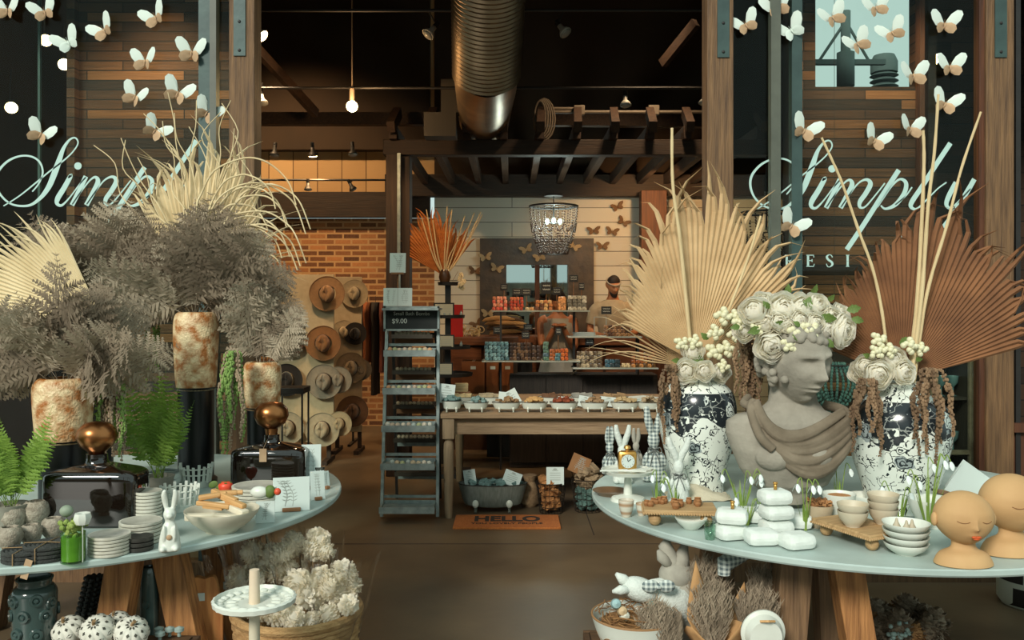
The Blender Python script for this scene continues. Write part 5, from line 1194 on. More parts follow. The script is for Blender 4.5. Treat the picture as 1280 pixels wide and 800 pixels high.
# ------------------------------------------------------------------ people
def limb(b, pts, rad): b.tube(spline([tuple(p) for p in pts], 5), [rad[0] + (rad[-1] - rad[0]) * i / (5 * (len(pts) - 1)) if len(rad) == 2 else rad[min(i // 5, len(rad) - 1)] * (1 - (i % 5) / 5) + rad[min(i // 5 + 1, len(rad) - 1)] * ((i % 5) / 5) for i in range(5 * (len(pts) - 1) + 1)], 14)
def torso(b, secs, m):
    rows = []
    for z, rx_, ry_, oy in secs:
        rows.append([m @ Vector((math.cos(2 * PI * j / 32) * rx_, math.sin(2 * PI * j / 32) * ry_ + oy, z)) for j in range(32)])
    vs = b.grid(rows, close_u=True); b._f(list(reversed(vs[0]))); b._f(vs[-1])
def hand(b, wrist, d, side, L=0.17, up=None):
    """palm with four curled fingers and a thumb; d points along the hand"""
    d = Vector(d).normalized(); up = Vector(up or (0, 0, 1)); s = d.cross(up).normalized(); n = s.cross(d)
    w0 = Vector(wrist); p = w0 + d * L * 0.27
    q = Matrix((s, d, n)).transposed().to_4x4(); b.sph(p, (0.036, L * 0.3, 0.015), 14, 8, q)
    for i, (o, l) in enumerate(((-0.028, 0.9), (-0.01, 1.0), (0.009, 0.94), (0.027, 0.76))):
        a = w0 + s * o + d * L * 0.46; e = a + d * L * 0.26 * l - n * 0.012; f = e + d * L * 0.12 * l - n * 0.03; b.tube(spline([tuple(a - d * 0.02), tuple(a), tuple(e), tuple(f)], 3), 0.0085, 7)
    a = w0 + s * side * 0.03 + d * L * 0.16; b.tube(spline([tuple(a - s * side * 0.012), tuple(a + s * side * 0.022 + d * 0.03), tuple(a + s * side * 0.026 + d * 0.06 - n * 0.012)], 3), 0.0105, 7)
m_skin = M('skin', (176, 112, 74), (196, 132, 92), rough=0.55, scale=20); m_skin.node_tree.nodes['Principled BSDF'].inputs['Subsurface Weight'].default_value = 0.05
m_hair = M('hair_dark', (28, 20, 16), (44, 32, 26), rough=0.8, scale=60)
m_shirt = M('shirt_beige', (150, 134, 110), (166, 150, 124), rough=0.9, scale=20, bump=0.15, bscale=12); m_jean = M('dark_trousers', (34, 34, 40), rough=0.9)
YM = 10.42
ztop = P(0, 343, YM).z
t = thing('person', 'man in beige t-shirt with short dark hair and beard looking down behind the counter', 'person', (P(766, 0, YM).x, YM, 0))
k = (ztop - 0.0) / 1.80; HZ = 1.66
# body as one surface of overlapping sections fused by remesh
b = MB()
torso(b, [(0.92, 0.16, 0.11, 0.0), (1.02, 0.165, 0.115, 0.0), (1.14, 0.155, 0.11, 0.0), (1.28, 0.18, 0.12, 0.0), (1.40, 0.2, 0.115, 0.0), (1.47, 0.17, 0.09, 0.005), (1.51, 0.085, 0.07, 0.005), (1.56, 0.058, 0.06, -0.01), (1.63, 0.056, 0.06, -0.025)], Matrix())
hm = T(0.0, -0.055, 1.675) @ rx(0.42) @ rz(0.2) @ T(0, 0, 0.0)
head(b, 0.235, hm)
for s, el, wr in ((-1, (-0.27, -0.02, 1.16), (-0.15, -0.25, 1.12)), (1, (0.27, -0.02, 1.16), (0.11, -0.25, 1.14))):
    limb(b, [(s * 0.15, 0, 1.43), (s * 0.215, 0, 1.39), el, wr], (0.06, 0.052, 0.042, 0.028)); hand(b, wr, (-s * 0.6, -0.8, -0.15), -s)
    limb(b, [(s * 0.085, 0, 0.95), (s * 0.095, 0.0, 0.7), (s * 0.1, -0.01, 0.5), (s * 0.1, 0.03, 0.08)], (0.088, 0.075, 0.055, 0.042)); b.box((s * 0.1, -0.06, 0.035), (0.085, 0.25, 0.07), None, 0.025)
bm_t(b, SC(k * .93, k, k)); body = b.build('body', m_skin, t)
md = body.modifiers.new('fuse', 'REMESH'); md.mode = 'VOXEL'; md.voxel_size = 0.0075; md.use_smooth_shade = True
b = MB(); torso(b, [(0.9, 0.178, 0.13, 0.0), (1.02, 0.182, 0.13, 0.0), (1.14, 0.172, 0.125, 0.0), (1.28, 0.195, 0.133, 0.0), (1.40, 0.216, 0.13, 0.0), (1.475, 0.185, 0.105, 0.005), (1.515, 0.098, 0.082, 0.0)], Matrix())
for s in (-1, 1): limb(b, [(s * 0.14, 0, 1.43), (s * 0.218, 0, 1.385), (s * 0.262, -0.01, 1.235)], (0.08, 0.075, 0.07))
bm_t(b, SC(k * .93, k, k)); sh = b.build('t_shirt', m_shirt, t); md = sh.modifiers.new('fuse', 'REMESH'); md.mode = 'VOXEL'; md.voxel_size = 0.01; md.use_smooth_shade = True
b = MB()
for s in (-1, 1): limb(b, [(s * 0.075, 0, 0.97), (s * 0.097, 0.0, 0.7), (s * 0.1, -0.01, 0.5), (s * 0.1, 0.03, 0.09)], (0.108, 0.095, 0.075, 0.065))
bm_t(b, SC(k * .93, k, k)); b.build('trousers', m_jean, t)
b = MB(); rows = []
for i in range(9):
    q = PI * 0.5 * i / 8
    rows.append([hm @ Vector((math.cos(2 * PI * j / 32) * 0.079 * math.cos(q) , 0.012 + math.sin(2 * PI * j / 32) * 0.096 * math.cos(q), 0.03 + 0.03 * max(0, -math.sin(2 * PI * j / 32)) * math.cos(q) - 0.06 * max(0, math.sin(2 * PI * j / 32)) * math.cos(q) + 0.092 * math.sin(q))) for j in range(32)])
b.grid(rows, close_u=True); bm_t(b, SC(k * .93, k, k)); b.build('hair', m_hair, t)
b = MB(); rows = []
for i in range(7):
    v = i / 6; rows.append([hm @ Vector((math.sin(D(-78 + 156 * j / 16)) * (0.058 - 0.02 * v), -math.cos(D(-78 + 156 * j / 16)) * (0.088 - 0.006 * v) + 0.006 - 0.008 * v, -0.066 - 0.042 * v - 0.008 * math.cos(D(-78 + 156 * j / 16)) + (0.03 * (abs(j - 8) / 8) ** 2 * (1 - v)))) for j in range(17)])
b.grid(rows); bm_t(b, SC(k * .93, k, k)); o = b.build('beard', m_hair, t); sm = o.modifiers.new('thick', 'SOLIDIFY'); sm.thickness = 0.008; sm.offset = 0
b = MB(); n = 28; b.tube([hm @ Vector((math.cos(2 * PI * j / n) * 0.082, math.sin(2 * PI * j / n) * 0.101, 0.05 + 0.012 * math.sin(2 * PI * j / n))) for j in range(n)], 0.009, 8, closed=True); bm_t(b, SC(k * .93, k, k)); b.build('headband', M('headband', (150, 140, 124), rough=0.9), t)
# second person: grey dress, hands joined, face behind the signs
YM2 = 9.02; kz = P(0, 362, YM2).z / 1.64
YM2 = 9.02
t = thing('person', 'person in a grey sleeveless dress leaning forward with both hands together behind the top shelf', 'person', (P(697, 0, YM2).x, YM2, 0))
b = MB(); k2 = kz
torso(b, [(0.86, 0.15, 0.11, 0.0), (0.98, 0.14, 0.1, 0.0), (1.1, 0.12, 0.09, 0), (1.22, 0.145, 0.105, 0.0), (1.32, 0.155, 0.09, 0.0), (1.37, 0.1, 0.07, 0.0), (1.41, 0.05, 0.05, -0.01), (1.47, 0.045, 0.05, -0.02)], Matrix())
hm = T(0.0, -0.045, 1.525) @ rx(0.5); head(b, 0.22, hm)
for s, el, wr in ((-1, (-0.15, -0.1, 1.07), (-0.05, -0.21, 1.26)), (1, (0.16, -0.08, 1.07), (0.05, -0.21, 1.26))):
    limb(b, [(s * 0.11, 0, 1.35), (s * 0.165, 0, 1.31), el, wr], (0.045, 0.04, 0.034, 0.024)); hand(b, wr, (-s * 0.75, -0.3, 0.5), -s, 0.15)
    limb(b, [(s * 0.075, 0, 0.9), (s * 0.08, 0, 0.68), (s * 0.08, -0.01, 0.47), (s * 0.08, 0.03, 0.07)], (0.08, 0.068, 0.05, 0.036)); b.box((s * 0.08, -0.05, 0.03), (0.075, 0.22, 0.06), None, 0.02)
bm_t(b, SC(k2, k2, k2)); body = b.build('body', m_skin, t); md = body.modifiers.new('fuse', 'REMESH'); md.mode = 'VOXEL'; md.voxel_size = 0.007; md.use_smooth_shade = True
b = MB(); rows = []
for z, a1, b1 in ((0.5, 0.24, 0.19), (0.7, 0.21, 0.16), (0.9, 0.17, 0.13), (1.0, 0.155, 0.115), (1.1, 0.135, 0.1), (1.22, 0.158, 0.118), (1.31, 0.15, 0.1), (1.355, 0.115, 0.085)):
    rows.append([Vector((math.cos(2 * PI * j / 48) * a1 * (1 + (0.05 * math.sin(j * PI / 3) if z < 1 else 0)), math.sin(2 * PI * j / 48) * b1 * (1 + (0.05 * math.sin(j * PI / 3) if z < 1 else 0)), z)) for j in range(48)])
b.grid(rows, close_u=True); bm_t(b, SC(k2, k2, k2)); b.build('dress', M('dress_grey', (170, 160, 142), (188, 178, 160), rough=0.9, scale=14, bump=0.3), t)
b = MB(); rows = []
for i in range(9):
    q = PI * 0.5 * i / 8; rows.append([hm @ Vector((math.cos(2 * PI * j / 32) * 0.08 * math.cos(q), 0.012 + math.sin(2 * PI * j / 32) * 0.1 * math.cos(q), 0.02 + 0.03 * max(0, -math.sin(2 * PI * j / 32)) - 0.09 * max(0, math.sin(2 * PI * j / 32)) * math.cos(q) + 0.1 * math.sin(q))) for j in range(32)])
b.grid(rows, close_u=True); b.sph(hm @ Vector((0, 0.09, 0.06)), 0.045, 14, 10); bm_t(b, SC(k2, k2, k2)); b.build('hair', m_hair, t)

# ------------------------------------------------------------------ shop cabinets behind the right window
m_dist = M('distressed_white', (96, 80, 62), (138, 122, 100), rough=0.9, scale=14, bump=0.4)
m_mirr = M('dim_mirror', (70, 70, 64), rough=0.08, metal=0.9)
Yq = 5.55
def cab(px0, px1, pyt, Y, label, d=0.3):
    a, c = P(px0, pyt, Y), P(px1, 0, Y); w_ = c.x - a.x; t = thing('glazed_cabinet', label, 'cabinet', ((a.x + c.x) / 2, Y + d / 2, 0)); h_ = a.z
    b = MB(); b.box((0, d / 2 - 0.01, h_ / 2), (w_, 0.02, h_)); b.box((0, 0, 0.04), (w_, d, 0.08)); b.box((0, 0, h_ - 0.01), (w_, d, 0.02))
    for s in (-1, 1): b.box((s * (w_ / 2 - 0.01), 0, h_ / 2), (0.02, d - 0.04, h_ - 0.04))
    b.build('carcass', m_cabd, t)
    for i in range(1, 4): b = MB(); b.box((0, 0, h_ * i / 4), (w_ - 0.05, d - 0.06, 0.015)); b.build('shelf', m_cabd, t)
    b = MB()
    for s in (-1, 1): b.box((s * (w_ / 2 - 0.02), -d / 2 - 0.012, h_ / 2), (0.04, 0.022, h_))
    b.box((0, -d / 2 - 0.012, h_ - 0.02), (w_ - 0.08, 0.022, 0.04)); b.box((0, -d / 2 - 0.012, 0.06), (w_ - 0.08, 0.022, 0.12)); b.box((0, -d / 2 - 0.012, h_ * 0.52), (w_ - 0.08, 0.022, 0.025)); b.build('face_frame', m_dist, t)
    return t, w_, h_, d
t, w_, h_, d_ = cab(1162, 1218, 428, 5.12, 'distressed cabinet with dark shelves behind the right vase and glass')
X0 = t.location.x; Y0 = t.location.y
m_clear = M('blue_glassware', (110, 140, 140), (60, 84, 90), rough=0.1, scale=10, trans=0.0)
for i in range(9):
    sh = 1 + i % 3
    small('glass_goblet', 'gob', lambda b: b.lathe([(0.001, 0), (0.026, 0), (0.006, 0.008), (0.005, 0.05), (0.03, 0.08), (0.034, 0.12), (0.031, 0.12), (0.02, 0.075), (0.001, 0.06)], None, 14), m_clear, (X0 - 0.07 + 0.07 * (i // 3), Y0 - 0.02, h_ * sh / 4 + 0.008), (0, 0, 0), 'blue-grey goblet inside the distressed cabinet', 'goblet', 'goblets in the cabinet behind the glass')
# items low in the display behind the glass, right
m_pot = M('blue_pot', (84, 106, 104), (112, 134, 130), rough=0.3, scale=6)
def wpos(px, pyb, Y): v = P(px, pyb, Y); return Vector((v.x, Y, max(0, v.z)))
t = thing('window_bench', 'low grey distressed bench inside the right window', 'bench', (P(1160, 0, 5.25).x, 5.3, 0))
zb = 0.12; xA, xB = P(1090, 0, 5.25).x - t.location.x, P(1232, 0, 5.25).x - t.location.x
b = MB(); b.box(((xA + xB) / 2, 0.0, zb - 0.02), (xB - xA, 0.36, 0.04), None, 0.004); b.build('bench_top', m_dist, t)
for x in (xA + 0.05, xB - 0.05): b = MB(); b.box((x, 0, (zb - 0.04) / 2), (0.04, 0.3, zb - 0.04)); b.build('leg', m_dist, t)
b = MB(); b.lathe([(0.001, 0), (0.055, 0), (0.07, 0.1), (0.085, 0.17), (0.078, 0.17), (0.06, 0.05), (0.001, 0.03)], None, 28, fn=lambda a, z: 1 + 0.02 * math.cos(a * 18)); tag(b.build('fluted_pot', m_pot, None, (P(1115, 0, 5.28).x, 5.28, zb)), 'fluted blue-grey pot on the bench inside the right window', 'pot')
b = MB(); b.lathe([(0.001, 0), (0.04, 0), (0.06, 0.008), (0.05, 0.012), (0.001, 0.01)], None, 20); tag(b.build('small_dish', m_pot, None, (P(1096, 0, 5.16).x, 5.16, zb)), 'small pale dish beside the fluted pot inside the window', 'dish')
def pillow(px, Y, w_, h_, z, m, label, rot=0, tilt=0.2):
    b = MB(); rows = []
    for i in range(15):
        v = -1 + 2 * i / 14; row = []
        for j in range(30):
            a = 2 * PI * j / 30; u = math.cos(a); s = math.sin(a)
            row.append(Vector((u * w_ / 2 * (1 - 0.06 * (1 - abs(v)) ** 2), s * 0.055 * (max(0, 1 - v * v)) ** 0.6 * (max(0, 1 - abs(u) ** 3)) ** 0.3, v * h_ / 2 * (1 - 0.05 * (1 - abs(u)) ** 2) + h_ / 2)))
        rows.append(row)
    b.grid(rows, close_u=True); bm_t(b, rx(-tilt)); return tag(b.build('cushion', m, None, (P(px, 0, Y).x, Y, z), sharp=80), label, 'cushion')
m_geo = wallmat('geometric_cloth', True, (40, 34, 28), (50, 42, 34), (150, 146, 128), 0.09, 0.08, ms=0.008, off=0.5, streak=0.05, bump=0.1)
pillow(1163, 5.25, 0.17, 0.24, zb, M('grey_linen', (96, 84, 68), (120, 106, 88), rough=0.95, scale=30), 'plain grey-brown cushion beside the fluted pot in the window')
pillow(1205, 5.25, 0.19, 0.22, zb, m_geo, 'dark patterned cushion at the right end of the window bench')
m_hex = wallmat('hex_cloth', True, (26, 22, 18), (34, 28, 22), (190, 196, 180), 0.11, 0.12, ms=0.014, off=0.5, streak=0.05, bump=0.1)
b = MB(); b.lathe([(0.001, 0), (0.15, 0), (0.17, 0.03), (0.175, 0.3), (0.16, 0.34), (0.001, 0.345)], None, 32); tag(b.build('pouffe', m_hex, None, (P(1292, 0, 4.55).x, 4.55, 0)), 'black pouffe with pale hexagon pattern at the right edge under the table', 'pouffe')
# teal glass-bead chandelier behind the bust
YH = 5.3
t = thing('teal_bead_chandelier', 'teal glass bead chandelier hanging behind the stone bust inside the window', 'chandelier', P(1043, 455, YH))
m_tealg = M('teal_glass', (48, 76, 76), (104, 136, 130), rough=0.12, scale=30, coat=0.5)
b = MB(); b.lathe([(0.05, 0), (0.075, -0.01), (0.05, -0.02)], None, 20); b.cyl((0, 0, 0), (0, 0, 3.9 - P(0, 455, YH).z), 0.0015, n=6); b.build('crown_ring', m_black, t)
for k in range(22):
    a = 2 * PI * k / 22; b = MB(); L = 0.3 * R.uniform(0.85, 1.1)
    for j in range(16):
        u = j / 15; q = 0.06 + 0.065 * math.sin(PI * min(1, u * 1.25)); b.sph((math.cos(a) * q, math.sin(a) * q * 0.8, -L * u), (0.009, 0.009, 0.012), 7, 5)
    b.build('glass_strand', m_tealg, t)
# ------------------------------------------------------------------ two round metal display tables
m_top = M('table_zinc', (150, 166, 160), (184, 200, 194), rough=0.5, metal=0.05, scale=5, detail=7, bump=0.05)
m_leg = wood('trestle_wood', (112, 70, 36), (198, 140, 84), 'z', scale=4, bump=0.5)
m_legd = wood('trestle_dark', (84, 62, 42), (142, 110, 78), 'z', scale=4, bump=0.5)
def round_table(cx, cy, label, legs):
    t = thing('round_table', label, 'table', (cx, cy, 0)); r = 1.025
    b = MB(); b.lathe([(0.001, TH - 0.024), (r - 0.004, TH - 0.024), (r, TH - 0.018), (r, TH - 0.004), (r - 0.004, TH), (0.001, TH)], None, 128); b.build('tabletop', m_top, t, sharp=25)
    b = MB(); b.box((0, 0, TH - 0.07), (1.3, 0.14, 0.088), None, 0.004); b.box((0, 0, TH - 0.07), (0.14, 1.3, 0.087), None, 0.004); b.build('cross_beam', m_leg, t)
    for (x0, y0, x1, y1, w_, m) in legs:
        b = MB(); b.bar((x1, y1, 0.012), (x0, y0, TH - 0.03), w_, w_ * 0.9, 0.004, up=(0, 1, 0)); b.build('leg', m, t)
    return t
cL = (-1.75, 3.64); cR = (1.36, 3.645)
def tl(px, py_ignored, Y, c): return (P(px, 0, Y).x - c[0], Y - c[1])
def legpx(px0, px1, Y, c, w_, m, dy=0.0):
    # top pixel column at table height, bottom pixel column at the floor
    a = tl(px0, 0, Y, c); d = tl(px1, 0, Y + dy, c); return (a[0], a[1], d[0], d[1], w_, m)
round_table(*cL, 'left round zinc-topped table on slanted timber legs', [legpx(160, 118, 3.02, cL, 0.1, m_leg), legpx(208, 262, 3.12, cL, 0.1, m_leg), legpx(182, 210, 3.7, cL, 0.1, m_legd), legpx(-60, -130, 3.1, cL, 0.1, m_leg), legpx(20, -10, 4.2, cL, 0.1, m_legd), legpx(262, 300, 3.5, cL, 0.09, m_leg)])
round_table(*cR, 'right round zinc-topped table on slanted timber legs', [legpx(993, 972, 3.05, cR, 0.11, m_legd), legpx(1052, 1096, 3.0, cR, 0.1, m_leg), legpx(1030, 1040, 3.5, cR, 0.1, m_legd), legpx(1330, 1390, 3.1, cR, 0.1, m_leg), legpx(900, 880, 4.1, cR, 0.1, m_legd)])

def at(px, py, back=0.0, h=TH):
    Y = depth(py, h); return Vector(((px - 640) / F * Y, Y + back, h))
def lathe_thing(name, label, cat, loc, prof, mat, n=40, sx=1, sy=1, wob=0, rot=0, group=None, fn=None):
    b = MB(); b.lathe(prof, None, n, sx, sy, wob, fn); return tag(b.build(name, mat, None, loc), label, cat, group)
def pxs(n, p): return n * p.y / F
# ---- flowers and leaves
m_rose = M('cream_petal', (247, 243, 230), (253, 250, 240), rough=0.75, scale=20, sheen=0.1); thin(m_rose, 0.55)
m_berry = M('cream_berry', (206, 202, 166), (222, 218, 184), rough=0.55)
m_leafg = thin(M('leaf_green', (84, 112, 52), (124, 148, 76), rough=0.6, scale=14), 0.3)
def rose_mesh(seed, open_=1.0):
    rr = random.Random(seed); b = MB()
    for n, r, fm in ((3, 0.34, 168), (4, 0.45, 160), (5, 0.56, 150), (5, 0.67, 139), (6, 0.78, 127), (6, 0.89, 113), (7, 1.0, 96)):
        for k in range(n):
            a0 = 2 * PI * (k + rr.random() * 0.5) / n + r * 5; half = 2 * PI / n * 0.78; rows = []; fk = D(fm * rr.uniform(0.9, 1.06)); r2 = r * rr.uniform(0.93, 1.05)
            for i in range(7):
                v = i / 6; row = []
                for j in range(7):
                    u = -1 + j / 3; ph = fk * (0.15 + 0.85 * v * (1 - 0.22 * u * u)); a = a0 + u * half * (0.5 + 0.5 * math.sin(min(1, v * 1.4) * PI / 2))
                    lip = 0.09 * open_ * max(0, v - 0.7) / 0.3; q = (r2 + lip) * math.sin(ph) * (1 + 0.06 * math.sin(5 * a)) + 0.02 * rr.uniform(-1, 1) * v
                    row.append(Vector((math.cos(a) * q, math.sin(a) * q, -(r2 * 0.8) * math.cos(ph) + 0.025 * rr.uniform(-1, 1) * v)))
                rows.append(row)
            b.grid(rows)
    b.sph((0, 0, 0), 0.22, 10, 8)
    o = b.build('r', m_rose, wn=False, sharp=75); me = o.data; bpy.data.objects.remove(o); return me
ROSES = [rose_mesh(1), rose_mesh(2, 1.4), rose_mesh(5, 0.6)]
def berry_mesh():
    b = MB(); rr = random.Random(4)
    for k in range(9):
        a = 2 * PI * k / 9 * 2.4; q = 0.9 * math.sqrt(k / 9); b.sph((math.cos(a) * q, math.sin(a) * q, 0.35 * (1 - q)), 0.36 + 0.05 * rr.random(), 10, 8)
    o = b.build('r', m_berry); me = o.data; bpy.data.objects.remove(o); return me
BERRY = berry_mesh()
def leaf_mesh():
    b = MB(); rows = []
    for i in range(9):
        v = i / 8; w_ = 0.3 * math.sin(PI * v ** 0.8) * (1.12 if i % 2 else 0.9); z = 0.22 * math.sin(PI * v * 0.8)
        rows.append([Vector((v, -w_, z + w_ * 0.25)), Vector((v, 0, z)), Vector((v, w_, z + w_ * 0.25))])
    b.grid(rows); o = b.build('r', m_leafg, wn=False); me = o.data; bpy.data.objects.remove(o); return me
LEAF = leaf_mesh()
def place_px(t, me, name, px, py, Y, r_px, face=(0, -1, 0.25), spin=None, mat=None):
    p = P(px, py, Y) - Vector(t.location); q = Vector(face).normalized().to_track_quat('Z', 'Y')
    o = bpy.data.objects.new(name, me if mat is None else me); C.objects.link(o); o.parent = t; o.location = p
    o.rotation_mode = 'QUATERNION'; o.rotation_quaternion = q @ Euler((0, 0, R.random() * 6 if spin is None else spin)).to_quaternion(); s = S(r_px, Y) * (1.12 if name != 'berry_cluster' else 1); o.scale = (s, s, s); return o
def bouquet(label, loc, roses, berries, leaves, name='flower_cluster', Y=None):
    t = thing(name, label, 'flowers', loc)
    for px, py, r, dx, dz, dy in roses: place_px(t, ROSES[R.randrange(3)], 'rose', px, py, Y + dy, r, (dx, -1, dz))
    for px, py, r, dy in berries: place_px(t, BERRY, 'berry_cluster', px, py, Y + dy, r)
    for px, py, r, ang, dy in leaves:
        o = place_px(t, LEAF, 'leaf', px, py, Y + dy, r); o.rotation_mode = 'XYZ'; o.rotation_euler = (R.uniform(-.5, .5) + PI / 2, -D(ang), 0)
    return t

# ================================================================== RIGHT TABLE
m_porc = porcelain()
VASE = [(0.001, 0.0), (0.62, 0.0), (0.66, 0.02), (0.66, 0.07), (0.74, 0.2), (0.86, 0.34), (0.97, 0.5), (1.0, 0.62), (0.97, 0.74), (0.86, 0.83), (0.62, 0.9), (0.42, 0.925), (0.4, 0.94), (0.4, 0.97), (0.46, 0.99), (0.46, 1.0), (0.38, 1.0), (0.34, 0.95), (0.34, 0.9)]
def vase(px, w_px, base, h, label):
    r = S(w_px, base.y) / 2; prof = spline(VASE, 3); b = MB(); b.lathe([(max(0.001, p[0]) * r, p[1] * h) for p in prof], None, 56)
    return tag(b.build('ginger_jar_vase', m_porc, None, base), label, 'vase')
vr = Vector((P(1124, 0, 3.4).x, 3.4, TH)); hr = P(0, 478, 3.4).z - TH
vase(1124, 122, vr, hr, 'large white vase with black and white floral pattern under the brown palm leaf')
vl = Vector((P(872, 0, 3.72).x, 3.72, TH)); hl = P(0, 462, 3.72).z - TH
vase(872, 96, vl, hl, 'smaller floral patterned vase beneath the pale palm leaf, left of the stone bust')
# pale fan and brown fan
m_palmp = M('palm_pale', (172, 140, 98), (208, 178, 134), rough=0.85, scale=7, stretch=(1, 1, 1)); m_palmb = M('palm_brown', (98, 62, 36), (140, 94, 58), rough=0.85, scale=7)
Yf = 3.74; fbase = P(868, 452, Yf)
def fan_L(tbl):
    def f(u):
        x = u * (len(tbl) - 1); i = min(int(x), len(tbl) - 2); return S(tbl[i] + (tbl[i + 1] - tbl[i]) * (x - i), Yf)
    return f
o = palm_fan("palm_leaf", fbase, D(12), D(152), fan_L([150, 172, 196, 218, 245, 252, 215, 170, 140, 118]), 58, m_palmp, None, split=0.76, curl=0.2, seed=11, dish=0.15)
tag(o, 'big pale straw-coloured dried palm fan rising from the left patterned vase', 'dried palm')
o = palm_fan("palm_leaf", fbase + Vector((-0.03, 0.05, -0.02)), D(100), D(176), fan_L([160, 150, 140, 138, 130]), 16, m_palmp, None, split=0.35, curl=0.34, wmul=0.55, seed=21)
tag(o, 'loose drooping pale palm blades curling out left of the big pale fan', 'dried palm')
Yf = 3.42; fbase2 = P(1128, 474, Yf)
o = palm_fan('palm_leaf', fbase2, D(14), D(158), fan_L([205, 222, 235, 246, 262, 235, 180, 160, 150, 130, 105]), 60, m_palmb, None, split=0.8, curl=0.2, seed=12, dish=0.12)
tag(o, 'big rusty brown dried palm fan rising from the right patterned vase', 'dried palm')
# sticks
def stickthing(label, lst, m, origin):
    t = thing('bare_branch', label, 'branch', origin, 0, 'pale bare branches in the vases')
    sticks(t, m, [([p - Vector(origin) for p in pts], r0, r1) for pts, r0, r1 in lst], 'branch_stem'); return t
Ya = 3.69
stickthing('pale peeled stick standing tallest above the left patterned vase', [([P(866, 460, Ya), P(860, 400, Ya), P(850, 300, Ya), P(841, 230, Ya), P(840, 160, Ya)], 0.0085, 0.006)], m_stickw, (vl.x, Ya, 1.3))
stickthing('pale peeled stick leaning right above the left patterned vase', [([P(880, 460, Ya), P(912, 385, Ya), P(936, 320, Ya), P(951, 270, Ya)], 0.0065, 0.005)], m_stickw, (vl.x, Ya, 1.3))
Ya = 3.36
stickthing('pale stick leaning left above the right patterned vase', [([P(1112, 478, Ya), P(1104, 400, Ya), P(1092, 340, Ya), P(1074, 290, Ya), P(1053, 230, Ya), P(1040, 200, Ya), P(1027, 172, Ya)], 0.0065, 0.0045)], m_stickw, (vr.x, Ya, 1.3))
stickthing('pale upright stick, left of the close pair above the right patterned vase', [([P(1136, 478, Ya), P(1147, 370, Ya), P(1153, 260, Ya), P(1155, 200, Ya), P(1154, 163, Ya)], 0.009, 0.0055)], m_stickw, (vr.x, Ya, 1.3))
stickthing('tallest pale stick, right of the close pair above the right patterned vase', [([P(1138, 478, Ya - .02), P(1152, 370, Ya - .02), P(1160, 260, Ya - .02), P(1168, 190, Ya - .02), P(1173, 118, Ya - .02)], 0.0085, 0.005)], m_stickw, (vr.x, Ya, 1.3))
stickthing('pale stick leaning right above the right patterned vase', [([P(1142, 478, Ya), P(1158, 370, Ya), P(1184, 280, Ya), P(1202, 210, Ya), P(1226, 140, Ya)], 0.0075, 0.0045)], m_stickw, (vr.x, Ya, 1.3))
# flowers
bouquet('cream roses and pale berries around the neck of the right patterned vase', (vr.x, vr.y, TH + hr), [(1082, 458, 13, -.4, .2, 0), (1098, 468, 16, -.1, 0, -.05), (1118, 448, 15, 0, .5, -.02), (1131, 465, 14, .3, .1, -.04), (1075, 466, 12, -.6, 0, .02)],
  [(1098, 426, 10, -.02), (1112, 438, 9, -.04), (1095, 440, 9, -.04), (1137, 432, 10, -.02), (1150, 436, 9, 0)], [(1124, 430, 14, 30, 0), (1112, 455, 10, 200, 0), (1142, 448, 10, 0, 0), (1088, 446, 10, 160, 0)], Y=3.34)
bouquet('cream blossoms and pale berries around the neck of the left patterned vase', (vl.x, vl.y, TH + hl), [(858, 464, 13, -.2, 0, -.04), (881, 464, 11, 0, 0, -.06), (902, 466, 11, .3, 0, 0), (866, 440, 12, 0, .3, 0)],
  [(852, 430, 9, 0), (868, 428, 9, 0), (893, 440, 11, 0), (908, 436, 10, 0), (894, 416, 10, 0), (904, 395, 11, .02), (923, 444, 9, 0), (904, 458, 8, -.04), (918, 418, 9, 0.02)], [(880, 448, 14, 190, 0), (886, 424, 12, 140, 0), (850, 450, 10, 180, 0), (913, 404, 12, 70, 0.03)], Y=3.64)
Yb = 3.36
crown_roses = [(942, 388, 17, -.6, .5, 0), (930, 412, 13, -.8, 0, .05), (965, 432, 18, -.2, -.2, -.02), (957, 405, 13, -.3, .1, -.02), (980, 386, 20, 0, .5, 0), (985, 408, 12, 0, 0, -.04), (1003, 384, 17, .1, .6, 0), (1022, 380, 14, .2, .6, 0), (1040, 398, 15, .4, .3, 0), (1035, 412, 14, .4, 0, -.02), (1055, 414, 18, .8, -.1, 0), (1020, 404, 12, .2, .2, -.04), (1000, 400, 12, 0, .2, -.04), (953, 376, 12, -.3, .8, .04), (1052, 392, 12, .6, .5, .04), (975, 402, 12, -.1, .3, -.04)]
crown_b = [(996, 416, 11, -.05), (1012, 414, 12, -.05), (987, 432, 10, -.05), (1008, 446, 7, -.05), (1008, 436, 7, -.05), (918, 396, 9, .06), (924, 403, 9, .05), (945, 412, 8, -.02), (1018, 424, 9, -.05)]
crown_l = [(950, 410, 16, 200, -.03), (1006, 392, 20, 70, 0), (1026, 394, 18, -10, -.03), (1058, 388, 16, 10, 0), (1064, 398, 14, -15, 0), (982, 370, 14, 80, .05), (1012, 368, 14, 60, .05), (990, 416, 14, -60, -.06), (962, 386, 12, 130, -.02), (1032, 376, 12, 40, .02), (968, 404, 10, 20, -.05), (1030, 424, 14, -40, -.04), (925, 408, 12, 190, 0), (1000, 408, 10, 150, -.06)]
tC = bouquet('big crown of cream roses, berries and leaves on the head of the stone bust', (P(1000, 0, Yb).x, Yb + 0.1, P(0, 420, Yb).z), crown_roses, crown_b, crown_l, 'floral_wreath', Y=Yb - 0.03)
for px, py, r, dy in ((960, 392, 14, .12), (1000, 376, 14, .14), (1040, 392, 13, .12), (978, 372, 13, .2)): place_px(tC, ROSES[0], 'rose', px, py, Yb + dy, r, (0, 0, 1))
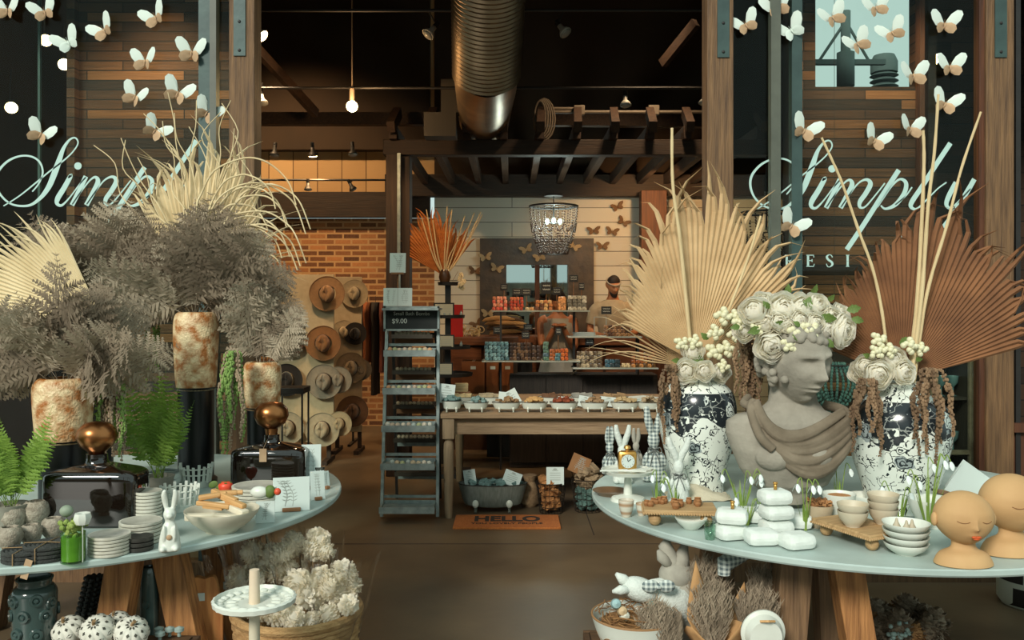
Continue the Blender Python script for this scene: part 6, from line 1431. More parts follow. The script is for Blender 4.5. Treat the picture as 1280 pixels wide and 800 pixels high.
m_ama = M('amaranth_brown', (112, 88, 64), (156, 126, 96), rough=0.95, scale=40); m_ama2 = M('amaranth_dark', (94, 72, 52), (132, 106, 80), rough=0.95, scale=40)
trailing('hanging_amaranth', 'brown hanging amaranth spilling over the left shoulder of the left patterned vase', 'dried flowers', P(840, 458, 3.6), 7, S(92, 3.6), 0.06, [m_ama, m_ama2], 3, 0.011)
trailing('hanging_amaranth', 'brown hanging amaranth between the left patterned vase and the stone bust', 'dried flowers', P(930, 420, 3.55), 9, S(118, 3.55), 0.06, [m_ama, m_ama2], 5, 0.011)
trailing('hanging_amaranth', 'brown hanging amaranth on the left of the right patterned vase', 'dried flowers', P(1086, 476, 3.25), 9, S(88, 3.3), 0.06, [m_ama, m_ama2], 7, 0.01)
trailing('hanging_amaranth', 'brown hanging amaranth on the right of the right patterned vase', 'dried flowers', P(1160, 462, 3.2), 10, S(112, 3.3), 0.07, [m_ama, m_ama2], 8, 0.011)

# ---- stone bust
m_stone = M('weathered_stone', (122, 116, 104), (164, 158, 144), rough=0.95, scale=9, bump=0.3, bscale=50, detail=8)
m_stoned = M('stone_cloth', (96, 84, 68), (134, 122, 104), rough=0.95, scale=9, bump=0.3, bscale=40, detail=8)
cb_ = at(984, 622); Yb2 = 3.42; t = thing('stone_bust', 'weathered stone bust of a curly haired youth wearing a cream flower crown', 'bust', (P(984, 0, Yb2).x, Yb2, TH))
ppm = Yb2 / F
def bz(py): return P(0, py, Yb2).z - TH
def bx(px): return (px - 984) * ppm
b = MB(); secs = []
for py, x0, x1, d0 in ((628, 960, 1006, 0.05), (614, 952, 1014, 0.06), (604, 938, 1034, 0.085), (584, 924, 1046, 0.1), (560, 914, 1054, 0.11), (540, 907, 1058, 0.105), (526, 908, 1056, 0.095), (518, 920, 1044, 0.08), (512, 948, 1030, 0.065), (502, 960, 1022, 0.056), (486, 963, 1018, 0.056), (470, 962, 1018, 0.058), (455, 962, 1018, 0.06)):
    cxm = (bx(x0) + bx(x1)) / 2; hw = (bx(x1) - bx(x0)) / 2
    secs.append([Vector((cxm + math.copysign(abs(math.cos(2 * PI * j / 48)) ** 0.85, math.cos(2 * PI * j / 48)) * hw, math.sin(2 * PI * j / 48) * d0, max(0.0, bz(py)))) for j in range(48)])
vs = b.grid(secs, close_u=True); b._f(list(reversed(vs[0]))); b._f(vs[-1])
for s in (-1, 1): b.sph((bx(984 + s * 6) + s * 0.055, -0.085, bz(566)), (0.075, 0.04, 0.055), 18, 12)
hm = T(bx(991), -0.035, bz(448)) @ rz(0.4) @ rx(0.2) @ ry(-0.05)
head(b, S(112, Yb2), hm, jaw=0.3, nose=1.0, lips=1.4, deep=1.7)
body = b.build('stone_body', m_stone, t); md = body.modifiers.new('fuse', 'REMESH'); md.mode = 'VOXEL'; md.voxel_size = 0.0036; md.use_smooth_shade = True
b = MB(); rr = random.Random(5)
for k in range(330):
    a = rr.uniform(0, 2 * PI); e = rr.uniform(-0.6, 1.35); u = Vector((math.cos(a) * math.cos(e), math.sin(a) * math.cos(e), math.sin(e)))
    if (u.y < -0.5 and u.z < 0.42) or (u.y < -0.12 and abs(u.x) < 0.72 and u.z < 0.36) or u.z < -0.55: continue
    sC = S(112, Yb2) / 0.23; c = hm @ (Vector((u.x * 0.082, u.y * 0.1 + 0.008, u.z * 0.115 + 0.004)) * sC)
    b.sph(c, (0.017, 0.017, 0.015), 9, 6, Euler((rr.random() * 3, rr.random() * 3, 0)).to_matrix().to_4x4())
    n_ = 10; q = Euler((rr.random() * 3, rr.random() * 3, 0)).to_matrix(); b.tube([c + q @ Vector((math.cos(2 * PI * j / n_) * 0.012, math.sin(2 * PI * j / n_) * 0.012, 0)) for j in range(n_)], 0.0055, 5, closed=True)
hr_ = b.build('curly_hair', m_stone, t); md = hr_.modifiers.new('fuse', 'REMESH'); md.mode = 'VOXEL'; md.voxel_size = 0.004; md.use_smooth_shade = True
b = MB()     # draped cloth: swags across the chest from shoulder to shoulder
for i in range(11):
    q_ = i / 10; p0 = (940 - 6 * math.sin(q_ * 3), 497 + 30 * q_); pm = (972 + 24 * q_, 536 + 48 * q_); p1 = (1046 + 10 * math.sin(q_ * 2), 508 + 44 * q_); r_ = 0.0095 + 0.004 * (i % 3 == 1)
    pts = []
    for j in range(19):
        u = j / 18; x = bx(p0[0]) * (1 - u) ** 2 + 2 * u * (1 - u) * bx(2 * pm[0] - (p0[0] + p1[0]) / 2) + u * u * bx(p1[0]); z = bz(p0[1]) * (1 - u) ** 2 + 2 * u * (1 - u) * bz(2 * pm[1] - (p0[1] + p1[1]) / 2) + u * u * bz(p1[1]) + 0.004 * math.sin(u * 7 + i * 2)
        pts.append((x, -0.07 - 0.045 * math.sin(PI * u) - 0.006 * (i % 2), z))
    b.tube(pts, [r_ * (0.7 + 0.5 * math.sin(PI * j / 18 + 0.4 * math.sin(i))) for j in range(19)], 8, flat=1.4)
b.tube(spline([(bx(938), -0.04, bz(500)), (bx(932), -0.08, bz(512)), (bx(940), -0.11, bz(540)), (bx(955), -0.12, bz(556))], 5), 0.017, 10)
b.tube(spline([(bx(940), 0.05, bz(498)), (bx(930), 0.0, bz(504)), (bx(936), -0.06, bz(506))], 5), 0.016, 10)
b.tube(spline([(bx(1036), 0.05, bz(508)), (bx(1052), 0.0, bz(512)), (bx(1054), -0.08, bz(520))], 5), 0.02, 10)
cl = b.build('draped_cloth', m_stoned, t); md = cl.modifiers.new('fuse', 'REMESH'); md.mode = 'VOXEL'; md.voxel_size = 0.0035; md.use_smooth_shade = True

# ---- plush rabbits
m_gin = gingham('gingham_cloth', (206, 214, 206), (96, 110, 112), 120); m_plush = M('white_plush', (196, 204, 196), (214, 220, 212), rough=0.95, scale=60, bump=0.4, bscale=120); m_plushg = M('grey_linen_plush', (150, 146, 134), (168, 164, 150), rough=0.95, scale=40)
m_tie = M('grey_ribbon', (96, 100, 96), rough=0.8)
def bunny(loc, H, mat, label, splay=0.12, rot=0, earw=0.055, tie=True, m2=None):
    t = thing('plush_rabbit', label, 'plush rabbit', loc, rot, 'plush rabbits on the right table'); k = H
    b = MB(); b.lathe([(p[0] * k, p[1] * k) for p in spline([(0.001, 0), (0.13, 0.005), (0.165, 0.06), (0.15, 0.2), (0.1, 0.34), (0.06, 0.42), (0.055, 0.45), (0.075, 0.5), (0.082, 0.56), (0.06, 0.63), (0.02, 0.66), (0.001, 0.665)], 3)], None, 28)
    for s in (-1, 1):
        sp = spline([(s * 0.025 * k, 0, 0.6 * k), (s * 0.05 * k, 0, 0.72 * k), (s * (0.06 + splay * 0.6) * k, -0.01 * k, 0.86 * k), (s * (0.055 + splay) * k, -0.02 * k, 1.0 * k)], 4); n = len(sp)
        b.tube(sp, [earw * k * (0.35 + 0.65 * math.sin(PI * (0.12 + 0.8 * i / (n - 1)))) for i in range(n)], 12, flat=1.0)
        b.sph((s * 0.11 * k, -0.08 * k, 0.05 * k), (0.06 * k, 0.1 * k, 0.05 * k), 12, 8)
        b.sph((s * 0.12 * k, -0.06 * k, 0.3 * k), (0.035 * k, 0.045 * k, 0.1 * k), 12, 8, ry(s * -0.3))
    b.build('plush_body', mat, t, sharp=80)
    if tie:
        b = MB(); n = 20; b.tube([(math.cos(2 * PI * j / n) * 0.066 * k, math.sin(2 * PI * j / n) * 0.066 * k, 0.43 * k) for j in range(n)], 0.012 * k, 6, closed=True)
        for s in (-1, 1): b.tube(spline([(0, -0.07 * k, 0.43 * k), (s * 0.07 * k, -0.1 * k, 0.46 * k), (s * 0.09 * k, -0.1 * k, 0.38 * k), (0, -0.08 * k, 0.42 * k)], 4), 0.008 * k, 5); b.tube([(0, -0.08 * k, 0.42 * k), (s * 0.05 * k, -0.13 * k, 0.3 * k), (s * 0.07 * k, -0.15 * k, 0.22 * k)], 0.007 * k, 5)
        b.build('ribbon_bow', m_tie, t)
    return t
def bun_px(px, yb, yt, Y, mat, label, **k):
    bunny(Vector((P(px, 0, Y).x, Y, TH)), P(0, yt, Y).z - TH, mat, label, **k)
bun_px(762, 0, 533, 4.1, m_gin, 'gingham plush rabbit at the left end of the right table', splay=-0.02, earw=0.05)
bun_px(778, 0, 531, 3.9, m_plush, 'white plush rabbit with grey ribbon behind the small gold clock', splay=0.06)
bun_px(795, 0, 535, 4.25, m_plushg, 'grey linen plush rabbit half hidden behind the white one', splay=0.0)
bun_px(817, 0, 508, 3.95, m_gin, 'tall gingham plush rabbit left of the smaller patterned vase', splay=0.04)
bun_px(848, 0, 546, 3.5, m_plush, 'speckled white plush rabbit in front of the smaller patterned vase', splay=0.1)

# ---- cake stand, clock, cups
m_cer = M('white_ceramic', (208, 212, 200), (222, 226, 216), rough=0.35, scale=8); m_cerb = M('beige_ceramic', (170, 152, 124), (196, 180, 152), rough=0.6, scale=14); m_gold = M('aged_gold', (186, 138, 66), (214, 170, 96), rough=0.35, metal=0.75, scale=20)
m_tanw = M('tan_wood', (150, 118, 78), (190, 156, 110), rough=0.7, scale=9, stretch=(1, 10, 10), bump=0.2)
t = thing('cake_stand', 'white footed cake stand holding a gold clock and papers', 'cake stand', at(790, 634, 0.12)); hs = 0.115
b = MB(); b.lathe([(0.001, 0), (0.07, 0), (0.066, 0.012), (0.018, 0.025), (0.014, hs - 0.02), (0.03, hs - 0.006)], None, 28); b.build('pedestal', m_cer, t)
b = MB(); b.lathe([(0.001, hs - 0.006), (0.1, hs - 0.004), (0.108, hs + 0.01), (0.103, hs + 0.01), (0.098, hs + 0.002), (0.001, hs + 0.002)], None, 48); b.build('plate', m_cer, t)
pc = Vector(t.location)
t = thing('mantel_clock', 'small gold framed clock with white dial on the cake stand', 'clock', pc + Vector((0.0, 0.02, hs + 0.002)))
b = MB(); b.box((0, 0, 0.04), (0.075, 0.04, 0.08), None, 0.012); b.lathe([(0.008, 0.078), (0.008, 0.086), (0.015, 0.09), (0.012, 0.1), (0.001, 0.104)], None, 14); b.build('case', m_gold, t)
b = MB(); b.cyl((0, -0.0205, 0.04), (0, -0.023, 0.04), 0.027, n=28); d_ = b.build('dial', m_card, t)
b = MB(); b.bar((0, -0.024, 0.04), (0.012, -0.024, 0.05), 0.002); b.bar((0, -0.024, 0.04), (-0.004, -0.024, 0.058), 0.002)
for i in range(12): b.box((math.sin(i * PI / 6) * 0.022, -0.0236, 0.04 + math.cos(i * PI / 6) * 0.022), (0.0016, 0.001, 0.003))
b.build('clock_hands', m_signb, d_)
for i, (dx, dy, a) in enumerate(((-0.05, -0.05, 0.2), (0.02, -0.06, -0.1), (0.06, -0.02, 0.5))):
    small('letter_opener', 'opn', lambda b: (b.box((0, 0, 0.003), (0.09, 0.018, 0.006), None, 0.002), b.cyl((-0.045, 0, 0.003), (-0.07, 0, 0.003), 0.004)), m_gold if i == 1 else m_cer, pc + Vector((dx, dy, hs + 0.0125)), (0, 0, a), ('gold' if i == 1 else 'white') + ' flat tag on the cake stand in front of the clock', 'tag', 'flat tags on the cake stand')
CUP = [(0.001, 0), (0.55, 0), (0.62, 0.05), (0.9, 0.5), (1, 0.8), (1.02, 1.0), (0.95, 1.0), (0.86, 0.5), (0.5, 0.12), (0.001, 0.1)]
def cup(px, py, wpx, hpx, label, mat=None, cat='cup', name='cup', group=None, back=None, h0=TH, prof=CUP, dz=0, wob=0):
    p = at(px, py, 0, h0); r = pxs(wpx, p) / 2; p.y += r if back is None else back; hh = pxs(hpx, p); p.z += dz
    return lathe_thing(name, label, cat, p, [(q[0] * r, q[1] * hh) for q in spline(prof, 2)], mat or m_cer, group=group, wob=wob)
m_band = M('banded_cup', (206, 204, 188), (160, 120, 80), rough=0.4, scale=3, stretch=(0.1, 0.1, 16), detail=0, contrast=0.1)
cup(784, 648, 19, 20, 'small white tea cup with brown rim below the cake stand', m_band); cup(803, 646, 14, 15, 'small white cup half behind the wooden riser board', m_band)
t = lathe_thing('serving_plate', 'brown glazed plate at the left tip of the right table', 'plate', at(768, 628, 0.06), [(0.001, 0), (0.05, 0), (0.075, 0.02), (0.07, 0.02), (0.045, 0.006), (0.001, 0.006)], M('brown_glaze', (96, 70, 48), (140, 110, 80), rough=0.3, scale=8)); t.location.y += 0.08
# beaded riser board on ball feet
def riser(label, px0, px1, py, d_, rot, hgt=0.045, bd=0.028):
    a, c = at(px0, py), at(px1, py); w_ = (c - a).length; mid = (a + c) / 2 + Vector((0, d_ / 2, 0))
    t = thing('riser_board', label, 'riser', mid, rot)
    b = MB(); b.box((0, 0, hgt + 0.008), (w_, d_, 0.016), None, 0.004); b.build('board', m_tanw, t)
    b = MB(); nx = int(w_ / 0.009); ny = int(d_ / 0.009)
    for i in range(nx + 1):
        for s in (-1, 1): b.sph((-w_ / 2 + w_ * i / nx, s * d_ / 2, hgt + 0.002), 0.0046, 6, 5)
    for i in range(1, ny):
        for s in (-1, 1): b.sph((s * w_ / 2, -d_ / 2 + d_ * i / ny, hgt + 0.002), 0.0046, 6, 5)
    b.build('bead_trim', m_tanw, t)
    for sx in (-1, 1):
        for sy in (-1, 1): b = MB(); b.sph((sx * (w_ / 2 - 0.04), sy * (d_ / 2 - 0.03), hgt / 2), hgt / 2 + 0.0005, 18, 12); b.build('ball_foot', m_tanw, t)
    return t, hgt + 0.016
t, rh = riser('wooden riser board with ball feet bearing seed pods, left on the right table', 808, 900, 660, 0.15, -0.1, 0.045)
rp = Vector(t.location) + Vector((0, 0, rh))
m_nut = M('seed_pod', (120, 76, 42), (176, 126, 78), rough=0.8, scale=40)
for k in range(16):
    small('seed_pod', 'pod', lambda b: b.lathe([(0.001, 0), (0.009, 0.001), (0.012, 0.01), (0.008, 0.018), (0.01, 0.021), (0.006, 0.018), (0.001, 0.012)], None, 10), m_nut, rp + Vector((R.uniform(-.12, .08), R.uniform(-.05, .05), 0.0)), (0, 0, R.random() * 3), 'brown seed pod scattered on the left riser board', 'seed pod', 'seed pods on the left riser board', R.uniform(0.8, 1.3))
b = MB(); rr = random.Random(3)
rows = []
for i in range(14):
    row = []
    for j in range(18):
        u, v = i / 13, j / 17; h_ = 0.05 * math.sin(PI * u) * (0.7 + 0.4 * math.sin(v * 5)) * math.sin(PI * v) ** 0.5 + 0.008 * noise.noise(Vector((u * 6, v * 7, 1)))
        row.append(Vector(((v - 0.5) * 0.26, (u - 0.5) * 0.16, max(0.001, h_ + 0.004))))
    rows.append(row)
b.grid(rows); p = at(880, 636, 0.1); tag(b.build('linen_cloth', M('cream_linen', (186, 176, 150), (206, 198, 174), rough=0.95, scale=20, bump=0.3), None, p + Vector((0.02, 0.1, 0.0))), 'crumpled cream linen cloth behind the left riser board', 'cloth')
# small square dishes with trinket
cup(868, 666, 40, 14, 'white squarish dish stack holding a brown bead, front centre of the right table', m_cer, 'dish', 'square_dish', prof=[(0.001, 0), (0.4, 0), (0.5, 0.1), (0.8, 0.5), (1, 0.9), (0.97, 1.0), (0.75, 0.55), (0.3, 0.3), (0.001, 0.3)])
b = MB(); b.lathe([(0.001, 0), (0.016, 0), (0.02, 0.03), (0.018, 0.06), (0.014, 0.06), (0.016, 0.03), (0.001, 0.006)], None, 20); p = at(889, 676, 0.02)
tag(b.build('small_glass', glassmat('tumbler_glass', (225, 240, 232), 1.0), None, p), 'tiny clear glass holding a green sprig beside the white soaps', 'glass')
# stacked white rounded soaps (pebble blocks)
m_block = M('white_felt_block', (206, 214, 206), (224, 230, 224), rough=0.9, scale=30, bump=0.15)
def pebble(b): b.box((0, 0, 0.02), (0.085, 0.07, 0.04), None, 0.0165)
blk = [(917, 678, 0, 'lower one of the left pair of stacked white blocks'), (919, 656, 1, 'upper one of the left pair of stacked white blocks'), (956, 685, 0, 'front white block left of the tallest stack'), (975, 668, 0, 'bottom white block of the tallest stack'), (975, 655, 1, 'middle white block of the tallest stack'), (973, 630, 2, 'topmost white block of the tallest stack'), (1001, 690, 0, 'front white block right of the tallest stack'), (948, 664, 0, 'white block partly hidden behind the front left one'), (1012, 672, 0, 'white block behind the front right one')]
for px, py, lv, lb in blk:
    p0 = at(px, {1: 678, 2: 676}.get(lv, py)) if lv else at(px, py)
    if px in (975, 973) : p0 = at(px, 672)
    p0.y += 0.045
    if lb.startswith('white block'): p0.y += 0.09
    if lv: p0.z += 0.052 * lv
    small('white_block', 'peb', pebble, m_block, p0, (0, 0, R.uniform(-.35, .35)), 'rounded ' + lb, 'block', 'white rounded blocks', 1.27)
# candle sticks (small gold wicks) on blocks
for px, py, lb, z in ((973, 672, 'on the topmost block of the tallest stack', 0.155), (919, 678, 'on the left pair of stacked blocks', 0.104)):
    p = at(px, py); t = thing('tiny_flower_holder', 'tiny gold bud holder ' + lb, 'holder', p + Vector((0, 0.035, z)))
    b = MB(); b.cyl((0, 0, 0), (0, 0, 0.022), 0.006, n=12); b.cyl((0, 0, 0.02), (0, 0, 0.026), 0.008, n=12); b.build('gold_socket', m_gold, t)
# snowdrops
m_snow = M('snowdrop_white', (214, 224, 220), rough=0.6); m_stem = M('stem_green', (104, 134, 52), (144, 166, 76), rough=0.6, scale=20)
def snowdrop(px, pyb, Y, hpx, n, label, spread=0.03, z0=TH, bulb=True):
    t = thing('snowdrop_clump', label, 'flowers', (P(px, 0, Y).x, Y, z0), 0, 'snowdrops on the right table'); Hh = S(hpx, Y)
    for k in range(n):
        a = R.uniform(0, 2 * PI); dx, dy = math.cos(a) * spread, math.sin(a) * spread * 0.6; h_ = Hh * R.uniform(0.75, 1.0)
        top = Vector((dx, dy, h_)); b = MB(); s = 1 if dx > 0 else -1
        b.tube(spline([(dx * 0.15, dy * .15, 0), (dx * 0.5, dy * .5, h_ * 0.5), tuple(top), (dx + s * 0.012, dy, h_ - 0.004), (dx + s * 0.016, dy - .004, h_ - 0.016)], 4), 0.0018, 5); b.build('stem', m_stem, t)
        c = Vector((dx + s * 0.016, dy - .004, h_ - 0.016)); b = MB()
        for q in range(3):
            aa = 2 * PI * q / 3 + 0.5; d2 = Vector((math.cos(aa), math.sin(aa), 0)); rows = []
            for i in range(6):
                v = i / 5; w_ = 0.0085 * math.sin(PI * (0.1 + 0.8 * v)); cc = c + d2 * (0.003 + 0.014 * v) - Vector((0, 0, 0.028 * v)); sd = Vector((-d2.y, d2.x, 0)); rows.append([cc - sd * w_, cc + d2 * w_ * .4, cc + sd * w_])
            b.grid(rows)
        b.sph(c + Vector((0, 0, -0.008)), (0.005, 0.005, 0.009), 8, 6); b.build('blossom', m_snow, t, wn=False)
    for k in range(n * 3):
        a = R.uniform(0, 2 * PI); r_ = R.uniform(0.2, 1) * spread; h_ = Hh * R.uniform(0.4, 0.7); b = MB(); rows = []
        for i in range(7):
            v = i / 6; w_ = 0.0032 * (1 - v ** 3) + 0.0003; cc = Vector((math.cos(a) * r_ * (0.25 + v), math.sin(a) * r_ * (0.25 + v), h_ * v)); sd = Vector((-math.sin(a), math.cos(a), 0)); rows.append([cc - sd * w_, cc + Vector((0, 0, w_ * .3)), cc + sd * w_])
        b.grid(rows); b.build('blade', m_stem, t, wn=False)
    return t
snowdrop(821, 628, 3.48, 46, 2, 'snowdrops among short green blades at the cake stand', 0.035); snowdrop(845, 626, 3.42, 44, 2, 'green shoots with yellow buds before the speckled rabbit', 0.04)
snowdrop(927, 630, 3.35, 58, 4, 'snowdrop clump just left of the stone bust', 0.06); snowdrop(934, 640, 3.15, 40, 3, 'snowdrop clump behind the left pair of white blocks', 0.03)
snowdrop(1007, 662, 3.08, 66, 3, 'snowdrop clump between the tallest block stack and the cups', 0.03); snowdrop(1049, 625, 3.4, 58, 2, 'snowdrop clump between bust and right patterned vase', 0.025)
snowdrop(1160, 665, 3.05, 88, 5, 'big snowdrop clump in the white bowls before the right patterned vase', 0.06, TH + 0.03); snowdrop(1125, 648, 3.2, 58, 3, 'snowdrop clump directly in front of the right patterned vase', 0.05)
# riser 2 with bowls
t, rh = riser('wooden riser board with ball feet carrying beige cups, centre of the right table', 1060, 1128, 690, 0.26, 0.42, 0.042)
rp = Vector(t.location)
BOWL = [(0.001, 0), (0.45, 0), (0.5, 0.06), (0.85, 0.5), (1, 0.95), (0.97, 1.0), (0.8, 0.5), (0.4, 0.16), (0.001, 0.14)]
m_cb = M('beige_white_glaze', (180, 164, 136), (206, 200, 180), rough=0.5, scale=7)
def rb(px, py, wpx, hpx, label, m, up=0, prof=BOWL, group=None):
    Y = F * (CH - (TH + rh)) / (py - HY); p = Vector(((px - 640) / F * Y, Y, TH + rh + up)); r = wpx * Y / F / 2; p.y += r
    return lathe_thing('bowl', label, 'bowl', p, [(q[0] * r, q[1] * hpx * Y / F) for q in spline(prof, 2)], m, group=group)
def rb2(px, Y, wpx, hpx, label, m, up=0, group=None, h0=None):
    p = Vector(((px - 640) / F * Y, Y, (TH + rh if h0 is None else h0) + up)); r = wpx * Y / F / 2
    return lathe_thing('bowl', label, 'bowl', p, [(q[0] * r, q[1] * hpx * Y / F) for q in spline(BOWL, 2)], m, group=group)
rb2(1066, rp.y - 0.035, 37, 19, 'lower beige bowl of the front left stack on the centre riser', m_cb); rb2(1066, rp.y - 0.035, 38, 17, 'upper beige bowl of the front left stack on the centre riser', m_cb, 0.03)
rb2(1104, rp.y + 0.0, 36, 19, 'bottom beige bowl of the three-high stack on the centre riser', m_cb); rb2(1104, rp.y + 0.0, 37, 18, 'middle beige bowl of the three-high stack on the centre riser', m_cb, 0.028); rb2(1104, rp.y, 38, 17, 'topmost beige bowl of the three-high stack on the centre riser', m_cb, 0.054)
rb2(1049, 3.18, 40, 36, 'larger white bowl with a wooden disc behind the centre riser stacks', m_cer, h0=TH + 0.001)
b = MB(); b.cyl((0, 0, 0), (0, 0, 0.006), 0.04, n=28); tag(b.build('wooden_disc', M('disc_wood', (166, 112, 66), (190, 138, 90), rough=0.7, scale=12), None, (P(1049, 0, 3.18).x, 3.18, TH + 0.095)), 'small round wooden disc lying in the larger white bowl', 'disc')
rb2(1024, 3.12, 34, 28, 'beige cup heaped with dried petals behind the riser', m_cerb, h0=TH)
b = MB(); rr = random.Random(8)
for k in range(60): b.box((rr.uniform(-.035, .035), rr.uniform(-.03, .03), rr.uniform(0, .02)), (0.014, 0.01, 0.003), Euler((rr.random() * 3, rr.random() * 3, 0)).to_matrix().to_4x4())
tag(b.build('dried_petals', m_nut, None, (P(1024, 0, 3.12).x, 3.12, TH + 0.078)), 'dried petals heaped in the beige cup', 'petals', kind='stuff')
rb2(1082, 3.42, 44, 16, 'wide white bowl standing at the back before the right patterned vase', m_cer, h0=TH)
# white stacked bowls with bulbs
for i in range(4):
    pz = at(1148, 702); lathe_thing('bowl', ('lowest', 'second', 'third', 'topmost')[i] + ' white wavy bowl in the stack beside the smiling clay head', 'bowl', pz + Vector((0.0, 0.085, 0.021 * i)), [(q[0] * 0.068 * (1 + 0.02 * i), q[1] * 0.036) for q in spline(BOWL, 2)], m_cer, wob=0.02, group='stacked white wavy bowls')
for i, (dx, dy) in enumerate(((-0.03, 0.0), (-0.012, -0.03), (0.01, -0.02))):
    small('flower_bulb', 'bulb', lambda b: b.lathe([(0.001, 0), (0.012, 0.004), (0.014, 0.014), (0.006, 0.03), (0.003, 0.042), (0.001, 0.043)], None, 14), M('bulb_skin', (170, 156, 130), (200, 190, 168), rough=0.6, scale=20), at(1148, 702) + Vector((dx, 0.085 + dy, 0.071)), (0, 0, 0), 'pale flower bulb in the topmost white bowl', 'bulb', 'pale flower bulbs')
rb2(1165, 3.13, 56, 34, 'large white bowl behind the stack of wavy bowls', m_cer, h0=TH)
# gingerbread / rope ball & folded sign behind
b = MB(); rr = random.Random(9)
for k in range(26):
    c = Vector((rr.uniform(-.07, .07), rr.uniform(-.05, .05), rr.uniform(0.02, .085))); r_ = rr.uniform(0.018, 0.03); q = Euler((rr.uniform(0, 3), rr.uniform(0, 3), 0)).to_matrix()
    b.tube([c + q @ Vector((math.cos(2 * PI * j / 12) * r_, math.sin(2 * PI * j / 12) * r_, 0)) for j in range(12)], 0.007, 6, closed=True)
tag(b.build('dried_flower_heap', m_ama, None, (P(1204, 0, 3.25).x, 3.25, TH)), 'heap of curled brown dried flowers behind the smiling clay head', 'dried flowers')
Yd = 3.4
b = MB()
for s, a in ((0, 0.62), (1, 0.62)): b.box((0.02 + 0.03 * s, 0.0 + 0.06 * s, 0.05), (0.2, 0.005, 0.13), ry(a), 0.001)
tag(b.build('tent_card', m_card, None, (P(1212, 0, Yd).x, Yd, TH + 0.02)), 'white card tilted over the dried flower heap', 'card')
for k in range(6):
    small('wood_chip', 'chip', lambda b: b.box((0, 0, 0.004), (0.03, 0.016, 0.008), None, 0.003), M('orange_chip', (176, 92, 44), (90, 70, 60), rough=0.7, scale=6), (P(1188 + 5 * k, 0, 3.32).x, 3.36 + 0.02 * (k % 3), TH + 0.0), (0, 0, R.random() * 3), 'small orange-brown chip beside the tilted card', 'wood chip', 'orange-brown chips')
b = MB(); b.box((0, 0, 0.045), (0.22, 0.2, 0.09), None, 0.003); o = tag(b.build('white_box', m_card, None, (P(1262, 0, 3.4).x, 3.42, TH)), 'white square box with a teal print behind the clay heads', 'box')
b = MB(); b.sph((0, -0.101, 0.05), (0.05, 0.002, 0.025), 16, 8); b.build('print', M('teal_print', (100, 136, 134), rough=0.7), o)
# terracotta faces
m_clay = M('clay_face', (176, 136, 90), (206, 168, 118), rough=0.75, scale=6, detail=5)
m_lip = M('orange_lips', (196, 84, 34), rough=0.6)
def clay(px, py, wpx, label, lips, rot, dy):
    p = at(px, py); p.y += dy; k = wpx * p.y / F / 0.15
    t = thing('clay_head', label, 'clay head', p, rot); t.scale = (k, k, k)
    b = MB(); b.lathe([(q[0], q[1]) for q in spline([(0.001, 0), (0.068, 0), (0.072, 0.012), (0.06, 0.03), (0.036, 0.042), (0.03, 0.055), (0.034, 0.07)], 3)], None, 40, sx=1.0, sy=0.7)
    mt = T(0, 0, 0.122) @ SC(1.0, 0.95, 0.86); rows = []; n, kk = 56, 40
    for i in range(kk + 1):
        tt = PI * i / kk; row = []
        for j in range(n):
            a = 2 * PI * j / n; u = Vector((math.sin(tt) * math.cos(a), math.sin(tt) * math.sin(a), -math.cos(tt))); x, y, z = u.x * 0.075, u.y * 0.07, u.z * 0.08
            if u.z < 0: x *= 1 - 0.25 * (-u.z) ** 1.5
            if u.y < -0.1:
                g = lambda cx, cz, sx, sz: math.exp(-((x - cx) / sx) ** 2 - ((z - cz) / sz) ** 2)
                y -= 0.010 * g(0, -0.018, 0.007, 0.008) + 0.005 * g(0, -0.002, 0.005, 0.02) + 0.004 * g(0, -0.04, 0.014, 0.006) - 0.0
                for q in (-1, 1): y += 0.0028 * math.exp(-(((x - q * 0.03)) / 0.015) ** 2 - ((z - 0.006 + 0.12 * (1 - ((x - q * 0.03) / 0.015) ** 2) * 0.04) / 0.0016) ** 2) - 0.0015 * g(q * 0.03, 0.022, 0.02, 0.004)
            row.append(mt @ Vector((x, y, z)))
        rows.append(row)
    b.grid(rows, close_u=True)
    for q in (-1, 1): b.sph((q * 0.076, 0.0, 0.118), (0.008, 0.012, 0.018), 12, 8)
    b.build('clay_bust', m_clay, t)
    if lips:
        b = MB(); z = 0.122 - 0.037
        for s in (-1, 1): b.sph((s * 0.005, -0.0655, z + 0.0015), (0.0075, 0.004, 0.0032), 12, 8)
        b.sph((0, -0.0650, z - 0.0028), (0.0085, 0.004, 0.0034), 12, 8); b.build('painted_lips', m_lip, t)
    b = MB()
    for q in (-1, 1):
        pts = []
        for j in range(9):
            x = q * 0.03 + (j - 4) / 4 * 0.014; z = 0.122 + 0.003 - 0.004 * (1 - ((j - 4) / 4) ** 2); y = -0.0665 * math.sqrt(max(0.05, 1 - (x / 0.075) ** 2)) * 1.0 - 0.0006; pts.append((x, y, z))
        b.tube(pts, 0.0008, 5)
    b.build('closed_eyelids', M('lid_line', (128, 88, 52), rough=0.8), t)
    return t
clay(1216, 712, 72, 'round tan clay head planter with closed eyes and orange lips', True, 0.0, 0.055)
clay(1281, 700, 78, 'second tan clay head cut by the right edge of the picture', False, 0.2, 0.075)
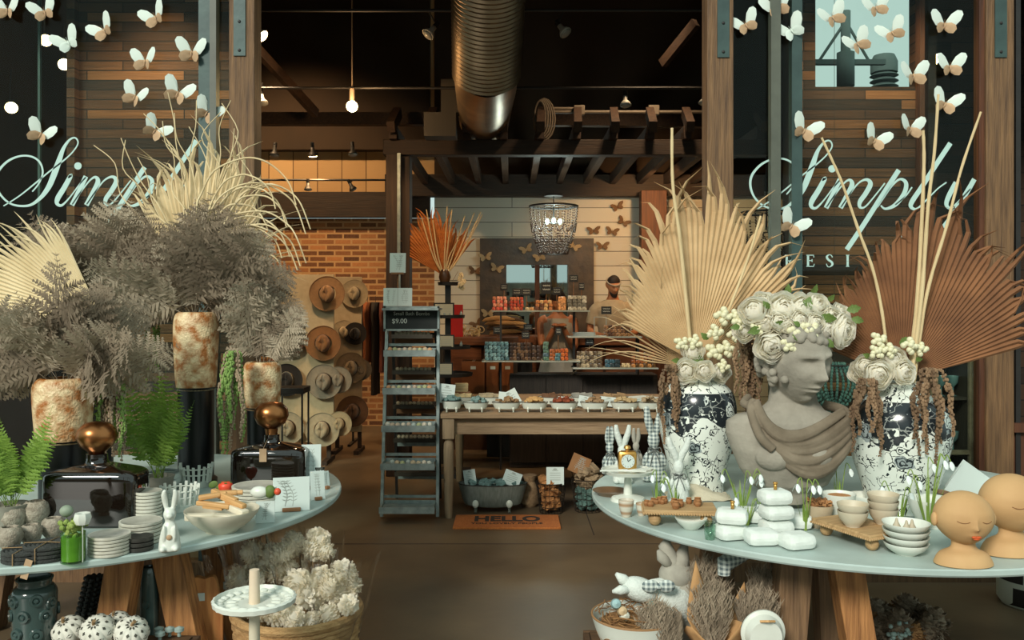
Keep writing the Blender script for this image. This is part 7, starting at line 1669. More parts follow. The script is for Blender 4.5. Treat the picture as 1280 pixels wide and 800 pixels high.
# ================================================================== LEFT TABLE
m_capiz = M('mottled_glass', (168, 104, 48), (232, 208, 164), rough=0.35, scale=24, bump=0.6, bscale=110, detail=14, contrast=0.13)
m_bstand = M('black_stand', (16, 18, 18), rough=0.35)
def lantern(px, wpx, yt, yj, Y, label):
    x = P(px, 0, Y).x; r = S(wpx, Y) / 2; zt, zj = P(0, yt, Y).z - TH, P(0, yj, Y).z - TH
    t = thing('mottled_vase', label, 'vase', (x, Y, TH), 0, 'mottled gold vases on black bases')
    h = zt - zj
    b = MB(); b.lathe([(p[0] * r, zj + p[1] * h) for p in spline([(0.7, 0), (0.86, 0.02), (0.93, 0.2), (1, 0.6), (1.0, 0.86), (0.9, 0.97), (0.72, 1.0), (0.68, 0.97), (0.9, 0.85), (0.9, 0.6)], 3)], None, 40); b.build('mottled_body', m_capiz, t)
    b = MB(); b.lathe([(0.001, 0), (r * 0.95, 0), (r * 0.95, 0.02), (r * 0.8, 0.03), (r * 0.8, zj), (r * 0.93, zj + 0.012), (r * 0.5, zj + 0.02), (0.001, zj + 0.02)], None, 32); b.build('black_base', m_bstand, t)
    return Vector((x, Y, TH + zt))
oA = lantern(245, 54, 390, 487, 3.9, 'tall mottled gold vase on a black column, centre of the left table')
oB = lantern(79, 70, 472, 553, 3.3, 'short wide mottled gold vase behind the bigger bronze bottle')
oC = lantern(121, 48, 392, 470, 3.95, 'mottled gold vase under grey plumes, behind the trailing plant at left')
oD = lantern(328, 46, 452, 512, 3.9, 'mottled gold vase behind the smaller bronze bottle, nearest the doorway')
m_plume = thin(M('grey_plume', (112, 98, 80), (166, 150, 128), rough=1, scale=6), 0.3); m_plume2 = thin(M('light_plume', (160, 145, 122), (204, 190, 166), rough=1, scale=6), 0.3)
FR = [frond_mesh(s, L=0.5, pins=19, pl=0.14, droop=d, sub=9, leafw=0.3) for s, d in ((1, 0.25), (2, 0.45), (3, 0.1))]
FR2 = [m.copy() for m in FR]
def bunch(label, o, n, a0, a1, L, fwd=(-0.5, 0.35), mat=m_plume, mats2=m_plume2, seed=0, Y=None):
    rr = random.Random(seed); t = thing('dried_fern_bunch', label, 'dried plumes', o)
    for k in range(n):
        lean = D(a0 + (a1 - a0) * (k + rr.random()) / n); q = ry(PI / 2 - lean) @ rx(-rr.uniform(*fwd)) @ rz(rr.choice((-1, 1)) * rr.uniform(1.1, 2.0))
        s = L * rr.uniform(0.72, 1.05) / 0.5; lt = rr.random() < 0.35
        inst((FR2 if lt else FR)[rr.randrange(3)], 'plume', mats2 if lt else mat, t, (rr.uniform(-.02, .02), rr.uniform(-.02, .02), -0.04), q.to_euler(), s)
    return t
bunch('big sheaf of grey dried fern plumes in the tall centre vase of the left table', oA, 22, 28, 152, 0.6, (-0.35, 0.3), seed=1)
bunch('grey dried fern plumes spreading low around the short wide vase at left', oB, 17, 15, 165, 0.54, seed=2, fwd=(-0.5, 0.2))
bunch('grey dried fern plumes in the rear vase left of the tall centre vase', oC, 19, 22, 138, 0.6, (-0.3, 0.3), seed=3)
bunch('smaller sheaf of grey plumes nearest the doorway', oD, 11, 58, 112, 0.47, (-0.3, 0.3), seed=4)
m_straw = M('straw_palm', (198, 176, 132), (226, 208, 168), rough=0.85, scale=7)
Yg2 = 4.05
def fl(tbl, Y):
    def f(u):
        x = u * (len(tbl) - 1); i = min(int(x), len(tbl) - 2); return S(tbl[i] + (tbl[i + 1] - tbl[i]) * (x - i), Y)
    return f
tag(palm_fan('palm_leaf', P(243, 372, Yg2), D(52), D(122), fl([185, 205, 222, 215, 195, 170], Yg2), 30, m_straw, None, split=0.72, curl=0.22, seed=31), 'upright straw-coloured palm leaf behind the centre grey sheaf', 'dried palm')
tag(palm_fan('palm_leaf', P(262, 380, Yg2), D(20), D(62), fl([120, 130, 150, 180], Yg2), 14, m_straw, None, split=0.5, curl=0.3, wmul=0.8, seed=32), 'straw palm leaf curling right beside the left doorway post', 'dried palm')
tag(palm_fan('palm_leaf', P(128, 398, 3.72), D(116), D(180), fl([150, 172, 196, 205, 200, 190], 3.72), 30, m_straw, None, split=0.7, curl=0.12, seed=33), 'pale straw palm leaf spreading to the left edge of the picture', 'dried palm')
# curly twigs
t = thing('curly_twigs', 'tangle of pale curly straw twigs rising behind the centre sheaf', 'dried twigs', oA + Vector((0.03, 0.12, -0.02)))
rr = random.Random(12); tips = [(196, 118), (190, 140), (150, 178), (160, 168), (240, 125), (275, 125), (290, 130), (228, 140), (300, 170), (312, 200), (120, 180), (205, 165), (262, 140), (330, 225), (250, 158), (176, 195), (215, 150), (283, 160)]
for k, (px, py) in enumerate(tips):
    e = P(px, py, 4.02) - Vector(t.location); b = MB(); pts = []
    nx, nz = -e.z, e.x; ln = math.hypot(nx, nz)
    for i in range(9):
        u = i / 8; wv = 0.05 * math.sin(u * PI * rr.uniform(1.5, 3) + k) * u; pts.append((e.x * u + nx / ln * wv, rr.uniform(-.015, .015), e.z * u + nz / ln * wv))
    sp = spline(pts, 4); b.tube(sp, [0.0048 * (1 - 0.6 * i / len(sp)) for i in range(len(sp))], 6); b.build('twig', m_straw, t)
t = thing('curly_twigs', 'loose pale curly twigs arching right in front of the left doorway post', 'dried twigs', oA + Vector((0.12, 0.06, 0.05)))
for k in range(13):
    r0 = rr.uniform(0.1, 0.24); cx_ = rr.uniform(0.04, 0.2); cz_ = rr.uniform(0.05, 0.42); b = MB(); pts = [(0, 0, 0)]
    for i in range(9):
        a = PI * (1.1 - 1.05 * i / 8) + rr.uniform(-.1, .1); pts.append((cx_ + r0 * math.cos(a), rr.uniform(-.02, .02), cz_ + r0 * math.sin(a) * 1.2))
    sp = spline(pts, 4); b.tube(sp, [0.0058 * (1 - 0.5 * i / len(sp)) for i in range(len(sp))], 6); b.build('twig', m_straw, t)
# green ferns
m_fern = thin(M('fern_green', (106, 140, 48), (154, 186, 82), rough=0.6, scale=8), 0.3)
GF = [frond_mesh(s, L=0.4, pins=21, pl=0.052, droop=d, fine=False, leafw=0.42, stemr=0.0014, topw=0.04) for s, d in ((11, 0.2), (12, 0.4), (13, 0.1))]
m_gpot = M('grey_pot', (120, 116, 104), (150, 146, 132), rough=0.8, scale=20)
def fern(px, pyb, Y, label, n, L, a0, a1, seed, wide=1.0):
    rr = random.Random(seed); x = P(px, 0, Y).x
    t = thing('potted_fern', label, 'fern', (x, Y, TH), 0)
    b = MB(); b.lathe([(0.001, 0), (0.045, 0), (0.06, 0.09), (0.064, 0.1), (0.055, 0.1), (0.05, 0.085), (0.001, 0.08)], None, 28); b.build('pot', m_gpot, t)
    for k in range(n):
        lean = D(a0 + (a1 - a0) * (k + rr.random()) / n); q = ry(PI / 2 - lean) @ rx(-rr.uniform(-0.3, 0.4)) @ rz(rr.uniform(-1.9, -1.2))
        inst(GF[rr.randrange(3)], 'frond', m_fern, t, (rr.uniform(-.015, .015), rr.uniform(-.015, .015), 0.085), q.to_euler(), L * rr.uniform(0.6, 1.05) / 0.4)
fern(12, 640, 3.05, 'green potted fern at the left edge of the left table', 17, 0.4, 56, 124, 3); fern(198, 600, 3.55, 'green potted fern in the middle of the left table beside the black column', 15, 0.52, 64, 116, 4)
m_trail = M('trailing_green', (104, 136, 62), (146, 174, 96), rough=0.8, scale=30); m_trailb = M('trailing_brown', (134, 116, 92), (170, 150, 124), rough=0.9, scale=30)
trailing('trailing_plant', 'grey-brown and green trailing plant between the short wide vase and the fern', 'trailing plant', P(138, 452, 3.36), 16, S(128, 3.36), 0.075, [m_trailb, m_trailb, m_trail], 21, 0.011)
trailing('trailing_plant', 'green trailing plant hanging beside the vase nearest the doorway', 'trailing plant', P(292, 440, 3.7), 12, S(120, 3.7), 0.05, [m_trail, m_trail, m_trailb], 22, 0.012)
trailing('trailing_plant', 'thin green trailing strand against the plank wall', 'trailing plant', P(192, 385, 4.1), 4, S(110, 4.1), 0.03, [m_trail], 23, 0.008)
# bronze glass bottles
m_smoke = M('smoked_glass', (14, 10, 8), (26, 18, 12), rough=0.05, scale=3, coat=1.0); m_copper = M('copper', (160, 104, 62), (186, 128, 82), rough=0.28, metal=1.0, scale=4)
m_clearg = M('clear_neck', (120, 110, 96), rough=0.05, coat=1.0)
def bottle(px, py, wpx, hpx, ball_y, ball_w, label, back, deep=0.17):
    p = at(px, py); k = p.y; p.y += back; Y = p.y; w_ = S(wpx, Y); h_ = P(0, py - hpx, k).z - TH
    t = thing('glass_bottle', label, 'bottle', p, 0, 'square smoked glass bottles with copper stoppers')
    b = MB(); rows = []
    for z, q in spline([(0.0, 0.86), (0.01, 0.95), (h_ * 0.12, 1.0), (h_ * 0.8, 1.0), (h_ * 0.94, 0.93), (h_, 0.72), (h_ + 0.012, 0.4), (h_ + 0.02, 0.24), (h_ + 0.05, 0.22)], 3):
        row = []
        for j in range(64):
            a = 2 * PI * j / 64; ca, sa = math.cos(a), math.sin(a); e = 0.32 if q > 0.5 else 0.32 + (0.5 - q) * 2.4
            e = min(1, e); row.append(Vector((math.copysign(abs(ca) ** e, ca) * w_ / 2 * q * (1 if q > 0.3 else 1.0), math.copysign(abs(sa) ** e, sa) * (deep / 2 * q if q > .5 else w_ / 2 * q * (deep / w_ + (1 - deep / w_) * (0.5 - q) / 0.28)), z)))
        rows.append(row)
    vs = b.grid(rows, close_u=True); b._f(list(reversed(vs[0]))); b._f(vs[-1]); b.build('glass_body', m_smoke, t, sharp=50)
    zb = P(0, ball_y, k).z - TH; r = S(ball_w, k) / 2; b = MB(); b.lathe([(0.026, h_ + 0.03), (0.034, h_ + 0.036), (0.034, h_ + 0.046), (0.026, h_ + 0.05)], None, 28); b.build('neck_ring', m_clearg, t)
    b = MB(); b.lathe([(0.024, h_ + 0.045), (0.028, zb - r * 0.8), (r * 0.8, zb - r * 0.5), (r, zb - r * 0.05), (r * 0.93, zb + r * 0.35), (r * 0.6, zb + r * 0.68), (0.001, zb + r * 0.78)], None, 36); b.build('copper_stopper', m_copper, t)
    return t, p, h_
bottle(106, 662, 116, 72, 550, 50, 'big square smoked bottle with copper ball stopper at the left', 0.09)
t, p, h_ = bottle(331, 618, 92, 56, 522, 44, 'smaller square smoked bottle with copper stopper and paper tag, near the cards', 0.1)
b = MB(); b.box((-0.01, -0.092, h_ - 0.025), (0.03, 0.002, 0.055), None); b.tube([(-0.01, -0.092, h_ + 0.0), (-0.005, -0.05, h_ + 0.03)], 0.001, 4); b.build('paper_tag', m_kraftw, t)
# plate stacks
m_speck = M('speckled_plate', (196, 192, 174), (214, 212, 198), rough=0.45, scale=60); m_inner = M('grey_glaze', (150, 146, 134), (192, 188, 174), rough=0.35, scale=18)
def stack(px, py, wpx, hpx, n, label, group, mat=m_speck, sq=False, top=m_inner):
    p = at(px, py); r = pxs(wpx, p) / 2; Y0 = p.y; p.y += r; hh = hpx * Y0 / F; dz = hh / n
    for i in range(n):
        o = None; key = 'pl' + group
        prof = [(0.001, 0), (0.55 * r, 0), (0.9 * r, dz * 0.06), (0.98 * r, dz * 0.2), (r, dz * 0.5), (r, dz * 0.97), (0.94 * r, dz * 0.98), (0.6 * r, dz * 0.5), (0.001, dz * 0.45)]
        fn = lambda b: b.lathe(prof, None, 48)
        top_ = i == n - 1
        o = small('plate', key, fn, mat, p + Vector((0, 0, dz * 0.99 * i)), (0, 0, R.random()), ('topmost ' if top_ else '') + label, 'plate', group)
        if top_:
            b = MB(); b.lathe([(0.001, dz * 0.46), (0.6 * r, dz * 0.52), (0.9 * r, dz * 0.97), (0.001 + 0.9 * r, dz * 0.99), (0.58 * r, dz * 0.56), (0.001, dz * 0.5)], None, 40); g = b.build('glazed_inside', top, o)
            o.data = o.data
    return p
stack(125, 699, 51, 26, 6, 'off-white plate in the front stack beside the green glass jar', 'front plate stack')
stack(165, 684, 52, 28, 6, 'off-white plate in the stack behind the black bowls', 'middle plate stack')
stack(178, 660, 34, 44, 10, 'small off-white plate in the tall narrow stack beside the big bottle', 'tall narrow plate stack')
stack(312, 644, 62, 32, 7, 'large off-white plate in the stack behind the white cards', 'large plate stack')
stack(167, 692, 34, 18, 3, 'black bowl in the small stack at the table edge', 'black bowls', M('black_glaze', (42, 42, 38), (60, 58, 52), rough=0.5, scale=30), top=M('black_inside', (34, 34, 30), rough=0.5))
cup(196, 618, 42, 24, 'striped zigzag pot with wavy pattern under the fern', M('zigzag_pot', (196, 204, 196), (110, 118, 112), rough=0.4, scale=4, stretch=(2, 2, 26), detail=1, contrast=0.06), 'pot', 'pot', prof=[(0.001, 0), (0.7, 0), (0.95, 0.3), (1, 0.7), (0.9, 1.0), (0.8, 1.0), (0.85, 0.6), (0.001, 0.3)])
def open_basket(px, py, wpx, hpx, label, nn=18, r0=0.8):
    p = at(px, py); r = pxs(wpx, p) / 2; h_ = pxs(hpx, p); p.y += r; t = thing('openwork_bowl', label, 'basket', p)
    b = MB(); b.lathe([(0.001, 0), (r * r0, 0), (r * (r0 + 0.04), h_ * 0.28), (r * (r0), h_ * 0.28), (r * (r0 - .05), 0.006), (0.001, 0.006)], None, 36); b.build('solid_base', m_cer, t)
    b = MB(); w_ = 2 * PI * r / nn * 0.5
    for k in range(nn):
        a = 2 * PI * k / nn; q = lambda u: r * (r0 + (1 - r0) * u); e = 1.0 if k % 2 else 0.9
        b.bar((math.cos(a) * q(0.2), math.sin(a) * q(0.2), h_ * 0.2), (math.cos(a) * q(e), math.sin(a) * q(e), h_ * e), w_, 0.004, 0.001)
    for u in (0.55, 0.8): b.tube([(math.cos(2 * PI * j / 32) * q(u), math.sin(2 * PI * j / 32) * q(u), h_ * u) for j in range(32)], 0.003, 6, closed=True)
    b.build('slatted_side', m_cer, t); return t
open_basket(238, 612, 40, 30, 'white openwork bowl with raised slats, behind the strawberry'); open_basket(216, 642, 46, 32, 'white openwork bowl behind the white rabbit figurine', 20, 0.85)
# rabbit figurine (white ceramic, long ears)
p = at(206, 692, 0.04); t = thing('rabbit_figurine', 'white ceramic rabbit figurine with long ears at the edge of the left table', 'figurine', p, 0.3); k = 0.195
b = MB(); b.lathe([(q[0] * k, q[1] * k) for q in spline([(0.001, 0), (0.16, 0.0), (0.17, 0.1), (0.15, 0.25), (0.11, 0.4), (0.07, 0.48), (0.09, 0.54), (0.1, 0.6), (0.07, 0.68), (0.001, 0.7)], 3)], None, 28, sy=0.8)
b.sph((0, -0.09 * k, 0.58 * k), (0.06 * k, 0.06 * k, 0.05 * k), 14, 10)
for s in (-1, 1):
    b.tube(spline([(s * 0.04 * k, 0, 0.62 * k), (s * 0.07 * k, 0.02 * k, 0.78 * k), (s * 0.09 * k, 0.0, 0.92 * k), (s * 0.07 * k, -0.02 * k, 1.0 * k)], 4), [0.02 * k + 0.028 * k * math.sin(PI * i / 12) for i in range(13)], 10)
    b.sph((s * 0.1 * k, -0.1 * k, 0.05 * k), (0.06 * k, 0.1 * k, 0.055 * k), 12, 8); b.sph((s * 0.08 * k, -0.11 * k, 0.3 * k), (0.035 * k, 0.04 * k, 0.14 * k), 12, 8)
o = b.build('ceramic_body', m_cer, t); md = o.modifiers.new('fuse', 'REMESH'); md.mode = 'VOXEL'; md.voxel_size = 0.003; md.use_smooth_shade = True
b = MB(); b.sph((0, -0.135 * k, 0.24 * k), (0.045 * k, 0.02 * k, 0.045 * k), 14, 10); b.build('beige_patch', m_kraftw, t)
# wide white bowl with wooden brushes and blocks
p = cup(262, 676, 94, 27, 'wide white bowl filled with wooden handled brushes and cream blocks', M('cream_bowl', (196, 188, 166), (212, 206, 186), rough=0.5, scale=10), 'bowl', 'wide_bowl', prof=[(0.001, 0), (0.4, 0), (0.45, 0.06), (0.8, 0.5), (1, 0.95), (0.96, 1.0), (0.76, 0.5), (0.4, 0.14), (0.001, 0.12)])
bp_ = Vector(p.location); hb = pxs(27, at(262, 676))
m_cream = M('cream_block', (206, 196, 170), (222, 214, 192), rough=0.7, scale=20); m_wlight = M('light_wood', (186, 138, 84), (212, 168, 112), rough=0.6, scale=12, stretch=(1, 8, 8))
for i, (dx, dy, dz, a, tl, kind) in enumerate(((-0.06, -0.045, 0.0, 0.1, 0, 'b'), (0.035, -0.055, 0.0, -0.25, 0, 'b'), (-0.03, 0.0, 0.02, -0.1, 0.1, 'w'), (0.04, 0.0, 0.03, -0.6, 0.15, 'w'), (0.0, 0.03, 0.045, -0.5, 0.2, 'w'), (0.06, -0.02, 0.018, -0.7, 0.1, 'b'), (-0.05, 0.02, 0.045, 0.35, -0.1, 'h'), (0.0, 0.05, 0.05, 0.2, 0, 'h'))):
    if kind == 'b': small('cream_block', 'crb', lambda b: b.box((0, 0, 0), (0.1, 0.03, 0.022), None, 0.004), m_cream, bp_ + Vector((dx, dy, hb - 0.012 + dz)), (0, tl, a), 'cream block lying in the wide white bowl', 'block', 'cream blocks in the wide bowl')
    else: small('wooden_brush', 'brs' + kind, (lambda b: (b.box((0, 0, 0), (0.12, 0.022, 0.016), None, 0.004), b.box((0, 0, -0.011), (0.07, 0.018, 0.008)))) if kind == 'w' else (lambda b: (b.box((0, 0, 0), (0.075, 0.024, 0.018), None, 0.006), b.cyl((0.035, 0, 0), (0.055, 0, 0), 0.009, n=12))), m_wlight, bp_ + Vector((dx, dy, hb + dz)), (0, tl, a), ('long' if kind == 'w' else 'short') + ' pale wooden brush in the wide white bowl', 'brush', ('long' if kind == 'w' else 'short') + ' wooden brushes in the wide bowl')
# strawberry
p = at(265, 640, 0.16); t = thing('strawberry_ornament', 'red strawberry ornament with green leaves above the wooden brushes', 'ornament', p)
zc_ = P(0, 610, p.y).z - TH
b = MB(); b.lathe([(q[0], zc_ + q[1]) for q in spline([(0.001, -0.034), (0.014, -0.026), (0.026, -0.004), (0.028, 0.012), (0.018, 0.024), (0.001, 0.026)], 3)], None, 24); b.build('berry', M('strawberry', (214, 62, 40), (236, 90, 60), rough=0.4, scale=60), t)
b = MB()
for k in range(5): a = 2 * PI * k / 5; b.bar((0, 0, zc_ + 0.026), (math.cos(a) * 0.024, math.sin(a) * 0.024, zc_ + 0.022), 0.01, 0.002)
for s in (-1, -0.4): b.sph((s * 0.05, 0, zc_ - 0.006 - s * 0.02), (0.02, 0.004, 0.014), 10, 6, ry(0.5 * s))
b.cyl((0, 0, 0), (0, 0, zc_ - 0.03), 0.004, n=8); b.lathe([(0.001, 0), (0.03, 0), (0.03, 0.006), (0.001, 0.007)], None, 20); b.build('leafy_stand', m_leafg, t)
p = at(347, 622, 0.14); t = thing('strawberry_ornament', 'small white, green and red ornament on top of the large plate stack', 'ornament', Vector((P(338, 0, 3.25).x, 3.18, TH + 0.09 + 0.0)))
b = MB(); b.sph((-0.02, 0, 0.022), (0.034, 0.02, 0.022), 14, 10); b.build('white_petal', m_cer, t); b = MB(); b.sph((0.018, 0.0, 0.024), (0.02, 0.016, 0.024), 12, 8); b.build('green_leaf', m_leafg, t); b = MB(); b.sph((0.045, 0, 0.024), (0.013, 0.013, 0.013), 12, 8); b.build('red_bead', M('red_bead', (214, 80, 50), rough=0.4), t)
# cards on the left table
def lcard(px0, px1, py0, pyb, label, rot, easel=True, double=False, gold=False, h=TH):
    Y = depth(pyb, h); t = card(px0, px1, py0, pyb, Y, label, 0.14, easel=False, rot=rot, zb=h + 0.001); t.location.y = Y + 0.01
    if easel:
        b = MB(); w_ = S(px1 - px0, Y); b.box((0, 0.012, 0.007), (w_ * 0.5, 0.05, 0.013), None, 0.002); b.build('wooden_holder', m_easel, t)
    return t
lcard(341, 386, 598, 640, 'large white card with a pressed flower print standing near the table edge', 0.25)
lcard(319, 342, 628, 655, 'small square white card in front of the large plate stack', 0.2, False)
lcard(388, 406, 590, 626, 'small framed white card with gold edge, nearest the doorway', 0.5)
lcard(376, 400, 557, 612, 'tall white botanical card leaning by the smaller bottle', 0.15)
lcard(402, 413, 590, 612, 'narrow card seen edge-on at the doorway end of the table', 0.9)
cup(396, 611, 18, 26, 'small silver jar between the cards', M('silver_jar', (130, 134, 130), (170, 174, 168), rough=0.25, metal=0.9), 'jar', 'silver_jar', prof=[(0.001, 0), (0.9, 0), (1, 0.1), (1, 0.7), (0.8, 0.8), (0.85, 1.0), (0.001, 1.02)])
# artichoke-like stoneware cups, moss jar, trivets
m_stonew = M('crackle_stoneware', (120, 108, 92), (178, 168, 150), rough=0.7, scale=60, bump=0.5)
for i, (px, py, w_, lb) in enumerate(((6, 672, 30, 'at the left edge'), (34, 668, 32, 'second from the left edge'), (58, 684, 28, 'in front, beside the green jar'), (2, 698, 30, 'lowest, cut by the left edge'), (30, 690, 26, 'behind the black trivets'))):
    p = at(px, py); r = pxs(w_, p) / 2; p.y += r * 1.2; b = MB()
    b.lathe([(q[0] * r, q[1] * r) for q in spline([(0.001, 0), (0.6, 0), (0.45, 0.4), (0.7, 0.7), (1.0, 1.3), (0.95, 2.0), (0.7, 2.3), (0.6, 2.3), (0.7, 1.6), (0.001, 1.2)], 2)], None, 30, fn=lambda a, z: 1 + 0.05 * math.cos(a * 7 + z * 160)); tag(b.build('stoneware_goblet', m_stonew, None, p), 'carved stoneware goblet ' + lb + ' of the left table', 'goblet', 'carved stoneware goblets')
p = at(84, 706); r = 0.036; p.y += r; t = thing('glass_jar', 'small glass jar of lime green moss at the front of the left table', 'jar', p)
b = MB(); b.lathe([(0.001, 0), (r, 0), (r, 0.09), (r * .96, 0.09), (r * .96, 0.004), (0.001, 0.004)], None, 32); b.build('glass_wall', glassmat('jar_glass', (220, 240, 215), 1.0), t)
b = MB(); b.lathe([(0.001, 0.006), (r * 0.93, 0.006), (r * 0.93, 0.078), (0.001, 0.08)], None, 28); b.build('green_filling', M('lime_moss', (120, 150, 34), (166, 190, 70), rough=0.7, scale=20), t)
b = MB(); rr = random.Random(6)
for k in range(40): b.sph((rr.uniform(-.035, .03), rr.uniform(-.03, .03), rr.uniform(0.08, 0.125)), 0.0085, 7, 5)
b.build('moss_top', M('moss', (110, 134, 60), (156, 170, 90), rough=0.9, scale=40), t)
b = MB(); b.sph((-0.02, -0.0, 0.155), (0.02, 0.02, 0.018), 14, 10); b.cyl((-0.02, 0, 0.1), (-0.02, 0, 0.15), 0.002, n=6); b.build('mushroom_cap', M('green_cap', (110, 130, 110), (150, 160, 140), rough=0.6, scale=20), t)
b = MB(); b.lathe([(0.001, -0.02), (0.018, -0.018), (0.026, 0), (0.022, 0.016), (0.006, 0.014), (0.001, 0.01)], T(0.034, -0.01, 0.135), 24, fn=lambda a, z: 1 + 0.05 * math.cos(a * 8)); b.cyl((0.034, -0.01, 0.0), (0.034, -0.01, 0.12), 0.002, n=6); b.build('white_pumpkin_pick', m_cer, t)
m_tw = M('twine', (150, 122, 86), rough=0.9); m_blkw = M('black_weave', (40, 42, 40), (62, 64, 60), rough=0.9, scale=60, bump=0.5)
for i, (px, py, lb) in enumerate(((16, 708, 'nearer round black trivet tied with twine at the left edge'), (44, 706, 'round black trivet with a paper tag at the front left'))):
    p = at(px, py); p.y += 0.07; t = thing('woven_trivet', lb, 'trivet', p)
    for k in range(3 + i):
        b = MB()
        for q in range(5): b.tube([(math.cos(2 * PI * j / 28) * (0.015 + 0.012 * q), math.sin(2 * PI * j / 28) * (0.015 + 0.012 * q), 0.006 + 0.012 * k) for j in range(28)], 0.0062, 6, closed=True)
        b.build('woven_disc', m_blkw, t)
    b = MB(); h_ = 0.012 * (3 + i); b.tube([(-0.072, 0, 0.0), (-0.072, 0, h_), (0, 0, h_ + 0.003), (0.072, 0, h_), (0.072, 0, 0)], 0.0015, 5); b.tube([(0, -0.072, 0), (0, -0.072, h_), (0, 0, h_ + 0.003), (0, 0.072, h_)], 0.0015, 5); b.build('twine_tie', m_tw, t)
    if i: b = MB(); b.box((-0.02, -0.082, -0.01), (0.022, 0.002, 0.06), ry(0.3)); b.build('paper_tag', m_kraftw, t)

# ================================================================== BENEATH THE LEFT TABLE
m_crate = wood('crate_wood', (62, 42, 26), (104, 74, 46), 'x')
def crate(cx_, cy_, w_, d_, h_, label):
    t = thing('wooden_crate', label, 'crate', (cx_, cy_, 0)); b = MB()
    n = 3
    for k in range(n):
        z = h_ * (k + .5) / n
        for s in (-1, 1): b.box((0, s * (d_ / 2 - 0.01), z), (w_, 0.02, h_ / n - 0.012), None, 0.002); b.box((s * (w_ / 2 - 0.01), 0, z), (0.02, d_ - 0.042, h_ / n - 0.012), None, 0.002)
    b.build('side_slats', m_crate, t); b = MB(); b.box((0, 0, h_ - 0.012), (w_ - 0.044, d_ - 0.044, 0.02)); b.build('top_board', m_crate, t)
    b = MB()
    for sx in (-1, 1):
        for sy in (-1, 1): b.box((sx * (w_ / 2 - 0.035), sy * (d_ / 2 - 0.035), h_ / 2 - 0.012), (0.028, 0.028, h_ - 0.024))
    b.build('corner_posts', m_crate, t)
ch = 0.44
crate(P(112, 0, 2.84).x, 2.84, 0.63, 0.25, ch, 'wooden crate holding the dark ceramic vase and pumpkins under the left table')
m_green = M('green_ceramic', (44, 62, 60), (72, 92, 88), rough=0.18, scale=5, coat=0.6)
Yv = 2.86; xv = P(43, 0, Yv).x; r = S(52, Yv) / 2; hv = P(0, 722, Yv).z - ch
t = thing('bumpy_vase', 'dark green glazed vase covered with round knobs under the left table', 'vase', (xv, Yv, ch))
b = MB(); b.lathe([(q[0] * r, q[1] * hv) for q in spline([(0.001, 0), (0.85, 0), (0.95, 0.1), (1, 0.6), (1, 0.8), (0.86, 0.88), (0.76, 0.9), (0.78, 0.95), (0.84, 1.0), (0.72, 1.0), (0.66, 0.9)], 3)], None, 40); b.build('vase_body', m_green, t)
for k, (a, z) in enumerate(((-2.1, 0.72), (-1.0, 0.74), (-1.57, 0.52), (-2.5, 0.5), (-0.6, 0.5), (-1.9, 0.26), (-1.0, 0.24), (-2.7, 0.7), (-0.3, 0.66), (0.6, 0.5), (1.6, 0.6), (2.6, 0.4))):
    b = MB(); d_ = Vector((math.cos(a), math.sin(a), 0)); c = d_ * r * 0.98 + Vector((0, 0, z * hv)); q = d_.to_track_quat('Z', 'Y').to_matrix().to_4x4(); b.lathe([(0.021, 0), (0.019, 0.007), (0.012, 0.008), (0.009, 0.004), (0.006, 0.009), (0.001, 0.01)], T(c) @ q, 18); b.build('knob', m_green, t)
Yv = 3.1; t = thing('tall_ceramic_pot', 'tall dark grey ceramic pot with knobs between the timber legs', 'pot', (P(187, 0, Yv).x, Yv, 0)); r = S(24, Yv) / 2; hv = P(0, 708, Yv).z
b = MB(); b.lathe([(q[0] * r, q[1] * hv) for q in spline([(0.001, 0), (0.9, 0), (1, 0.5), (0.95, 0.9), (0.7, 1.0), (0.6, 0.95)], 3)], None, 28); b.build('pot_body', m_green, t)
for z in (0.3, 0.55, 0.8): b = MB(); b.lathe([(0.014, 0), (0.012, 0.005), (0.001, 0.006)], T(0, -r, hv * z) @ rx(PI / 2), 14); b.build('knob', m_green, t)
# pumpkins: white with dark ribs
m_pk = M('pumpkin_white', (206, 204, 190), (224, 222, 210), rough=0.6, scale=20); m_pkd = M('pumpkin_marks', (52, 52, 44), (80, 78, 66), rough=0.7, scale=20)
def pumpkin(px, py, rpx, Y, label, tilt):
    p = P(px, py, Y); r = S(rpx, Y); t = thing('white_pumpkin', label, 'pumpkin', (p.x, Y, max(ch, p.z - r * 0.9)), 0, 'white pumpkins with dark marks')
    mt = T(0, 0, r * 0.86) @ rx(tilt[0]) @ ry(tilt[1]); b = MB(); rows = []; n = 60
    def surf(a, ph, off=0): 
        rib = 1 - 0.1 * abs(math.cos(a * 5)) ** 6; q = (r + off) * rib * math.sin(ph); return mt @ Vector((q * math.cos(a), q * math.sin(a), -(r + off) * 0.85 * math.cos(ph) * (1 - 0.12 * math.exp(-(math.sin(ph) / 0.3) ** 2))))
    for i in range(21): rows.append([surf(2 * PI * j / n, max(0.02, min(PI - 0.02, PI * i / 20))) for j in range(n)])
    b.grid(rows, close_u=True); b.build('pumpkin_body', m_pk, t)
    b = MB()
    for k in range(10):
        a = 2 * PI * (k + 0.5) / 10
        for q in range(6):
            ph = PI * (0.92 - 0.15 * q) ; L_ = 0.21
            w_ = 0.2 if q else 0.26
            rows = [[surf(a + s * w_ * (1 - abs(u)) * (0.7 if q % 2 else 1), ph + u * L_ / 2 * PI * 0.4, 0.0008) for s in (-1, 1)] for u in (-1, -.5, 0, .5, 1)]
            b.grid(rows)
    b.build('dark_marks', m_pkd, t, wn=False)
    b = MB(); b.tube([mt @ Vector((0, 0, r * 0.68)), mt @ Vector((0.002, 0, r * 0.95)), mt @ Vector((0.008, 0, r * 1.1))], [r * 0.12, r * 0.08, r * 0.1], 8); b.build('stem', m_tw, t)
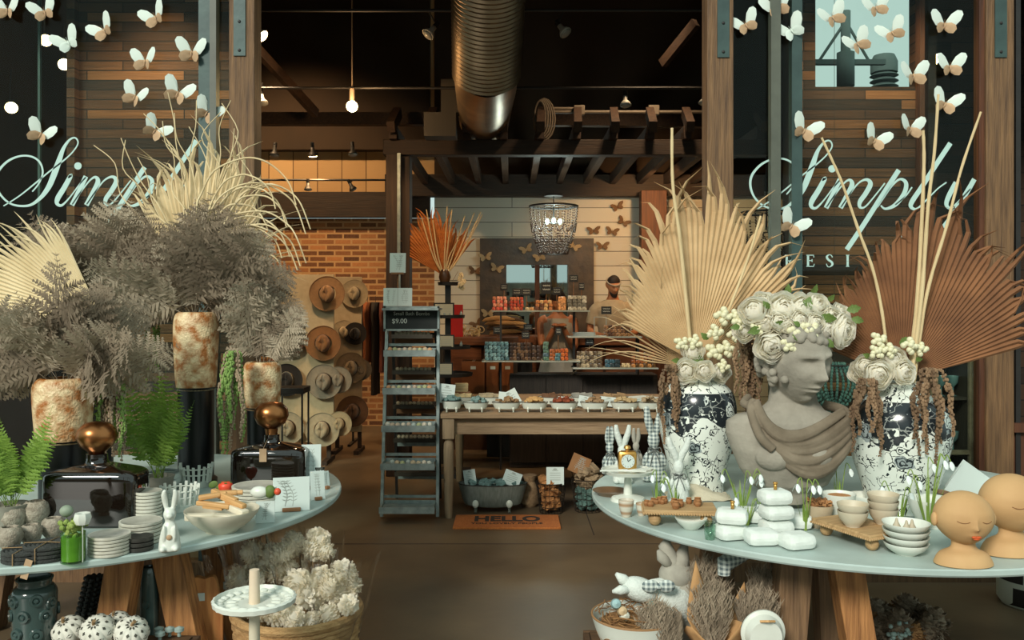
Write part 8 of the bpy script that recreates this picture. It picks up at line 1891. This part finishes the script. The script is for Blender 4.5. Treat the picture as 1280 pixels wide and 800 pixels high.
pumpkin(86, 788, 21, 2.86, 'leftmost white pumpkin with dark rib marks, bottom left', (0.5, -0.2)); pumpkin(122, 788, 22, 2.82, 'second white pumpkin from the left, bottom edge', (0.7, 0.0)); pumpkin(164, 790, 22, 2.84, 'rightmost white pumpkin with dark marks, bottom edge', (0.6, 0.3)); pumpkin(146, 778, 16, 2.93, 'smaller white pumpkin tucked between the two rightmost ones', (0.4, -0.2))
t = thing('beaded_roll', 'dark beaded textile roll leaning between vase and timber leg', 'textile', Vector((P(76, 0, 3.22).x, 3.22, 0.03)))
b = MB(); e = P(118, 722, 3.17) - Vector(t.location)
for k in range(30):
    for j in range(9): a = 2 * PI * j / 9; c = e * (k / 29) + Vector((math.cos(a) * 0.028, math.sin(a) * 0.028, 0)); b.sph(c, 0.009, 7, 5)
b.cyl((0, 0, 0), e, 0.026, n=16); b.build('beaded_surface', M('bead_dark', (34, 38, 36), (56, 60, 56), rough=0.5, scale=40), t)
for k, (px, py) in enumerate(((199, 790), (212, 794), (224, 797), (206, 800))):
    p = P(px, py, 2.94); small('crystal_finial', 'gknob', lambda b: b.lathe([(0.001, 0), (0.006, 0), (0.006, 0.012), (0.016, 0.018), (0.016, 0.028), (0.001, 0.034)], None, 12), M('glass_knob', (170, 186, 180), (120, 140, 134), rough=0.1, scale=40), (p.x, 2.94 - 0.04 * (k == 3), ch), (0, 0, 0), 'small faceted glass finial beside the rightmost pumpkin', 'finial', 'faceted glass finials', 1.0)
# carved wooden boards leaning
m_org = M('orange_wood', (150, 88, 42), (206, 146, 84), rough=0.6, scale=5, stretch=(10, 10, 1), detail=5)
def dough(px, py_top, wpx, Y, label, tilt, rot):
    x = P(px, 0, Y).x; zt = P(0, py_top, Y).z; w_ = S(wpx, Y)
    t = thing('carved_board', label, 'wooden board', (x, Y, 0.0), rot); pts = []
    for i in range(41):
        u = i / 40; a = PI * u; pts.append((-math.cos(a) * w_ / 2 * (1 - 0.1 * math.sin(3 * a) ** 2), zt * 0.74 + 0.26 * zt * math.sin(a) * (1 - 0.12 * math.cos(4 * a))))
    pts = [(-w_ / 2, 0)] + pts + [(w_ / 2, 0)]
    b = MB(); b.poly(pts, 0.03, rx(-tilt)); b.build('board', m_org, t)
    b = MB(); b.box((-w_ * 0.1, -0.018, zt * 0.86), (0.03, 0.002, 0.028)); bm_t(b, rx(-tilt)); b.build('price_sticker', m_card, t)
dough(256, 716, 44, 3.18, 'orange wooden carved board with white sticker, left one behind the cake stand', 0.0, 0.2); dough(290, 704, 34, 3.32, 'darker orange wooden board behind the flower basket', 0.0, -0.2)
# white two-part stand with candle column
Yc = 2.68; x = P(318, 0, Yc).x; zc = P(0, 758, Yc).z
t = thing('tiered_stand', 'white tiered stand with an ornate round plate at the bottom centre left', 'cake stand', (x, Yc, 0)); r = S(50, Yc)
b = MB(); b.lathe([(0.001, 0), (0.12, 0), (0.12, 0.012), (0.02, 0.04), (0.016, zc - 0.02), (0.022, zc)], None, 28); b.build('lower_column', m_cream, t)
b = MB(); b.lathe([(0.001, zc), (r * 0.8, zc), (r, zc + 0.012), (r * 1.02, zc + 0.026), (r * 0.96, zc + 0.03), (r * 0.92, zc + 0.014), (0.001, zc + 0.01)], None, 64, fn=lambda a, z: 1 + (0.015 * math.cos(a * 24) if z > zc + 0.01 else 0)); b.build('ornate_plate', m_cer, t)
b = MB()
for k in range(24): a = 2 * PI * k / 24; b.sph((math.cos(a) * r * 0.85, math.sin(a) * r * 0.85, zc + 0.016), (0.014, 0.014, 0.006), 8, 5)
for k in range(14): a = 2 * PI * k / 14; b.sph((math.cos(a) * r * 0.55, math.sin(a) * r * 0.55, zc + 0.014), (0.018, 0.01, 0.005), 8, 5)
b.build('relief_ornament', m_cer, t)
zt = P(0, 712, Yc).z; b = MB(); b.lathe([(0.001, zc + 0.01), (0.017, zc + 0.01), (0.015, zt), (0.001, zt + 0.002)], None, 20); b.build('upper_column', M('blush_column', (206, 184, 156), (220, 202, 178), rough=0.6), t)
# flower basket
Yk = 3.2; xk = P(372, 0, Yk).x; hk = P(0, 772, Yk).z + 0.02; rk = S(76, Yk)
t = thing('woven_basket', 'round woven straw basket filled with wrapped cream flower bunches', 'basket', (xk, Yk, 0))
m_wick = M('wicker', (150, 112, 68), (196, 158, 108), rough=0.9, scale=30, stretch=(1, 1, 3), bump=0.6)
b = MB()
for i in range(26):
    z = 0.01 + (hk - 0.01) * i / 25; q = rk * (0.8 + 0.2 * i / 25); b.tube([(math.cos(2 * PI * j / 44) * (q + 0.003 * (1 if (j + i) % 2 else -1)), math.sin(2 * PI * j / 44) * (q + 0.003 * (1 if (j + i) % 2 else -1)), z) for j in range(44)], hk / 50 + 0.002, 6, closed=True)
b.lathe([(0.001, 0), (rk * 0.8, 0), (rk * 0.8, 0.01), (0.001, 0.012)], None, 32); b.build('woven_wall', m_wick, t)
b = MB(); b.tube([(math.cos(2 * PI * j / 44) * rk * 1.0, math.sin(2 * PI * j / 44) * rk, hk + 0.008) for j in range(44)], 0.017, 8, closed=True); b.build('rolled_rim', m_wick, t)
m_fl = thin(M('cream_flower', (246, 238, 220), (252, 246, 232), rough=0.9, scale=30), 0.5)
def puff(seed):
    rr = random.Random(seed); b = MB(); b.sph((0, 0, 0), 0.72, 14, 10)
    for k in range(130):
        u = Vector((rr.gauss(0, 1), rr.gauss(0, 1), rr.gauss(0, 1))).normalized(); s = u.cross(Vector((0.3, 0.2, 1))).normalized() * 0.15; v = u.cross(s).normalized() * 0.1; c = u * 0.66; e = u * rr.uniform(0.9, 1.08) + s * rr.uniform(-.6, .6)
        b.grid([[c - s, c + v * .4, c + s], [c * 1.25 - s * 1.2, c * 1.3 + v, c * 1.25 + s * 1.2], [e - s * 0.4, e, e + s * 0.4]])
    o = b.build('p', m_fl, wn=False, sharp=180); me = o.data; bpy.data.objects.remove(o); return me
PUFF = [puff(1), puff(2)]
m_cello = glassmat('cellophane', (253, 254, 253), 2.2, 0.06, 1.45)
fb = [((300, 724, 17), (322, 722, 12)), ((316, 690, 16), (338, 694, 15), (325, 712, 14)), ((352, 692, 15), (345, 716, 14), (362, 712, 13)), ((366, 680, 16), (392, 690, 12)), ((398, 674, 15), (390, 684, 12), (408, 690, 12)), ((372, 728, 17), (385, 742, 18), (360, 744, 12)), ((402, 722, 15), (396, 748, 16), (410, 735, 15)), ((430, 716, 17), (421, 742, 18), (437, 732, 16)), ((345, 768, 16), (366, 772, 15), (322, 764, 14)), ((412, 768, 15), (392, 778, 14), (436, 756, 13))]
rr = random.Random(17)
for i, grp in enumerate(fb):
    Yq = 3.2 + (0.06, 0.1, 0.08, 0.12, 0.12, -0.02, 0.0, 0.02, -0.1, -0.08)[i]; c0 = P(*grp[0][:2], Yq)
    t = thing('flower_bunch', 'cellophane wrapped bunch of cream flowers ' + ('at the left rim', 'upper left, below the table edge', 'upper middle with pinkish heads', 'tallest, touching the table edge', 'tallest at the right, under the cards', 'in the middle of the basket', 'centre right of the basket', 'at the right rim of the basket', 'lowest behind the white stand', 'lowest at the right front')[i], 'flower bunch', (c0.x, Yq, hk * 0.5), 0, 'wrapped flower bunches in the basket')
    o0 = Vector(t.location)
    for (px, py, rp_) in grp:
        o = bpy.data.objects.new('flower_head', PUFF[rr.randrange(2)]); C.objects.link(o); o.parent = t; q = P(px, py, Yq + rr.uniform(-.03, .01)); o.location = q - o0; s = S(rp_, Yq) * 1.05; o.scale = (s,) * 3; o.rotation_euler = (rr.random() * 6, rr.random() * 6, 0)
        b = MB(); b.tube([q - o0, (0, 0, 0)], 0.002, 5); b.build('flower_stem', m_tw, t)
    b = MB(); rows = []; zt = min(c0.z - o0.z + 0.09, 0.725 - o0.z); dx = (c0.x - xk) * 0.25
    for k in range(8):
        u = k / 7; row = []
        for j in range(15):
            a = -PI * 0.1 + PI * 1.2 * j / 14 + PI * 0.9; q = 0.02 + 0.072 * u + 0.006 * math.sin(j * 2.3 + k * 1.7 + i); row.append(Vector((math.cos(a) * q + dx * u, math.sin(a) * q, zt * u - 0.02 + 0.012 * math.sin(j * 1.9 + i) * u)))
        rows.append(row)
    b.grid(rows); b.build('cellophane_wrap', m_cello, t, wn=False, sharp=180)

# ================================================================== BENEATH THE RIGHT TABLE
crate(0.573, 3.0, 0.625, 0.46, 0.36, 'wooden crate holding nest bowl and dried grasses under the right table')
Yw = 2.98; xw = P(795, 0, Yw).x; rw = S(56, Yw); zr_ = P(0, 768, Yw).z
t = thing('white_bowl', 'large white bowl with a straw nest at the bottom under the right table', 'bowl', (xw, Yw, 0.36)); hw = zr_ - 0.36
b = MB(); b.lathe([(q[0] * rw, q[1] * hw) for q in spline([(0.001, 0), (0.45, 0), (0.5, 0.04), (0.8, 0.4), (0.97, 0.9), (1, 1.0), (0.95, 1.0), (0.9, 0.8), (0.7, 0.4), (0.001, 0.2)], 3)], None, 48); b.build('bowl_wall', m_cer, t)
b = MB(); b.tube([(math.cos(2 * PI * j / 48) * rw * 0.98, math.sin(2 * PI * j / 48) * rw * 0.98, hw) for j in range(48)], 0.004, 6, closed=True); b.build('brown_rim', M('rim_brown', (150, 112, 74), rough=0.6), t)
m_nest = M('nest_straw', (112, 76, 44), (160, 118, 72), rough=1, scale=30)
b = MB(); rr = random.Random(8)
for k in range(170):
    a = rr.uniform(0, 2 * PI); r_ = rw * rr.uniform(0.2, 0.88); z = hw * rr.uniform(0.55, 1.15); pts = [(math.cos(a + u * 0.9) * r_ * (1 + rr.uniform(-.08, .08)), math.sin(a + u * 0.9) * r_, z + rr.uniform(-.012, .016)) for u in (0, 0.33, 0.66, 1)]
    b.tube(pts, 0.0018, 4)
tag(b.build('straw_nest', m_nest, None, (xw, Yw, 0.36)), 'loose brown straw nest filling the large white bowl', 'nest', kind='stuff')
b = MB(); b.lathe([(0.001, 0.0), (rw * .5, 0.01), (rw * 0.78, hw * 0.4), (0.001, hw * 0.5)], None, 24); tag(b.build('nest_base', m_nest, None, (xw, Yw, 0.36 + hw * 0.42)), 'dense brown straw beneath the loose nest', 'nest', kind='stuff')
for px, py, c, lb in ((770, 755, (150, 180, 180), 'pale teal egg with a small stick in the nest'), (778, 764, (196, 170, 132), 'beige egg half under the teal one'), (816, 758, (100, 150, 140), 'green-teal egg at the right of the nest'), (781, 770, (206, 206, 190), 'small white egg at the front of the nest')):
    p = P(px, py, Yw - 0.05); b = MB(); b.lathe([(0.001, -0.02), (0.013, -0.015), (0.018, 0.0), (0.014, 0.014), (0.001, 0.023)], rx(1.2) @ rz(0.4), 20); tag(b.build('egg', M('egg_%d' % c[0], c, rough=0.5), None, (p.x, p.y, p.z)), lb, 'egg', 'eggs in the nest bowl')
# lying plush rabbits
t = thing('plush_rabbit', 'white plush rabbit with gingham bow peeking over the nest bowl', 'plush rabbit', P(800, 737, 3.05))
b = MB(); s3 = S(1, 3.05)
b.sph((0, 0, 0), (24 * s3, 0.045, 15 * s3), 24, 16, ry(0.35)); b.tube([(-10 * s3, 0, 6 * s3), (-22 * s3, 0.0, 13 * s3), (-30 * s3, 0, 20 * s3)], [0.012, 0.02, 0.006], 10); b.tube([(-14 * s3, -0.02, 2 * s3), (-26 * s3, -0.03, 3 * s3), (-36 * s3, -0.03, 1 * s3)], [0.012, 0.017, 0.005], 10)
b.tube([(15 * s3, 0.02, -4 * s3), (40 * s3, 0.06, -14 * s3), (66 * s3, 0.08, -40 * s3)], [0.04, 0.075, 0.08], 16); b.build('plush_body', m_plush, t, sharp=80)
b = MB()
for s in (-1, 1): b.sph((20 * s3 + s * 10 * s3, -0.05, 10 * s3), (11 * s3, 0.012, 8 * s3), 14, 8)
b.sph((20 * s3, -0.06, 10 * s3), 0.009, 10, 8); b.build('gingham_bow', m_gin, t)
t = thing('plush_rabbit', 'grey-white plush rabbit with upright ears directly below the table edge', 'plush rabbit', P(845, 715, 3.12))
b = MB(); b.tube([(0, 0, 0), (-6 * s3, 0, 16 * s3), (-14 * s3, 0, 34 * s3), (-10 * s3, 0, 46 * s3)], [0.05, 0.028, 0.024, 0.006], 12); b.tube([(0, 0, 0), (8 * s3, 0, 20 * s3), (12 * s3, 0, 40 * s3)], [0.05, 0.026, 0.008], 12); b.tube([(-8 * s3, -.01, 10 * s3), (-20 * s3, -0.02, 22 * s3), (-24 * s3, -.02, 30 * s3)], [0.02, 0.02, 0.006], 10)
b.sph((0, 0, -4 * s3), (22 * s3, 0.06, 20 * s3), 24, 16); b.tube([(0, 0, -10 * s3), (10 * s3, 0.02, -50 * s3), (10 * s3, 0.02, -0.352 + 0.0)], [0.06, 0.09, 0.08], 18); b.build('plush_body', m_plushg, t, sharp=80)
b = MB(); b.tube([P(905, 718, 3.05) - P(905, 705, 3.05), (0, 0, 0), P(935, 688, 3.1) - P(905, 705, 3.05)], [0.022, 0.03, 0.026], 16); tag(b.build('gingham_limb', m_gin, None, P(905, 705, 3.05)), 'gingham arm of a toy hanging below the table edge', 'toy')
# grasses in kraft paper
m_kraft = M('kraft_paper', (166, 124, 78), (192, 150, 102), rough=0.9, scale=6, bump=0.1); m_grass = M('grey_grass', (118, 104, 86), (168, 152, 130), rough=1, scale=10)
def grass(px, pyt, pyb, spread, Y, label, seed, n=150, wrap=None, lean=0):
    rr = random.Random(seed); o = P(px, pyb, Y); o.z = max(o.z, 0.361); t = thing('dried_grass_bunch', label, 'dried grass', o); Hh = P(0, pyt, Y).z - o.z; sp = S(spread, Y)
    for part in range(6):
        b = MB()
        for k in range(n // 6):
            a = rr.uniform(0, 2 * PI); q = rr.random() ** 0.6; tx = math.cos(a) * q * sp + lean * Hh; ty = math.sin(a) * q * sp * 0.5; h_ = Hh * rr.uniform(0.7, 1.03) * (1 - 0.2 * q)
            e = Vector((tx, ty, h_)); b.tube([(0, 0, 0), e * 0.5 + Vector((0, 0, h_ * 0.08)), e], [0.001, 0.0012, 0.0008], 4, caps=False)
            for j in range(16):
                u = 0.4 + 0.6 * j / 16; c = e * u + Vector((0, 0, h_ * 0.16 * u * (1 - u))); a2 = rr.uniform(0, 2 * PI); d_ = Vector((math.cos(a2), math.sin(a2) , 1.6)).normalized() * 0.026; s_ = d_.cross(Vector((rr.random(), 1, 0))).normalized() * 0.0019; b._f([b.bm.verts.new(v) for v in (c - s_, c + s_, c + d_)])
        b.build('grass_plume', m_grass, t, wn=False)
    if wrap:
        b = MB(); rows = []; L_ = Hh * wrap
        for k in range(9):
            u = k / 8; row = []
            for j in range(21):
                a = PI * 0.02 + PI * 1.0 * j / 20; f = abs(j - 13) / 13; hh = L_ * (0.42 + 0.6 * max(0, 1 - f * 1.5) ** 1.6) ; q = 0.026 + sp * 0.85 * u * (1 - 0.35 * max(0, 1 - f * 1.5)); row.append(Vector((math.cos(a) * q + lean * hh * u, math.sin(a) * q * 0.55, hh * u)))
            rows.append(row)
        b.grid(rows); rows = []
        for k in range(6):
            u = k / 5; row = []
            for j in range(11): a = PI * 1.0 + PI * j / 10; q = 0.03 + sp * 0.9 * u; row.append(Vector((math.cos(a) * q + lean * L_ * .4 * u, math.sin(a) * q * 0.6, L_ * 0.34 * u * (1 + 0.25 * math.sin(j)))))
            rows.append(row)
        b.grid(rows); o_ = b.build('kraft_wrap', m_kraft, t, wn=False, sharp=60); sm = o_.modifiers.new('thick', 'SOLIDIFY'); sm.thickness = 0.0012
    return t
grass(868, 690, 800, 40, 3.1, 'tall grey dried grass behind the kraft paper bunches under the right table', 1, 260, lean=0.1)
grass(850, 745, 830, 30, 2.86, 'grey dried grass leaning left beside the nest bowl', 2, 160, lean=-0.35)
grass(898, 718, 840, 30, 2.9, 'kraft paper wrapped grey grass bunch with a tall pointed paper tip', 3, 180, wrap=1.1, lean=-0.1)
grass(934, 728, 840, 32, 2.96, 'kraft paper wrapped grey grass bunch nearest the timber leg', 4, 180, wrap=0.95, lean=0.15)
grass(950, 700, 790, 24, 3.1, 'thin grey dried grass before the dark timber leg', 5, 100, lean=0.05)
t = thing('oval_dish', 'white oval enamel dish standing upright before the timber leg', 'dish', P(957, 812, 2.82)); s3 = S(1, 2.82); t.location.z = 0.361; dz = P(0, 812, 2.82).z - 0.361
zc = P(0, 796, 2.82).z - 0.361
b = MB(); b.lathe([(0.001, 0.0), (19 * s3, 0), (24 * s3, -0.03), (28 * s3, -0.034), (28 * s3, -0.028), (24 * s3, -0.022), (20 * s3, 0.008), (0.001, 0.01)], T(0, 0, zc) @ rx(-PI / 2 + 0.1) @ SC(1, 1.05, -1), 48); b.build('enamel_dish', m_cer, t)
b = MB(); b.tube([(-9 * s3, -0.02, zc + 22 * s3), (0, -0.034, zc + 24 * s3), (9 * s3, -0.02, zc + 22 * s3)], 0.004, 8); b.build('handle', m_wlight, t)
b = MB(); b.box((0, 0.04, (zc - 30 * s3) / 2), (0.16, 0.1, max(0.02, zc - 30 * s3 - 0.003)), None, 0.003); b.build('prop_block', m_crate, t)
# heap of brown flowers with teal berries on a low stool
t = thing('low_stool', 'low dark wooden stool on the floor under the right table', 'stool', (P(1128, 0, 3.75).x, 3.75, 0)); zs3 = 0.14
b = MB(); b.lathe([(0.001, zs3 - 0.03), (0.19, zs3 - 0.03), (0.195, zs3 - 0.006), (0.19, zs3), (0.001, zs3)], None, 36); b.build('seat', m_crate, t)
for a in (0.6, 2.2, 3.8, 5.4): b = MB(); b.cyl((math.cos(a) * 0.14, math.sin(a) * 0.14, 0), (math.cos(a) * 0.12, math.sin(a) * 0.12, zs3 - 0.03), 0.016, n=12); b.build('leg', m_crate, t)
t = thing('dried_flower_wreath', 'brown dried flower wreath with pale teal berries on the low stool', 'dried flowers', (P(1128, 0, 3.75).x, 3.75, zs3))
for k in range(12):
    a = 2 * PI * k / 12; o = bpy.data.objects.new('dried_rose', PUFF[k % 2]); me = PUFF[k % 2].copy(); me.materials.clear(); me.materials.append(m_grass if k % 3 else m_kraft); o.data = me; C.objects.link(o); o.parent = t; s = 0.05 + 0.012 * (k % 3); o.scale = (s,) * 3; o.location = (math.cos(a) * 0.12, math.sin(a) * 0.11, s * 0.95)
b = MB(); rr = random.Random(4)
for k in range(26): b.sph((-0.08 + rr.uniform(-.04, .04), -0.14 + rr.uniform(-.02, .02), 0.07 + rr.uniform(-.04, .04)), 0.0095, 9, 6)
b.build('teal_berries', M('teal_berry', (150, 176, 170), rough=0.5), t)
# ------------------------------------------------------------------ wall and posts added behind the viewpoint, shaped for the mirror reflection
b = MB(); b.box((-1.0, -13, 1.2), (26, 0.4, 2.4)); struct('wall_reflection_prop', b, M('reflection_prop_wall', (96, 84, 70), (130, 118, 100), rough=0.9, scale=2))
b = MB()
for x in (-4.4, -1.5, 1.25, 4.2): b.box((x, -4.2, 1.9), (0.2, 0.2, 3.8))
b.box((0, -4.2, 3.75), (10, 0.16, 0.24)); struct('trim_reflection_prop', b, m_post)
